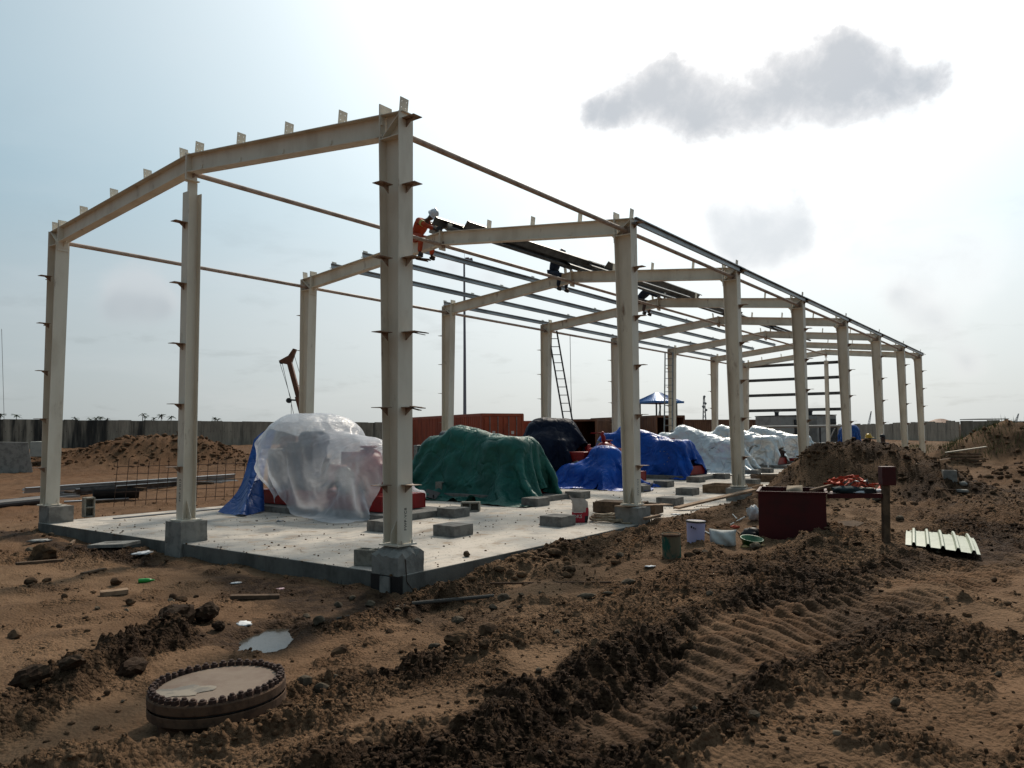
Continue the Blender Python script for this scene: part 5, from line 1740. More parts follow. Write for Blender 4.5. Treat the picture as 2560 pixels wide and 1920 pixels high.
def person(label, J, top_mat, leg_mat, hat_mat, fwd, stripes=False, cat='person', group=None):
    """J: joint positions in world space; fwd: facing direction of the head"""
    o0 = Vector(J['pelvis'])
    g = lambda k: Vector(J[k]) - o0
    fwd = Vector(fwd).normalized()
    up = (g('head') - g('neck')).normalized()
    lat = up.cross(fwd).normalized()                   # towards the person's left
    P = {'pelvis': (g('pelvis'), 0.115), 'spine': ((g('pelvis') + g('chest')) / 2, 0.12), 'chest': (g('chest'), 0.135), 'neck': (g('neck'), 0.055), 'jaw': (g('head') - up * 0.05 + fwd * 0.02, (0.072, 0.085)),
         'cran': (g('head') + up * 0.07 - fwd * 0.01, (0.082, 0.095)), 'nose': (g('head') + fwd * 0.105, 0.014)}
    E_ = [('pelvis', 'spine'), ('spine', 'chest'), ('chest', 'neck'), ('neck', 'jaw'), ('jaw', 'cran'), ('jaw', 'nose')]
    for s in 'LR':
        sh, el, wr = g('sh' + s), g('el' + s), g('wr' + s)
        hd = (wr - el).normalized()
        pl_ = wr + hd * 0.075
        P.update({'sh' + s: (sh, 0.066), 'el' + s: (el, 0.045), 'wr' + s: (wr, 0.030), 'pa' + s: (pl_, (0.038, 0.022))})
        E_ += [('chest', 'sh' + s), ('sh' + s, 'el' + s), ('el' + s, 'wr' + s), ('wr' + s, 'pa' + s)]
        ax = hd.cross(Vector((0, 0, 1)))
        ax = ax.normalized() if ax.length > 0.1 else Vector((0, 1, 0))
        for q, (off, L) in enumerate(((-0.030, 0.066), (-0.010, 0.078), (0.011, 0.073), (0.030, 0.058))):
            a = pl_ + ax * off + hd * 0.030
            b_ = a + hd * L * 0.5 + Vector((0, 0, -0.012))
            c = b_ + hd * L * 0.35 + Vector((0, 0, -0.028))
            for nm, pp in (('a', a), ('b', b_), ('c', c)):
                P['f%s%d%s' % (s, q, nm)] = (pp, 0.009)
            E_ += [('pa' + s, 'f%s%da' % (s, q)), ('f%s%da' % (s, q), 'f%s%db' % (s, q)), ('f%s%db' % (s, q), 'f%s%dc' % (s, q))]
        th = wr + hd * 0.03 + ax * (0.04 if s == 'L' else -0.04)
        P['t%sa' % s] = (th, 0.011)
        P['t%sb' % s] = (th + hd * 0.05 + ax * (0.012 if s == 'L' else -0.012) + Vector((0, 0, -0.015)), 0.009)
        E_ += [('wr' + s, 't%sa' % s), ('t%sa' % s, 't%sb' % s)]
        hp, kn, an, to = g('hip' + s), g('kn' + s), g('an' + s), g('to' + s)
        P.update({'hip' + s: (hp, 0.088), 'kn' + s: (kn, 0.056), 'an' + s: (an, 0.040), 'to' + s: (to, 0.03)})
        E_ += [('pelvis', 'hip' + s), ('hip' + s, 'kn' + s), ('kn' + s, 'an' + s), ('an' + s, 'to' + s)]
    body_ = skinned('person', P, E_, skin_mat, None, 0, o0)
    tag(body_, label, cat, group)
    up_k = ['spine', 'chest', 'shL', 'elL', 'wrL', 'shR', 'elR', 'wrR']
    T = {k: P[k] for k in up_k}
    T = {k: (v[0], (max(v[1]) if isinstance(v[1], tuple) else v[1]) + 0.020) for k, v in T.items()}
    T['waist'] = (P['pelvis'][0] * 0.75 + P['spine'][0] * 0.25, 0.140)
    T['collar'] = (P['neck'][0] * 0.75 + P['chest'][0] * 0.25, 0.078)
    skinned('jacket', T, [('waist', 'spine'), ('spine', 'chest'), ('chest', 'collar'), ('chest', 'shL'), ('shL', 'elL'), ('elL', 'wrL'), ('chest', 'shR'), ('shR', 'elR'), ('elR', 'wrR')], top_mat, body_)
    T = {k: (P[k][0], P[k][1] + 0.022) for k in ('pelvis', 'hipL', 'knL', 'anL', 'hipR', 'knR', 'anR')}
    skinned('trousers', T, [('pelvis', 'hipL'), ('hipL', 'knL'), ('knL', 'anL'), ('pelvis', 'hipR'), ('hipR', 'knR'), ('knR', 'anR')], leg_mat, body_)
    for s in 'LR':
        a, to = P['an' + s][0], P['to' + s][0]
        skinned('boot', {'a': (a + (a - P['kn' + s][0]).normalized() * 0.02, 0.05), 'h': (a + (a - P['kn' + s][0]).normalized() * 0.07, 0.052), 'm': ((a + to) / 2 + (a - P['kn' + s][0]).normalized() * 0.055, 0.046), 't': (to + (a - P['kn' + s][0]).normalized() * 0.05, 0.042)}, [('a', 'h'), ('h', 'm'), ('m', 't')], black, body_)
    R = Matrix((lat.cross(up) * -1, lat, up)).transposed()
    R = Matrix((fwd, lat, fwd.cross(lat))).transposed().to_4x4()
    if hat_mat:
        hh = MB().lathe([(0.128, 0.0), (0.126, 0.05), (0.112, 0.095), (0.080, 0.132), (0.035, 0.150), (0.002, 0.154)], 18, (0, 0, 0), 0, False)
        hh.lathe([(0.120, 0.003), (0.158, -0.004), (0.158, 0.004), (0.122, 0.012)], 18, (0.012, 0, 0), 0, False)
        hh.bar((-0.09, 0, 0.128), (0.09, 0, 0.128), 0.03, 0.06)
        hh.box((0.165, 0, -0.004), (0.06, 0.15, 0.008))
        h_ = hh.build('hard_hat', hat_mat, body_, smooth=True)
        Z_ = (up * 0.9 - fwd * 0.12).normalized()
        X_ = (fwd - Z_ * fwd.dot(Z_)).normalized()
        h_.matrix_basis = Matrix.Translation(g('head') + up * 0.035) @ Matrix((X_, Z_.cross(X_), Z_)).transposed().to_4x4()
    else:
        cap_ = MB().lathe([(0.098, 0.0), (0.102, 0.05), (0.085, 0.095), (0.045, 0.118), (0.002, 0.122)], 16, (0, 0, 0), 0, False).build('hair', black, body_, smooth=True)
        cap_.location = g('head') + up * 0.045 - fwd * 0.012
    for s in (-1, 1):
        MB().lathe([(0.002, -0.008), (0.013, 0.0), (0.002, 0.008)], 8, (0, 0, 0), 0, False).build('eye', white_mark, body_, g('head') + fwd * 0.082 + lat * s * 0.033 + up * 0.02)
        MB().lathe([(0.002, -0.012), (0.026, 0.0), (0.002, 0.012)], 8, (0, 0, 0), 0, False, (PI / 2, 0, 0)).build('ear', skin_mat, body_, g('head') + lat * s * 0.088)
    if stripes:
        for s in 'LR':
            a, b_ = P['sh' + s][0], P['el' + s][0]
            for f_ in (0.62, 0.80):
                c = a.lerp(b_, f_)
                d = (b_ - a).normalized()
                MB().tube([c - d * 0.012, c + d * 0.012], 0.078, 12).build('reflective_stripe', stripe_mat, body_)
    return body_


def seated(px, y, ztop, lean, headz, facing=1):
    """straddling a rafter, looking along +X"""
    J = {'pelvis': (px, y, ztop + 0.13), 'chest': (px + 0.10 + lean * 0.16, y, ztop + 0.47 - lean * 0.06), 'neck': (px + 0.15 + lean * 0.28, y, ztop + 0.60 - lean * 0.10), 'head': (px + 0.24 + lean * 0.36, y - 0.02, ztop + 0.72 - lean * 0.14)}
    c = Vector(J['chest'])
    for s, q in (('L', 1), ('R', -1)):
        J['sh' + s] = c + Vector((0.02, q * 0.19, 0.06))
        J['el' + s] = c + Vector((0.22 + 0.05 * lean, q * 0.27, -0.10))
        J['wr' + s] = c + Vector((0.42 + 0.05 * lean, q * 0.12, -0.22))
        J['hip' + s] = (px + 0.02, y + q * 0.10, ztop + 0.10)
        J['kn' + s] = (px + 0.42, y + q * 0.24, ztop + 0.02)
        J['an' + s] = (px + 0.34, y + q * 0.22, ztop - 0.38)
        J['to' + s] = (px + 0.47, y + q * 0.23, ztop - 0.45)
    return J


rz_ = lambda x: HT + SLOPE * (WID + x)
person('worker in orange coverall and white helmet astride the second rafter', seated(-6.28, YS[1], rz_(-6.28), 1.0, 0), orange_cloth, orange_cloth, helmet_white, (0.75, -0.1, -0.55), True)
person('worker in dark clothes sitting on the third rafter behind loose purlins', seated(-6.10, YS[2], rz_(-6.1), 0.25, 0), navy_cloth, navy_cloth, helmet_dark, (1, 0.1, -0.15))
person('worker with yellow helmet bending low over the fourth rafter', seated(-6.25, YS[3], rz_(-6.25), 1.75, 0), navy_cloth, brown_cloth, helmet_yellow, (0.8, 0, -0.6))


def standing(x, y, z, h=1.72, bend=0.0):
    k = h / 1.75
    fx, fy = -cF.x, -cF.y
    J = {'pelvis': (x, y, z + 0.93 * k), 'chest': (x + fx * bend * 0.2, y + fy * bend * 0.2, z + 1.30 * k), 'neck': (x + fx * bend * 0.28, y + fy * bend * 0.28, z + 1.47 * k), 'head': (x + fx * bend * 0.33, y + fy * bend * 0.33, z + 1.60 * k)}
    for s, q in (('L', 1), ('R', -1)):
        lx, ly = -cR0.x * -q, -cR0.y * -q
        J['sh' + s] = (x + lx * 0.19 + fx * bend * 0.2, y + ly * 0.19 + fy * bend * 0.2, z + 1.38 * k)
        J['el' + s] = (x + lx * 0.25, y + ly * 0.25, z + 1.10 * k)
        J['wr' + s] = (x + lx * 0.20 + fx * 0.14, y + ly * 0.20 + fy * 0.14, z + 0.90 * k)
        J['hip' + s] = (x + lx * 0.09, y + ly * 0.09, z + 0.90 * k)
        J['kn' + s] = (x + lx * 0.10 + fx * 0.03, y + ly * 0.10 + fy * 0.03, z + 0.50 * k)
        J['an' + s] = (x + lx * 0.10, y + ly * 0.10, z + 0.09)
        J['to' + s] = (x + lx * 0.12 + fx * 0.16, y + ly * 0.12 + fy * 0.16, z + 0.05)
    return J


a = at_d(2168, 1100, 31)
person('worker with yellow helmet and hi-vis vest standing behind the earth mound', standing(a.x, a.y, gz(a.x, a.y), 1.33 - gz(a.x, a.y) + 0.0, 0.4), vest_cloth, navy_cloth, helmet_yellow, (-cF.x + cR0.x * 0.8, -cF.y + cR0.y * 0.8, -0.2))
a = at_d(2206, 1100, 30)
person('bareheaded worker in brown shirt standing behind the earth mound', standing(a.x, a.y, gz(a.x, a.y), 1.34 - gz(a.x, a.y), 0.1), brown_cloth, navy_cloth, None, (cR0.x * 0.9 + cF.x * 0.4, cR0.y * 0.9 + cF.y * 0.4, 0))
# the tool the first worker handles
zt = rz_(-5.62)
t_ = thing('power_tool', 'grey and white power tool with cable in the hands of the orange worker', 'power tool', (-5.62, YS[1] - 0.02, zt + 0.02), 0.1)
MB().box((0, 0, 0.10), (0.20, 0.16, 0.20), (0, 0.3, 0)).build('motor_body', gen_grey, t_, bevel=0.02)
MB().tube([(-0.02, 0, 0.20), (0.05, 0, 0.29), (0.16, 0, 0.27), (0.2, 0, 0.16)], 0.02, 6).build('handle', black, t_)
MB().lathe([(0.09, -0.02), (0.10, 0.0), (0.09, 0.02)], 16, (0.20, -0.06, 0.08), 0, True, (PI / 2, 0, 0)).build('disc', dark_machine, t_)
MB().tube([(0.1, 0.02, 0.12), (0.3, 0.03, 0.14), (0.42, 0.0, 0.06)], 0.045, 8).build('nose', white_sack, t_)


# ------------------------------------------------------------------ blocks, bag, rope, timber on the slab
def hollow_block_mesh():
    L, W, H, t_ = 0.45, 0.225, 0.225, 0.035
    mb = MB()
    for s in (-1, 1):
        mb.box((0, s * (W - t_) / 2, 0), (L, t_, H))
    for x in (-(L - t_) / 2, 0, (L - t_) / 2):
        mb.box((x, 0, 0), (t_, W - 2 * t_, H))
    mb.box((0, 0, -H / 2 + 0.0125), (L - 2 * t_, W - 2 * t_, 0.022))
    return mb.mesh('hollow_block', block_mat)


HB = hollow_block_mesh()


def hblock(label, px, py, rot, up, dx=0.0, dy=0.0, z=SZ):
    p = at_z(px, py, z)
    o = link('hollow_block', HB, None, (p.x + dx, p.y + dy, z + up), rot)
    bv = o.modifiers.new('bevel', 'BEVEL')
    bv.width = 0.006
    bv.limit_method = 'ANGLE'
    return tag(o, label, 'concrete block', 'hollow concrete blocks on the slab')


hblock('hollow block standing on end beside the far corner pedestal of the gable', 207, 1294, (PI / 2, -PI / 2, PI / 2 - 0.2), 0.2255, 0, 0.12)
hblock('hollow block lying against the bitumen coated corner pedestal', 905, 1418, (0, PI / 2 * 0, 0.35), 0.115, -0.02, 0.20)
hblock('hollow block standing on end before the green tarpaulin', 1096, 1244, (PI / 2, -PI / 2, PI / 2 + 0.1), 0.2255, 0, 0.1)
hblock('hollow block on its side with open cells, behind an anchor pad', 1170, 1279, (PI / 2, 0, 0.55), 0.114, 0, 0.1)
p = at_z(1078, 1250, SZ)
pl_ = MB().box((0, 0, 0.16), (0.42, 0.34, 0.015), (0.5, 0.25, 0.3))
for s in ((-0.12, -0.1), (0.14, -0.06), (0.0, 0.14)):
    pl_.box((s[0], s[1], 0.08), (0.03, 0.03, 0.16))
tag(pl_.build('bent_plate', black, None, (p.x, p.y, SZ)), 'black bent steel plate propped on the slab next to an upright block', 'steel plate')
p = at_z(1032, 1275, SZ)
tag(MB().box((0, 0, 0.12), (0.22, 0.2, 0.24)).build('brick_block', dark_red, None, (p.x, p.y, SZ + 0.002), 0.3, bevel=0.008), 'dull reddish block on the slab, half behind the corner column', 'block')

# cement bag, standing slumped
p = at_z(1448, 1306, SZ)
V, F, MI = [], [], []
nu, nv = 20, 14
for j in range(nv + 1):
    v_ = j / nv
    z = 0.50 * v_
    for i in range(nu):
        a = 2 * PI * i / nu
        rx = 0.165 * (1 - 0.22 * v_ ** 3) * (1 + 0.05 * math.sin(7 * v_ + a * 2))
        ry = 0.105 * (1 - 0.86 * v_ ** 2.5)
        ex = 0.55
        x = rx * math.copysign(abs(math.cos(a)) ** ex, math.cos(a)) + 0.045 * v_ * math.sin(3 * v_) - 0.10 * v_ ** 3 * (1 if math.cos(a) < 0 else -0.3)
        y = ry * math.copysign(abs(math.sin(a)) ** ex, math.sin(a))
        zz = z + (0.07 * v_ ** 2 * (-math.cos(a)) if v_ > 0.5 else 0) + 0.012 * math.sin(5 * a + 8 * v_) * v_
        V.append((x, y, zz))
for j in range(nv):
    for i in range(nu):
        k0, k1 = j * nu + i, j * nu + (i + 1) % nu
        F.append((k0, k1, k1 + nu, k0 + nu))
        a = 2 * PI * (i + 0.5) / nu
        hgt = (j + 0.5) / nv
        right = math.cos(a) > 0.45
        MI.append(2 if (right and hgt < 0.30 and math.cos(a) < 0.92) else (1 if (hgt < (0.46 if not right else 0.62)) else 0))
F.append(tuple(range(nu - 1, -1, -1)))
MI.append(1)
mb = MB()
mb.v, mb.f, mb.m = V, F, MI
bag = mb.build('cement_bag', [bag_paper, bag_red, bag_black], None, (p.x, p.y + 0.02, SZ), math.atan2(cR0.y, cR0.x) + 0.12, smooth=True)
tag(bag, 'slumped red and white cement bag between an anchor pad and the rope', 'cement bag')
t_ = link('lettering', text_mesh('OKS', 0.10, white_mark, 0.002), bag, (-0.165, -0.113, 0.10), (PI / 2, 0, 0))
MB().box((-0.05, -0.108, 0.215), (0.20, 0.004, 0.012)).build('white_band', white_mark, bag)

# rope heap
p = at_z(1522, 1304, SZ)
rp = thing('rope', 'dusty coiled rope heaped at the foot of the second column', 'rope', (p.x, p.y, SZ))
r_ = random.Random(3)
pts = []
for k in range(260):
    u = k / 260
    a = u * 2 * PI * 9 + 0.8 * math.sin(7 * u)
    rr = 0.10 + 0.24 * abs(math.sin(5.3 * u * PI + 0.4)) + 0.05 * math.sin(31 * u)
    pts.append((rr * 1.05 * math.cos(a) + 0.14 * math.sin(11 * u), rr * 0.8 * math.sin(a) + 0.10 * math.cos(9 * u), 0.022 + 0.26 * u * (1 - rr * 1.6) * (0.4 + 0.6 * abs(math.sin(13.7 * u))) + 0.02 * abs(math.sin(17 * a))))
pts += [(0.32, -0.10, 0.03), (0.45, -0.2, 0.02), (0.58, -0.16, 0.02), (0.62, -0.02, 0.02), (0.5, 0.1, 0.02)]
MB().tube(pts, 0.020, 6).build('coil', rope_mat, rp, smooth=True)


def plank(label, a, b_, wd, th, mat=None, z0=SZ, name='timber_plank', group='loose timber lying about', tilt=0.0, dz=(0, 0)):
    A, B = Vector(a), Vector(b_)
    c = (A + B) / 2
    L = (B - A).length
    d = (B - A).normalized()
    mb = MB()
    n = 6
    s = Vector((-d.y, d.x, 0)).normalized()
    mb.bar(A - c, B - c, wd, th)
    o = mb.build(name, mat or wood, None, c, 0, bevel=0.004)
    return tag(o, label, 'timber', group)


def gp(px, py, z):
    p = at_z(px, py, z)
    return (p.x, p.y, z)


plank('long pale plank running from the slab edge up to the red bin', gp(1690, 1270, SZ + 0.06), gp(1886, 1224, 0.04), 0.22, 0.045)
plank('second long plank lying beside the pale one near the third column', gp(1740, 1260, SZ + 0.05), gp(1878, 1229, 0.0), 0.12, 0.04)
plank('flat board lying on the pedestal of the second column', gp(1546, 1266, 0.005), gp(1672, 1261, -0.05), 0.24, 0.025)
plank('short timber stub poking out beside the second pedestal', gp(1612, 1297, -0.24), gp(1648, 1289, -0.22), 0.09, 0.05)
plank('dark board leaning against the second column from behind', gp(1492, 1280, SZ + 0.02), gp(1590, 1268, SZ + 0.06), 0.16, 0.03, wood_dark)
p = at_z(1482, 1283, SZ)
fw = thing('formwork_box', 'brown timber formwork box lying behind the second column', 'formwork', (p.x, p.y, SZ), 0.10)
for (c, d) in (((0.75, 0.02, 0.14), (1.5, 0.03, 0.22)), ((0.75, 0.55, 0.14), (1.5, 0.03, 0.22)), ((0.02, 0.285, 0.14), (0.03, 0.49, 0.22)), ((1.48, 0.285, 0.14), (0.03, 0.49, 0.22)), ((0.6, 0.285, 0.265), (1.1, 0.56, 0.02))):
    MB().box(c, d).build('board', wood_dark, fw)
p = at_z(1757, 1232, SZ)
fw = thing('formwork_box', 'shallow timber formwork box around the foot of the third column', 'formwork', (p.x, p.y, SZ), 0.05)
for (c, d) in (((0.75, 0.0, 0.12), (1.5, 0.03, 0.24)), ((0.75, 1.1, 0.12), (1.5, 0.03, 0.24)), ((0.0, 0.55, 0.12), (0.03, 1.07, 0.24)), ((1.5, 0.55, 0.12), (0.03, 1.07, 0.24))):
    MB().box(c, d).build('board', wood, fw)
p = at_z(1893, 1207, SZ)
fw = thing('timber_tray', 'empty dark timber tray frame on the slab beyond the red bin', 'timber frame', (p.x, p.y, SZ), 0.55)
for (c, d) in (((0.7, 0.0, 0.14), (1.4, 0.04, 0.24)), ((0.7, 1.0, 0.14), (1.4, 0.04, 0.24)), ((0.0, 0.5, 0.14), (0.04, 0.96, 0.24)), ((1.4, 0.5, 0.14), (0.04, 0.96, 0.24)), ((0.7, 0.5, 0.03), (0.08, 0.96, 0.05))):
    MB().box(c, d).build('board', wood_dark, fw)

# ------------------------------------------------------------------ red bin, tray, post and the clutter round them
bg0 = on_ground(1898, 1352)
ba = math.atan2(cR0.y, cR0.x) - 0.36
bz = bg0.z
rbin = thing('steel_bin', 'open dark red steel bin standing on the earth beside the slab', 'bin', (bg0.x, bg0.y, bz - 0.02), ba)
BW, BD, BH = 1.0, 1.05, 0.80
for nm, c, d in (('side', (BW / 2, 0.0, BH / 2), (BW, 0.012, BH)), ('side', (BW / 2, BD, BH / 2), (BW, 0.012, BH)), ('side', (0.006, BD / 2, BH / 2), (0.012, BD - 0.012, BH)), ('side', (BW - 0.006, BD / 2, BH / 2), (0.012, BD - 0.012, BH)), ('floor_plate', (BW / 2, BD / 2, 0.02), (BW - 0.03, BD - 0.03, 0.012))):
    MB().box(c, d).build(nm, dark_red, rbin)
rim = MB()
for c, d in (((BW / 2, -0.012, BH - 0.012), (BW + 0.04, 0.03, 0.03)), ((BW / 2, BD + 0.012, BH - 0.012), (BW + 0.04, 0.03, 0.03)), ((-0.012, BD / 2, BH - 0.012), (0.03, BD - 0.02, 0.03)), ((BW + 0.012, BD / 2, BH - 0.012), (0.03, BD - 0.02, 0.03))):
    rim.box(c, d)
rim.build('rim', dark_red, rbin)
RBm = Matrix.Translation(rbin.location) @ Matrix.Rotation(ba, 4, 'Z')
hanging_sheet('cloth_rag', [RBm @ Vector((0.42, BD - 0.02, BH + 0.03)), RBm @ Vector((0.66, BD - 0.02, BH + 0.035))], [RBm @ Vector((0.40, BD - 0.10, BH - 0.24)), RBm @ Vector((0.68, BD - 0.12, BH - 0.26))], M('tan_rag', (0.30, 0.23, 0.16), 0.95), 'tan rag hung inside the back edge of the red bin', 'rag', 10, 8, 0.02, 2)
# pole laid over the bin
A = RBm @ Vector((0.78, 0.05, BH + 0.02))
B = RBm @ Vector((1.35, 0.72, BH + 0.14))
plank('short pale pole laid over the corner of the red bin', A, B, 0.05, 0.04, wood)
# tray
pt0 = on_ground(2215, 1360)
t0 = RBm @ Vector((BW + 0.02, 0.10, BH - 0.03))
t1 = Vector((pt0.x, pt0.y, t0.z + 0.03)) - cR0 * 0.03
tray = thing('steel_tray', 'red steel tray spanning from the bin to the wooden post', 'tray', t0)
d = t1 - t0
s = Vector((-d.y, d.x, 0)).normalized()
MB().add([Vector((0, 0, 0)), d, d + s * 0.62, s * 0.62, Vector((0, 0, -0.012)), d - Vector((0, 0, 0.012)), d + s * 0.62 - Vector((0, 0, 0.012)), s * 0.62 - Vector((0, 0, 0.012))], [(0, 1, 2, 3), (7, 6, 5, 4), (0, 4, 5, 1), (1, 5, 6, 2), (2, 6, 7, 3), (3, 7, 4, 0)]).build('plate', dark_red, tray)
MB().bar(Vector((0, 0, -0.03)) - s * 0.012, d + Vector((0, 0, -0.03)) - s * 0.012, 0.02, 0.07).build('front_lip', dark_red, tray)
trayp = lambda u, v_, z=0.0: t0 + d * u + s * v_ + Vector((0, 0, z))
post = thing('wooden_post', 'rough wooden post with a dark red box on its top', 'post', (pt0.x, pt0.y, pt0.z - 0.1), ba + 0.3)
MB().bar((0, 0, 0), (0.03, 0.02, 1.0), 0.10, 0.10, up=(0, 1, 0)).build('shaft', wood_dark, post, bevel=0.01)
MB().box((0.05, 0.0, 1.12), (0.20, 0.16, 0.28)).build('box', dark_red, post, bevel=0.006)
# harness heap
hz_ = thing('safety_harness', 'tangled orange safety harness straps heaped on the red tray', 'harness', trayp(0.42, 0.30))
r_ = random.Random(11)
for k in range(10):
    pts = []
    cx, cy = r_.uniform(-0.28, 0.26), r_.uniform(-0.1, 0.16)
    a0, L = r_.uniform(0, 6.28), r_.uniform(0.12, 0.24)
    for q in range(16):
        u = q / 15
        a = a0 + u * r_.uniform(3.5, 5.5)
        pts.append(Vector((cx + L * math.cos(a) * (0.6 + 0.5 * u), cy + L * 0.6 * math.sin(a), 0.03 + (0.20 - 0.5 * abs(cx + 0.08) * 0.5) * math.sin(PI * u) * r_.uniform(0.6, 1.0) + 0.01 * k * 0.5)))
    mb = MB()
    prev = None
    for q, pt_ in enumerate(pts):
        tdir = (pts[min(q + 1, 15)] - pts[max(q - 1, 0)]).normalized()
        sd = tdir.cross(Vector((0.3, 0.2, 1))).normalized() * 0.026 + Vector((0, 0, 0.012 * math.sin(q + k)))
        cur = (pt_ - sd, pt_ + sd, pt_ + sd + Vector((0, 0, 0.006)), pt_ - sd + Vector((0, 0, 0.006)))
        if prev:
            mb.add(list(prev) + list(cur), [(0, 1, 5, 4), (1, 2, 6, 5), (2, 3, 7, 6), (3, 0, 4, 7)])
        prev = cur
    mb.build('strap', harness_orange if k % 5 else grey_metal, hz_, smooth=True)


def lumpy(name, dims, mat, label, cat, loc, rotz=0.0, seed=1, amp=0.18, flat=True, sub=3, group=None, freq=2.2):
    bm = bmesh.new()
    bmesh.ops.create_icosphere(bm, subdivisions=sub, radius=1)
    r = random.Random(seed)
    o = np.array([r.uniform(0, 50), r.uniform(0, 50), r.uniform(0, 50)])
    P_ = np.array([v.co[:] for v in bm.verts])
    n_ = gnoise(P_[:, 0] * freq + o[0], P_[:, 1] * freq + P_[:, 2] * freq * 1.3 + o[1]) + 0.5 * gnoise(P_[:, 0] * freq * 2 + P_[:, 2] * 3 + o[1], P_[:, 1] * freq * 2 + o[2])
    P_ = P_ * (1 + amp * n_)[:, None] * np.array(dims) / 2
    if flat:
        P_[:, 2] = np.maximum(P_[:, 2], -dims[2] * 0.36)
    P_[:, 2] -= P_[:, 2].min()
    for v, q in zip(bm.verts, P_):
        v.co = q
    me = bpy.data.meshes.new(name)
    bm.to_mesh(me)
    bm.free()
    me.materials.append(mat)
    me.polygons.foreach_set('use_smooth', [True] * len(me.polygons))
    o_ = link(name, me, None, loc, rotz)
    return tag(o_, label, cat, group)


lumpy('dark_jacket', (0.46, 0.26, 0.13), M('dark_teal_cloth', (0.012, 0.028, 0.032), 0.9), 'dark teal jacket bundled on the near edge of the red tray', 'jacket', trayp(0.36, 0.12, 0.002), ba, 4, 0.25)
lumpy('paper_bundle', (0.30, 0.16, 0.05), paper, 'crumpled white papers on the red tray before the black case', 'paper', trayp(0.60, 0.10, 0.002), ba, 8, 0.3)
lumpy('paper_bundle', (0.24, 0.2, 0.06), paper, 'white cloth folded on the tray end touching the wooden post', 'cloth', trayp(0.90, 0.26, 0.002), ba, 12, 0.3)
cs = thing('tool_case', 'flat black case with greenish lid on the red tray', 'case', trayp(0.73, 0.16, 0.0), ba + 0.35)
MB().box((0, 0, 0.035), (0.17, 0.24, 0.07)).build('case_body', black, cs, bevel=0.006)
MB().box((-0.01, 0, 0.076), (0.13, 0.22, 0.012)).build('lid', M('olive_lid', (0.16, 0.17, 0.13), 0.7), cs)


def drum_like(name, label, px, py, r, h, mat, top_r=None, open_=True, cat='bucket', lean=(0, 0), rimm=None):
    g_ = on_ground(px, py)
    root = thing(name, label, cat, (g_.x, g_.y, g_.z - 0.015))
    root.rotation_euler = (lean[0], lean[1], 0.4)
    tr_ = top_r or r
    mb = MB().lathe([(r * 0.98, 0), (r, 0.01), (r + (tr_ - r) * 0.5, h * 0.5), (tr_, h - 0.01), (tr_ - 0.004, h), (tr_ - 0.012, h - 0.005), (r - 0.01, 0.02)], 28, (0, 0, 0), 0, True)
    mb.build('shell', mat, root, smooth=False)
    rm = MB()
    rm.lathe([(tr_ + 0.001, h - 0.03), (tr_ + 0.010, h - 0.025), (tr_ + 0.010, h - 0.005), (tr_ + 0.001, h)], 28, (0, 0, 0), 0, False)
    rm.build('rim', rimm or mat, root)
    return root


dr = drum_like('paint_drum', 'squat mud caked green drum standing on the rough earth', 1680, 1396, 0.128, 0.36, drum_mat, 0.128, True, 'drum', (0.03, -0.02), rust)
MB().lathe([(0.115, 0), (0.110, 0.02), (0.02, 0.03)], 18, (0, 0, 0.33)).build('crusted_fill', clod_mat, dr)
lb = drum_like('plastic_bucket', 'lilac plastic paint bucket standing between the green drum and the bin', 1739, 1362, 0.125, 0.38, lilac, 0.140, True, 'bucket', (-0.02, 0.03), dark_machine)
MB().lathe([(0.132, 0), (0.132, 0.012)], 24, (0, 0, 0.365)).build('lid', dark_machine, lb)
for k, a in enumerate((-2.05, -1.8, -1.62)):
    MB().box((0.139 * math.cos(a), 0.139 * math.sin(a), 0.29 - 0.012 * k), (0.005, 0.022 - 0.004 * k, 0.03 - 0.008 * k), (0, 0, a)).build('paint_mark', ink, lb)


def cushion(name, label, cat, loc, d, mat, rotz, seed=2, peaks=True):
    """filled sack: two pillow faces with ear corners"""
    n = 22
    V, F = [], []
    r = random.Random(seed)
    for face in (1, -1):
        for i in range(n + 1):
            for j in range(n + 1):
                u, v_ = i / n * 2 - 1, j / n * 2 - 1
                b_ = ((1 - u ** 4) * (1 - v_ ** 4)) ** 0.5
                pin = 1 - 0.10 * (1 - abs(u)) * (abs(v_) ** 4) - 0.0
                x, z = u * d[0] / 2 * (1 - 0.10 * (1 - abs(v_) ** 2) * abs(u) ** 3), v_ * d[2] / 2 * (1 - 0.14 * (1 - u * u) * max(0, v_) ** 2)
                y = face * d[1] / 2 * b_ * (1 - 0.35 * max(0, v_)) + 0.015 * math.sin(6 * u + 4 * v_ + seed) * b_
                V.append((x, y, z + d[2] / 2))
    N1 = (n + 1) ** 2
    for fi in (0, 1):
        for i in range(n):
            for j in range(n):
                k = fi * N1 + i * (n + 1) + j
                q = (k, k + n + 1, k + n + 2, k + 1)
                F.append(q if fi else q[::-1])
    me = bpy.data.meshes.new(name)
    me.from_pydata(V, [], F)
    me.polygons.foreach_set('use_smooth', [True] * len(F))
    me.materials.append(mat)
    o_ = link(name, me, None, loc, rotz)
    return tag(o_, label, cat)


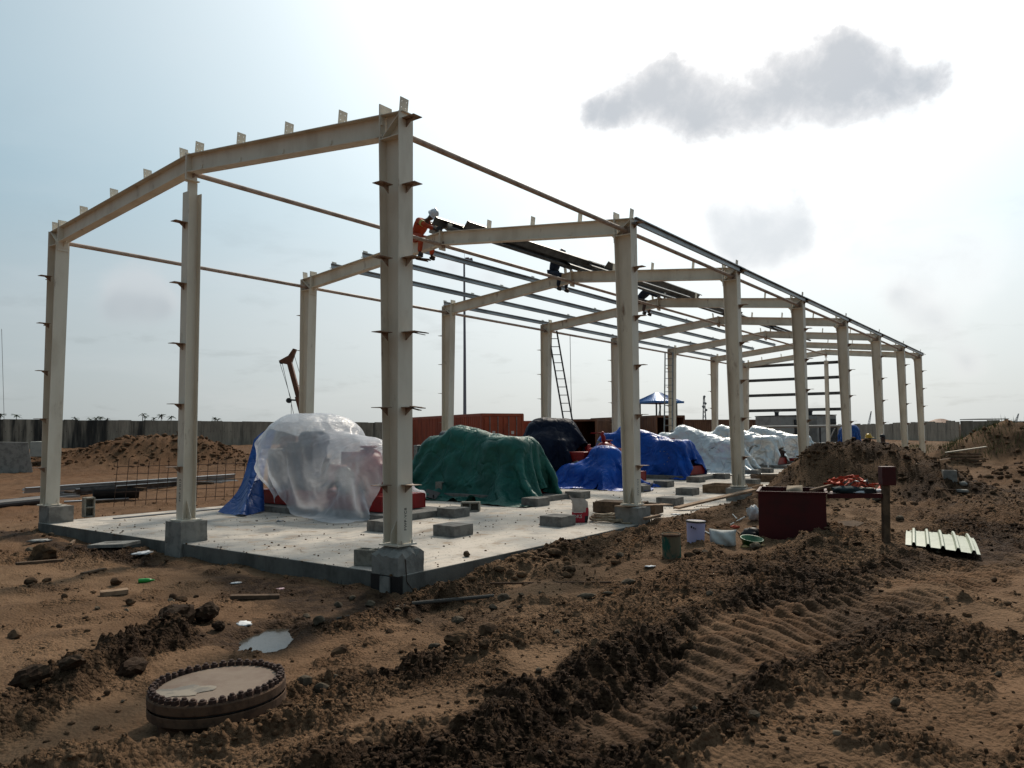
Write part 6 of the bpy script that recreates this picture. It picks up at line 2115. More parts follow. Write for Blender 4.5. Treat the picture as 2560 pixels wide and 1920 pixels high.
g_ = on_ground(1807, 1364)
cushion('woven_sack', 'full white woven sack lying between the lilac bucket and the green basin', 'sack', (g_.x, g_.y, g_.z - 0.02), (0.42, 0.26, 0.27), white_sack, ba - 0.1)
g_ = on_ground(1884, 1306)
lumpy('plastic_bag', (0.22, 0.16, 0.26), M('thin_white_plastic', (0.50, 0.50, 0.50), 0.4, 0, (0.38, 0.37, 0.36), 9), 'crumpled white plastic bag against the side of the red bin', 'plastic bag', (g_.x, g_.y, g_.z), 0.4, 21, 0.45, False)
g_ = on_ground(1878, 1368)
bs = MB().lathe([(0.10, 0), (0.12, 0.01), (0.165, 0.13), (0.175, 0.132), (0.170, 0.14), (0.155, 0.137), (0.11, 0.02), (0.002, 0.02)], 26, (0, 0, 0), 0, False).build('plastic_basin', green_plastic, None, (g_.x, g_.y, g_.z + 0.0), (0.1, 0.16, 0), smooth=True)
tag(bs, 'dark green plastic basin at the corner of the red bin', 'basin')
g_ = on_ground(1866, 1350)
lumpy('black_bag', (0.34, 0.26, 0.24), black, 'sagging black bag leaning on the red bin behind the green basin', 'bag', (g_.x + 0.05, g_.y + 0.12, g_.z - 0.02), ba, 61, 0.3)
for k, (x, y, lab) in enumerate([(1862, 1370, 'yellowish rag on the earth beside the green basin, nearer the sack'), (1903, 1368, 'yellowish rag between the green basin and the bin corner')]):
    g_ = on_ground(x, y)
    lumpy('cloth_rag', (0.16, 0.12, 0.06), M('yellow_rag', (0.36, 0.25, 0.10), 0.9), lab, 'rag', (g_.x, g_.y, g_.z - 0.01), 1.0 * k, 30 + k, 0.4)
for k, (x0, y0, x1, y1) in enumerate([(1812, 1322, 1862, 1302), (1822, 1310, 1850, 1312), (1830, 1286, 1842, 1306), (1842, 1330, 1862, 1352), (1760, 1330, 1775, 1345)]):
    a, b_ = on_ground(x0, y0), on_ground(x1, y1)
    a.z += 0.02
    b_.z += 0.07
    c = (a + b_) / 2
    o = MB().tube([a - c, b_ - c], 0.011, 6).build('stick', wood if k % 2 else white_sack, None, c)
    tag(o, ['longest pale stick rising towards the white plastic bag', 'short stick lying flat behind the woven sack', 'stick leaning steeply above the rubbish by the bin', 'short brown stick at the foot of the black bag', 'pale stick between the lilac bucket and the woven sack'][k], 'stick', 'sticks in the rubbish by the bin')
g_ = on_ground(1838, 1322)
lumpy('orange_rag', (0.16, 0.10, 0.07), harness_orange, 'small orange rag among the sticks beside the red bin', 'rag', (g_.x, g_.y, g_.z), 0.4, 44, 0.4)
g_ = on_ground(2105, 1318)
o = MB().add([(-0.30, -0.08, 0.06), (0.22, -0.14, 0.02), (0.36, 0.02, 0.08), (0.20, 0.16, 0.10), (-0.2, 0.1, 0.02), (-0.30, -0.08, 0.07), (0.22, -0.14, 0.03), (0.36, 0.02, 0.09), (0.20, 0.16, 0.11), (-0.2, 0.1, 0.03)], [(0, 1, 2, 3, 4), (9, 8, 7, 6, 5), (0, 5, 6, 1), (1, 6, 7, 2), (2, 7, 8, 3), (3, 8, 9, 4), (4, 9, 5, 0)]).build('plywood_scrap', wood_dark, None, (g_.x, g_.y, g_.z), ba)
tag(o, 'dark scrap of plywood on the earth behind the red bin', 'plywood')

# pale corrugated roof sheet lying on the earth
c4 = [on_ground(2264, 1370), on_ground(2452, 1393), on_ground(2430, 1346), on_ground(2266, 1336)]
zc = sum(gz(p.x, p.y) for p in c4) / 4 + 0.03
c4 = [Vector((p.x, p.y, zc)) for p in c4]
cen = sum(c4, Vector()) / 4
prof = []
for k in range(6):
    b_ = k / 5.0
    for du, dz_ in ((0.0, 0), (0.085, 0), (0.105, 0.045), (0.135, 0.045), (0.155, 0)):
        if b_ + du <= 1.0001:
            prof.append((b_ + du, dz_))
V, F = [], []
nd = 10
for (u, z) in prof:
    for j in range(nd + 1):
        v_ = j / nd
        q = c4[0].lerp(c4[1], u).lerp(c4[3].lerp(c4[2], u), v_) - cen
        V.append((q.x, q.y, z * (1 - 0.0 * v_) + 0.035 * math.sin(PI * v_) + 0.02 * math.sin(2.2 * u + 1)))
for i in range(len(prof) - 1):
    for j in range(nd):
        k = i * (nd + 1) + j
        F.append((k, k + nd + 1, k + nd + 2, k + 1))
o = MB().add(V, F).build('roof_sheet', sheet_grp, None, cen)
so = o.modifiers.new('thickness', 'SOLIDIFY')
so.thickness = 0.004
tag(o, 'pale ribbed translucent roof sheet lying alone on the earth', 'roof sheet')

# ------------------------------------------------------------------ blind flange in the mud
fc = at_z(545, 1708, -0.33)
fl = thing('blind_flange', 'large bolted round steel flange lying in the mud near the puddle', 'flange', fc, 0.2)
fl.rotation_euler = (0.02, -0.03, 0.2)
FR = 0.487
MB().lathe([(0.002, -0.004), (FR * 0.8, 0.0), (FR - 0.008, -0.002), (FR, -0.012), (FR, -0.068), (FR - 0.01, -0.076)], 72, (0, 0, 0), 0, False).build('cover_plate', rust, fl)
MB().lathe([(0.002, 0.001), (FR * 0.855, 0.002), (FR * 0.862, -0.002)], 60, (0, 0, 0), 0, False).build('dusty_face', flange_top, fl)
MB().lathe([(FR - 0.02, -0.075), (FR - 0.02, -0.088)], 60, (0, 0, 0), 0, False).build('gasket', black, fl)
MB().lathe([(FR - 0.004, -0.088), (FR, -0.094), (FR, -0.150), (FR - 0.03, -0.165), (FR * 0.86, -0.20), (FR * 0.84, -0.42)], 72, (0, 0, 0), 0, False).build('flange_ring', rust, fl)
bolt = MB()
bolt.lathe([(0.030, 0.0), (0.030, 0.040)], 6)
bolt.lathe([(0.017, 0.034), (0.017, 0.052), (0.012, 0.056)], 8)
bolt_me = bolt.mesh('bolt', dark_clod_mat)
bolt_me.materials[0] = M('rusted_bolt', (0.045, 0.024, 0.018), 0.8, 0.2, (0.09, 0.045, 0.03), 30, 0.45, 0.65)
for k in range(44):
    a = 2 * PI * k / 44
    b_ = link('bolt', bolt_me, fl, (FR * 0.925 * math.cos(a), FR * 0.925 * math.sin(a), -0.004 - 0.006 * random.random()), random.random() * 6)
    b_.rotation_euler = (random.uniform(-0.05, 0.05), random.uniform(-0.05, 0.05), random.random() * 6)
    b_.scale = (1, 1, random.uniform(0.75, 1.1))
_w = []
for k in range(26):
    a = 2 * PI * k / 26
    rr = 1 + 0.22 * math.sin(2 * a + 0.7) + 0.15 * math.sin(5 * a) + 0.08 * math.sin(9 * a + 2)
    q = cR0 * (-0.20 + 0.19 * math.cos(a) * rr) + Vector((cF.x, cF.y, 0)).normalized() * (-0.17 + 0.14 * math.sin(a) * rr)
    q = Matrix.Rotation(-0.2, 3, 'Z') @ q
    _w.append((q.x, q.y, 0.006))
MB().add(_w, [tuple(range(26))]).build('dried_scum', M('pale_dried_scum', (0.27, 0.225, 0.175), 0.95, 0, (0.17, 0.15, 0.125), 9, 0.42, 0.6), fl)


# ------------------------------------------------------------------ yard on the far side: steel, mesh, concrete pieces
for k, (x0, y0, x1, y1, z, lab, m_) in enumerate([
        (56, 1222, 572, 1186, -0.30, 'topmost galvanised purlin of the stack behind the gable posts', galv), (60, 1229, 585, 1192, -0.36, 'second galvanised purlin in the stack behind the gable posts', galv),
        (150, 1229, 588, 1197, -0.44, 'third galvanised purlin, half under the others in the yard stack', galv), (185, 1232, 480, 1208, -0.47, 'dull purlin tucked beneath the galvanised stack', galv_dark),
        (84, 1242, 190, 1233, -0.48, 'short bright purlin offcut near the foot of the first column', galv), (160, 1257, 322, 1249, -0.52, 'thin bright steel strip on the ground before the black trough', galv), (200, 1223, 290, 1217, -0.30, 'dark purlin laid across the galvanised stack', galv_dark)]):
    a, b_ = at_z(x0, y0, z), at_z(x1, y1, z)
    L = (b_ - a).length
    me = zsec(L, 0.2 if k < 5 else 0.06, 0.07, 0.006, m_, 'steel_purlin')
    o = link('steel_purlin', me, None, (a.x, a.y, z - 0.06 * (k < 5)), (0, (PI / 2 if k % 2 == 0 else 0.2), math.atan2(b_.y - a.y, b_.x - a.x) - PI / 2))
    tag(o, lab, 'purlin', 'purlins stacked in the yard')
for k, (x, y, z) in enumerate([(150, 1236, -0.56), (330, 1226, -0.56), (500, 1212, -0.56)]):
    p = at_z(x, y, z)
    o = MB().box((0, 0, 0), (1.4, 0.12, 0.12)).build('timber_bearer', wood_dark, None, (p.x, p.y, -0.5), 0.2)
    tag(o, ['timber bearer under the stacked purlins next to the first column', 'timber bearer under the middle of the stacked purlins', 'timber bearer under the purlin stack nearest the blue tarpaulin'][k], 'timber', 'bearers under the purlins')
a, b_ = at_z(-60, 1272, -0.5), at_z(112, 1254, -0.5)
c = (a + b_) / 2
tag(MB().tube([a - c, b_ - c], 0.125, 14).build('black_pipe', M('dull_black_pipe', (0.035, 0.036, 0.04), 0.6), None, c + Vector((0, 0, 0.06))), 'thick dull black pipe lying beside the far corner pedestal', 'pipe')
a, b_ = at_z(232, 1249, -0.5), at_z(346, 1244, -0.5)
c = (a + b_) / 2
tr_ = MB()
for q in range(12):
    a0, a1 = PI * q / 12 + PI, PI * (q + 1) / 12 + PI
    d_ = (b_ - a).normalized()
    s_ = Vector((-d_.y, d_.x, 0))
    for e0, e1 in (((a - c), (b_ - c)),):
        f_ = lambda an, e, r: e + s_ * (r * math.cos(an)) + Vector((0, 0, r * math.sin(an) + 0.28))
        tr_.add([f_(a0, e0, .3), f_(a1, e0, .3), f_(a1, e1, .3), f_(a0, e1, .3), f_(a0, e0, .27), f_(a1, e0, .27), f_(a1, e1, .27), f_(a0, e1, .27)], [(0, 1, 2, 3), (7, 6, 5, 4), (0, 4, 5, 1), (2, 6, 7, 3)])
tag(tr_.build('black_trough', black, None, c), 'black half round trough lying in front of the stacked purlins', 'trough')
# rebar mesh panels set upright
for k, (xa, xb, lab) in enumerate([(284, 440, 'rusty rebar mesh panel standing before the purlin stack'), (442, 605, 'rusty rebar mesh panel standing next to the hanging blue tarpaulin')]):
    a, b_ = at_z(xa, 1264 - (xa - 284) * 0.05, -0.55), at_z(xb, 1264 - (xb - 284) * 0.05, -0.55)
    L = (b_ - a).length
    n = int(L / 0.26)
    mb = MB()
    h = 1.32
    for q in range(n + 1):
        x = q * L / n
        mb.tube([(x, 0, -0.1), (x + 0.10 + 0.02 * math.sin(q * 2.1), 0.14, h + 0.05 * math.sin(q * 1.7))], 0.009, 4)
    for z in (0.12, 0.38, 0.64, 0.90, 1.12):
        mb.tube([(0, 0.14 * z / h, z), (L + 0.1 * z, 0.14 * z / h, z)], 0.009, 4)
    o = mb.build('rebar_mesh', rebar_mat, None, a, math.atan2(b_.y - a.y, b_.x - a.x))
    tag(o, lab, 'rebar mesh')
# big precast pieces at the edge
p = at_z(-70, 1188, -0.5)
q_ = at_z(83, 1182, -0.5)
L = (q_ - p).length
ang = math.atan2(q_.y - p.y, q_.x - p.x)
mb = MB()
mb.poly([(0, 0), (L, 0), (L - 0.28, 1.62), (0, 1.70)], lambda u, v_, w_: (u, w_ + 0.6, v_), 1.2)
o = mb.build('concrete_block', concrete, None, (p.x, p.y, -0.5), ang, bevel=0.03)
tag(o, 'big grey precast concrete block with a sloping end in the yard', 'concrete block')
p = at_z(72, 1172, -0.5)
mb = MB()
mb.box((0.55, 1.1, 1.15), (1.1, 2.0, 0.90)).box((0.85, 1.1, 0.35), (0.5, 1.95, 0.70))
o = mb.build('concrete_block', M('pale_precast', (0.40, 0.385, 0.34), 0.9, 0, (0.30, 0.29, 0.26), 2), None, (p.x, p.y, -0.5), ang - 0.55, bevel=0.03)
tag(o, 'pale overhanging concrete block next to the big grey one', 'concrete block')

# pieces far on the other side: plank stack, culvert pieces, grass
for k in range(14):
    p = at_d(2408 + (k % 3) * 9 + random.uniform(-3, 3), 1148, 36 + (k % 2) * 0.4)
    L = random.uniform(0.9, 1.5)
    z = gz(p.x, p.y) + 0.04 + 0.085 * (k // 3)
    o = MB().box((0, 0, 0), (L, 0.14, 0.06)).build('timber_offcut', wood if k % 3 else wood_dark, None, (p.x, p.y, z), ba + random.uniform(-0.35, 0.35), bevel=0.004)
    tag(o, 'timber offcut in the small stack beyond the last column', 'timber', 'timber offcuts stacked beyond the last column')
p = at_d(2414, 1116, 36)
o = MB().box((0, 0, 0), (1.7, 0.35, 0.04), (0, -0.16, 0)).build('pale_board', M('pale_board', (0.42, 0.36, 0.28), 0.8), None, (p.x, p.y, gz(p.x, p.y) + 0.58), ba + 0.05)
tag(o, 'long pale board resting on top of the timber offcuts', 'timber')
p = on_ground(2376, 1204)
cb = thing('culvert_box', 'square concrete culvert box half sunk in the earth slope', 'culvert', (p.x, p.y, p.z - 0.06), ba)
cb.scale = (0.55, 0.55, 0.55)
for c, d_ in (((0, 0, 0.30), (0.56, 0.06, 0.64)), ((0, 0.5, 0.30), (0.56, 0.06, 0.64)), ((-0.25, 0.25, 0.30), (0.06, 0.44, 0.64)), ((0.25, 0.25, 0.30), (0.06, 0.44, 0.64))):
    MB().box(c, d_).build('wall', concrete, cb)
p = on_ground(2405, 1230)
lid = MB().box((0, 0, 0.03), (0.26, 0.26, 0.06)).build('concrete_slab_piece', concrete, None, (p.x, p.y, p.z), ba, bevel=0.01)
tag(lid, 'flat square concrete cover lying below the culvert box', 'concrete slab')
p = on_ground(2408, 1215)
lumpy('concrete_lump', (0.2, 0.18, 0.14), concrete, 'small pale concrete lump sitting behind the flat square cover', 'concrete lump', (p.x, p.y, p.z + 0.0), 0.3, 5, 0.2)

# grass tufts on the far bank
mb = MB()
r_ = random.Random(5)
pts = []
for k in range(2600):
    px = r_.choice((r_.gauss(2480, 45), r_.gauss(2375, 16), r_.gauss(2150, 20), r_.gauss(2290, 25)))
    p = at_d(px, 1090, r_.uniform(38, 46) if px > 2350 else r_.uniform(60, 80))
    pts.append((p.x, p.y))
pz_ = height(np.array([q[0] for q in pts]), np.array([q[1] for q in pts]))[0]
for (x, y), z in zip(pts, pz_):
    z = float(z)
    h = r_.uniform(0.15, 0.42)
    a = r_.uniform(0, PI)
    dx, dy = math.cos(a) * 0.02, math.sin(a) * 0.02
    lx, ly = r_.uniform(-0.15, 0.15), r_.uniform(-0.15, 0.15)
    mb.add([(x - dx, y - dy, z - 0.02), (x + dx, y + dy, z - 0.02), (x + lx, y + ly, z + h)], [(0, 1, 2)])
tag(mb.build('grass', grass_mat), kind='stuff')


# ------------------------------------------------------------------ stones, clods and litter
def rock_mesh(seed, mat, sharp=True, sub=2, smooth=False):
    r = random.Random(seed)
    bm = bmesh.new()
    bmesh.ops.create_icosphere(bm, subdivisions=sub, radius=0.5)
    cuts = []
    for k in range(7 if sharp else 3):
        n_ = Vector((r.gauss(0, 1), r.gauss(0, 1), r.gauss(0, 1))).normalized()
        cuts.append((n_, r.uniform(0.27, 0.42)))
    for v in bm.verts:
        p = v.co.copy()
        for n_, d_ in cuts:
            e = p.dot(n_) - d_
            if e > 0:
                p -= n_ * e * 0.95
        k = 1 + r.uniform(-0.05, 0.05) * (1 if sharp else 2.6)
        v.co = Vector((p.x * k, p.y * k * 0.85, p.z * k * 0.72))
    me = bpy.data.meshes.new('stone')
    bm.to_mesh(me)
    bm.free()
    me.materials.append(mat)
    if smooth:
        me.polygons.foreach_set('use_smooth', [True] * len(me.polygons))
    return me


RB_, RG_, RC_, RD_ = [[rock_mesh(10 * j + k, m_, j < 2, 3 if j >= 2 else 2) for k in range(5)] for j, m_ in enumerate((rock_mat, rock_grey, clod_mat, dark_clod_mat))]


def put(name, px, py, wpx, lib, label, cat='stone', group=None, flat=1.0, tall=1.0, sink=0.42):
    g_ = on_ground(px, py)
    D = (g_ - CAM).dot(cF)
    w_ = wpx * D / FPX
    z = gz(g_.x, g_.y)
    o = link(name, random.choice(lib), None, (g_.x, g_.y, z + w_ * 0.36 * tall * (1 - sink)), (random.uniform(-0.25, 0.25), random.uniform(-0.25, 0.25), random.uniform(0, 6.28)))
    o.scale = (w_ * 1.12, w_ * 1.12 * flat, w_ * 1.05 * tall)
    return tag(o, label, cat, group)


NAMED = [
    (75, 1462, 34, RB_, 'pale brown stone on the sand below the first column'), (117, 1455, 20, RB_, 'small dark stone right beside the pale brown one'), (289, 1462, 34, RB_, 'tall brown stone standing behind the flat timber stub'), (160, 1498, 22, RB_, 'round stone alone on smooth sand'),
    (326, 1521, 26, RB_, 'brown stone on the sand below the flat timber stub'), (427, 1516, 20, RG_, 'small grey stone touching the brown pair on the sand'), (454, 1508, 30, RB_, 'wide brown stone of the pair on the sand'), (432, 1496, 20, RB_, 'dark stone above the brown pair on the sand'),
    (490, 1494, 13, RB_, 'tiny dark stone alone next to the weathered plank'), (40, 1592, 40, RB_, 'angular stone at the edge of a dry washed patch'), (112, 1400, 60, RC_, 'large earth covered boulder below the far corner of the slab'), (75, 1385, 26, RG_, 'grey stone next to the earth covered boulder'),
    (848, 1640, 40, RB_, 'dark brown cube shaped stone on smooth sand beside the puddle track'), (762, 1727, 44, RG_, 'light grey angular stone touching the bolted flange side'), (930, 1712, 36, RB_, 'sharp brown stone on the gravelly slope'), (797, 1572, 32, RG_, 'upright grey stone at the puddle edge'),
    (766, 1545, 24, RG_, 'small grey stone above the upright one at the puddle'), (1145, 1648, 60, RC_, 'biggest lumpy clod in the stone cluster'), (1222, 1602, 54, RB_, 'flat topped brown stone at the rim of the stone cluster'), (1214, 1655, 34, RC_, 'round clod below the flat topped stone'),
    (1085, 1622, 40, RG_, 'leaning grey flake in the stone cluster'), (1130, 1603, 30, RB_, 'dark flake at the top of the stone cluster'), (1016, 1545, 22, RB_, 'reddish stone below the rusty rod'), (1259, 1502, 36, RG_, 'rounded grey stone at the end of the bent pipe'),
    (1232, 1533, 26, RG_, 'pointed grey stone on clean sand'), (1146, 1558, 34, RG_, 'pair shaped dark grey stone on clean sand'), (1046, 1563, 24, RG_, 'low grey stone on clean sand'), (920, 1858, 34, RB_, 'stone in the dark churned earth near the lower edge'), (840, 1712, 40, RG_, 'slate grey flake behind the light angular stone'),
    (803, 1748, 44, RG_, 'flat grey stone below the light angular one'), (1552, 1406, 28, RG_, 'pale pointed stone on the soil bank beside the slab'), (1726, 1400, 30, RB_, 'dark red stone just below the mud caked drum'), (1573, 1462, 56, RG_, 'long slate coloured slab of rock beyond the rusty rod'),
    (1466, 1497, 54, RG_, 'long thin slate flake below the rusty rod'), (1520, 1500, 30, RG_, 'dark slate flake beside the long thin one'), (1594, 1510, 14, RG_, 'little pale stone beyond the slate flakes'), (1422, 1432, 34, RB_, 'brown stone half buried in the soil bank'), (1386, 1398, 38, RB_, 'reddish stone on top of the soil bank'),
    (1568, 1474, 18, RG_, 'small white grey stone below the long slate slab'), (1776, 1490, 24, RG_, 'blue grey stone on the broad earth'), (1347, 1672, 18, RG_, 'blue grey pebble at the edge of the churned trench'), (1762, 1390, 24, RG_, 'grey stone next to the dark red one'), (1742, 1387, 22, RB_, 'brown stone tucked by the drum foot'),
    (1799, 1384, 22, RB_, 'pointed brown stone between drum and basin'), (1888, 1376, 30, RG_, 'smooth grey stone below the green basin'), (2497, 1689, 20, RG_, 'dark green grey stone alone on the pale tracks'), (2240, 1776, 30, RG_, 'dark stone at the head of a damp streak'), (2093, 1849, 26, RG_, 'dark flat stone near the lower edge'),
    (2192, 1257, 26, RG_, 'blue grey boulder on the mound behind the wooden post'), (2250, 1300, 22, RG_, 'pale stone at the foot of the mound beyond the post'), (1168, 1392, 14, RG_, 'lump of broken concrete on the slab edge'), (905, 1540, 22, RG_, 'small pale stone beside the bitumen pedestal'), (845, 1518, 24, RG_, 'rounded pale stone below the slab front'),
    (925, 1517, 30, RG_, 'whitish stone leaning on the bitumen pedestal'), (880, 1502, 20, RG_, 'whitish stone next to the pale strip of the pedestal'), (1885, 1835, 40, RG_, 'pale pointed stone in the churned tracks at the lower edge'), (1810, 1760, 44, RC_, 'big clod standing up in the churned tracks')]
for px, py, w_, lib, lab in NAMED:
    tall = 1.0
    if px == 1168:
        p = at_z(px, py, SZ)
        o = link('stone', random.choice(lib), None, (p.x, p.y, SZ + 0.045), (0.1, 0.1, 2))
        o.scale = (0.17, 0.15, 0.14)
        tag(o, lab, 'stone')
        continue
    fl_ = 0.55 if 'long' in lab or 'flake' in lab else 1.0
    put('stone' if lib is not RC_ else 'earth_clod', px, py, w_, lib, lab, 'stone' if lib is not RC_ else 'clod', None, fl_, 0.45 if fl_ < 1 else random.uniform(0.85, 1.1), 0.32)
# the dark clods heaped by the puddle
for px, py, w_, lab in [(440, 1562, 86, 'largest black clod of the wet heap beside the puddle'), (512, 1553, 60, 'squarish black clod beside the largest one'), (372, 1585, 36, 'small black clod at the end of the wet heap'), (410, 1596, 44, 'black clod below the largest one'), (545, 1582, 30, 'black clod nearest the puddle')]:
    put('earth_clod', px, py, w_, RD_, lab, 'clod', 'black clods by the puddle', 1.0, 1.1, 0.1)
for px, py, w_, lab in [(330, 1690, 80, 'broad dark clod sliding off the mud bank'), (80, 1760, 90, 'dark lump at the end of the mud bank'), (180, 1745, 60, 'dark lump in the middle of the mud bank'), (480, 1822, 64, 'pale crusted clod before the bolted flange'), (620, 1830, 60, 'crumbling clod before the bolted flange'), (700, 1800, 70, 'flat crusted clod below the flange side')]:
    put('earth_clod', px, py, w_, RC_ if 'crust' in lab or 'crumb' in lab else RD_, lab, 'clod', None, 0.8, 0.8, 0.35)
# a general scatter of loose stones
r_ = random.Random(77)
cnt = 0
while cnt < 80:
    px, py = r_.uniform(0, 2560), 1330 + 590 * r_.random() ** 0.9
    g_ = on_ground(px, py)
    if inside_slab(np.array([g_.x]), np.array([g_.y]))[0] > -0.1 or abs(px - 545) < 200 and abs(py - 1720) < 110 or (abs(px - 660) < 90 and abs(py - 1600) < 50):
        continue
    big = gnoise(np.array([g_.x * 0.8 + 2]), np.array([g_.y * 0.8]))[0]
    if r_.random() > 0.35 + 0.9 * big:
        continue
    cnt += 1
    put('stone', px, py, r_.choice((9, 11, 13, 16, 20)), r_.choice((RB_, RB_, RG_, RC_)), 'small loose stone scattered on the open earth around the slab', 'stone', 'small stones scattered on the earth')

# crumbs of soil: far too many to count
def crumbs(name, n, seed, where=None, size=(0.006, 0.028, 3.5)):
    r = np.random.default_rng(seed)
    bm = bmesh.new()
    bmesh.ops.create_icosphere(bm, subdivisions=1, radius=0.5)
    base_ = np.array([v.co[:] for v in bm.verts])
    fcs = np.array([[v.index for v in f.verts] for f in bm.faces])
    bm.free()
    P_, S_ = [], []
    tot = 0
    while tot < n:
        u = r.random((20000, 3))
        ang = YAW - np.radians(-38 + 76 * u[:, 0])
        R_ = 2.6 * (30 / 2.6) ** (u[:, 1] ** 1.15)
        x, y = CAM.x - np.sin(ang) * R_, CAM.y + np.cos(ang) * R_
        if where:
            c_ = np.array(where)[(u[:, 0] * len(where)).astype(int) % len(where)]
            x, y = c_[:, 0] + r.normal(0, 1, len(x)) * c_[:, 3] * 0.85, c_[:, 1] + r.normal(0, 1, len(x)) * c_[:, 4] * 0.85
            R_ = np.zeros_like(x)
        z, wet, red, rough = height(x, y)
        keep = (inside_slab(x, y) < -0.1) if where else (u[:, 2] < np.clip(0.012 + 0.5 * rough ** 2, 0, 1)) & (inside_slab(x, y) < -0.02)
        keep &= np.hypot(x - POOL[0], y - POOL[1]) > 0.55
        keep &= np.hypot(x - fc.x, y - fc.y) > 0.62
        x, y, z, wet, red, R_ = x[keep], y[keep], z[keep], wet[keep], red[keep], R_[keep]
        sz_ = (size[0] + size[1] * r.random(len(x)) ** size[2]) * (1 + R_ / 16)
        P_.append(np.stack([x, y, z + sz_ * 0.12], -1))
        S_.append(np.stack([sz_, wet, red], -1))
        tot += len(x)
    P_, S_ = np.concatenate(P_)[:n], np.concatenate(S_)[:n]
    nb = len(base_)
    ca, sa = np.cos(r.random(n) * 6.28), np.sin(r.random(n) * 6.28)
    sc3 = S_[:, :1] * (0.7 + 0.6 * r.random((n, 3))) * np.array([1.15, 1.0, 0.75])
    L_ = base_[None] * (1 + 0.75 * (r.random((n, nb, 1)) - 0.5))
    L_ = L_ * sc3[:, None, :]
    X_ = L_[..., 0] * ca[:, None] - L_[..., 1] * sa[:, None]
    Y_ = L_[..., 0] * sa[:, None] + L_[..., 1] * ca[:, None]
    V = np.stack([X_, Y_, L_[..., 2]], -1) + P_[:, None]
    V = V.reshape(-1, 3)
    F = (fcs[None] + (np.arange(n) * nb)[:, None, None]).reshape(-1, 3)
    me = bpy.data.meshes.new(name)
    me.vertices.add(len(V))
    me.vertices.foreach_set('co', V.astype(np.float32).ravel())
    me.loops.add(len(F) * 3)
    me.loops.foreach_set('vertex_index', F.astype(np.int32).ravel())
    me.polygons.add(len(F))
    me.polygons.foreach_set('loop_start', np.arange(0, len(F) * 3, 3, dtype=np.int32))
    me.polygons.foreach_set('loop_total', np.full(len(F), 3, dtype=np.int32))
    me.update(calc_edges=True)
    cl = me.color_attributes.new('soil', 'FLOAT_COLOR', 'POINT')
    C = np.repeat(np.stack([S_[:, 1], S_[:, 2], np.full(n, 0.6), np.ones(n)], -1), nb, 0)
    cl.data.foreach_set('color', C.astype(np.float32).ravel())
    me.materials.append(ground_mat)
    tag(link(name, me), kind='stuff')


crumbs('soil_crumbs', 26000, 3)
crumbs('mound_rubble', 2600, 4, [q for q in LUMPS[:6]] + [(3.6, 12, 0, 1.8, 2.2), (6, 11, 0, 2.2, 2.5), (8, 16, 0, 2.5, 3.5), (1.2, 1.7, 0, 0.6, 1.0)], (0.025, 0.11, 3.0))
crumbs('heap_rubble', 1500, 6, [q for q in LUMPS[6:11]], (0.06, 0.28, 3.0))
crumbs('bank_rubble', 900, 8, [q for q in LUMPS[11:18]], (0.06, 0.25, 3.0))
# grit and crumbs lying on the slab
mb = MB()
r_ = random.Random(31)
for k in range(1700):
    x, y = r_.uniform(-9.6, 0.3), -0.3 + 16 * r_.random() ** 1.5
    s_ = 0.006 + 0.024 * r_.random() ** 4
    a = r_.random() * 3
    mb.box((x, y, SZ + s_ * 0.3), (s_ * 1.5, s_, s_ * 0.7), (0.2, 0.1, a), 0, 0.6)
tag(mb.build('slab_grit', clod_mat), kind='stuff')

# loose timber, rods and litter on the earth
def lay(name, x0, y0, x1, y1, wd, th, mat, label, cat, lift=0.02, rnd=False, group=None):
    a, b_ = on_ground(x0, y0), on_ground(x1, y1)
    a.z, b_.z = gz(a.x, a.y) + lift, gz(b_.x, b_.y) + lift
    c = (a + b_) / 2
    mb = MB()
    if rnd:
        mb.tube([a - c, b_ - c], wd / 2, 8)
    else:
        mb.bar(a - c, b_ - c, wd, th)
    return tag(mb.build(name, mat, None, c, 0, bevel=0.0 if rnd else 0.004), label, cat, group)


lay('timber_plank', 576, 1501, 699, 1498, 0.11, 0.05, wood_dark, 'weathered plank on the sand above the puddle', 'timber')
lay('timber_stub', 250, 1494, 320, 1490, 0.16, 0.06, wood, 'flat timber stub lying before the tall brown stone', 'timber', 0.03)
lay('timber_plank', 40, 1420, 158, 1408, 0.10, 0.04, wood_dark, 'dark thin plank on the earth below the first column', 'timber')
lay('timber_offcut', 176, 1371, 186, 1356, 0.05, 0.05, wood, 'small upright timber offcut leaning near the slab corner', 'timber', 0.04)
lay('steel_rod', 1226, 1476, 1528, 1466, 0.028, 0.028, rust, 'straight rusty rod lying beside the slab edge', 'rod', 0.03, True)
lay('steel_rod', 1140, 1477, 1210, 1478, 0.03, 0.03, rust, 'short rusty rod end in the sand next to the slab', 'rod', 0.015, True)
lay('bent_pipe', 1030, 1528, 1235, 1498, 0.05, 0.05, M('muddy_pipe', (0.075, 0.065, 0.055), 0.8), 'muddy thin pipe lying along the wet bank', 'pipe', 0.02, True)
lay('bent_pipe', 842, 1552, 1012, 1530, 0.03, 0.03, M('muddy_rod', (0.05, 0.045, 0.035), 0.8), 'thin muddy rod in the damp hollow below the pedestal', 'rod', 0.02, True)
lay('timber_plank', 205, 1445, 262, 1432, 0.07, 0.03, wood_dark, 'thin dark stick behind the tall brown stone', 'timber')
lay('steel_rod', 2290, 1180, 2385, 1150, 0.05, 0.05, wood, 'pale pole lying on the slope beyond the wooden post', 'pole', 0.05, True)
p = on_ground(285, 1382)
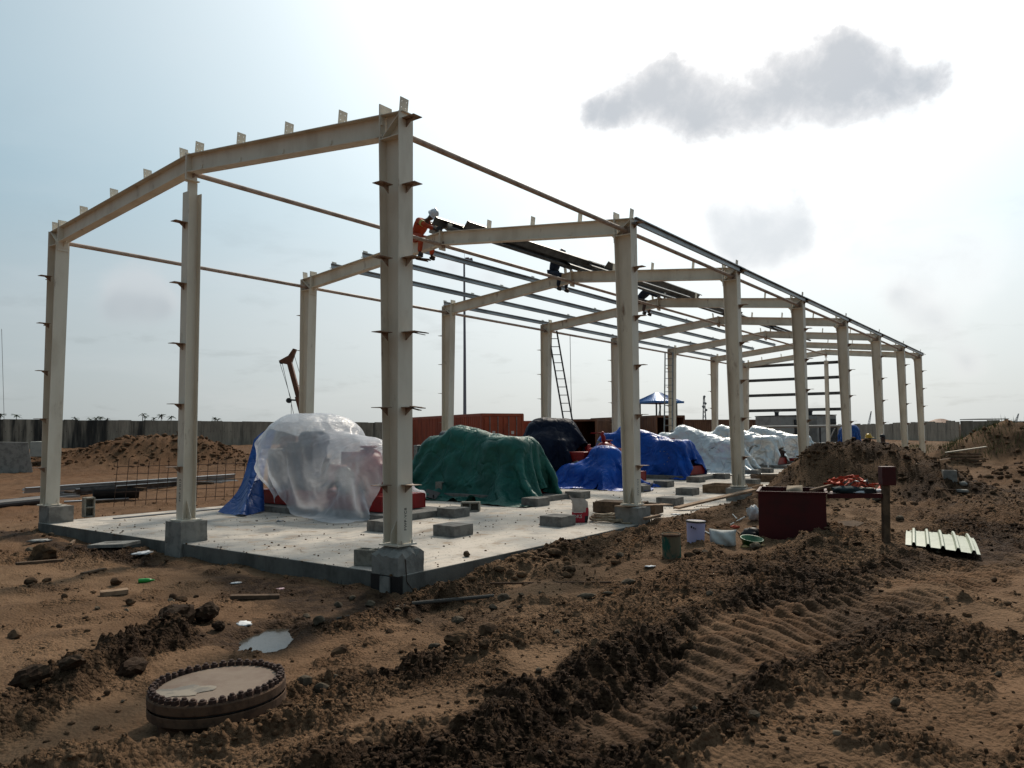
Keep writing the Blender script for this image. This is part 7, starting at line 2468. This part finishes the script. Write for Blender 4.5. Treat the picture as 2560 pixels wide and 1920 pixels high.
o = MB().box((0, 0, 0.04), (0.78, 0.42, 0.06), (0.03, -0.06, 0)).box((-0.05, 0.02, 0.077), (0.3, 0.02, 0.012), (0, 0, 0.3)).build('concrete_shard', concrete, None, (p.x, p.y, gz(p.x, p.y) + 0.02), 0.35, bevel=0.012)
tag(o, 'flat broken concrete piece below the slab between the gable posts', 'concrete piece')
p = on_ground(346, 1457)
bt = thing('plastic_bottle', 'bright green plastic bottle lying on the sand', 'bottle', (p.x, p.y, gz(p.x, p.y) + 0.03), 0.9)
MB().lathe([(0.028, 0), (0.032, 0.01), (0.032, 0.13), (0.014, 0.19)], 14, (0, 0, 0), 0, True, (0, PI / 2, 0)).build('bottle_body', bright_green, bt, smooth=True)
MB().lathe([(0.015, 0.19), (0.015, 0.215)], 10, (0, 0, 0), 0, True, (0, PI / 2, 0)).build('cap', bright_green, bt)
LIT = [(1405, 1372, 'pale blue plastic scrap beside the slab edge', M('pale_blue_plastic', (0.25, 0.42, 0.5), 0.5)), (1625, 1420, 'white paper scrap on the soil bank below the drum', paper), (700, 1478, 'pale pink wrapper in the hollow before the slab', M('pink_wrapper', (0.5, 0.3, 0.32), 0.5)), (610, 1563, 'tangle of whitish plastic film above the puddle', paper),
       (1062, 1292, 'white paper scrap on the slab behind the corner column', paper), (590, 1460, 'whitish scrap on the sand near the slab front', paper), (700, 1303, 'crumpled grey film on the slab under the plastic sheet', M('grey_film', (0.25, 0.25, 0.25), 0.5)), (1690, 1298, 'white scrap near the lilac bucket', paper), (100, 1360, 'grey torn sack on the earth below the far slab corner', M('grey_torn_sack', (0.24, 0.235, 0.22), 0.9)), (355, 1398, 'whitish torn plastic below the gable post', paper), (660, 1428, 'grey rag in the hollow before the slab', M('grey_rag', (0.13, 0.13, 0.125), 0.9))]
for k, (px, py, lab, m_) in enumerate(LIT):
    on_s = 'on the slab' in lab
    p = at_z(px, py, SZ) if on_s else on_ground(px, py)
    D = (p - CAM).dot(cF)
    s_ = 34 * D / FPX * (1.6 if px in (610, 100, 355) else 0.8)
    lumpy('litter_scrap', (s_, s_ * 0.6, s_ * 0.13), m_, lab, 'litter', (p.x, p.y, SZ if on_s else gz(p.x, p.y)), k * 0.9, 90 + k, 0.5, True, 3, 'scraps of litter', 3.0)
print('scene script', round(time.time() - T0, 1), 's')
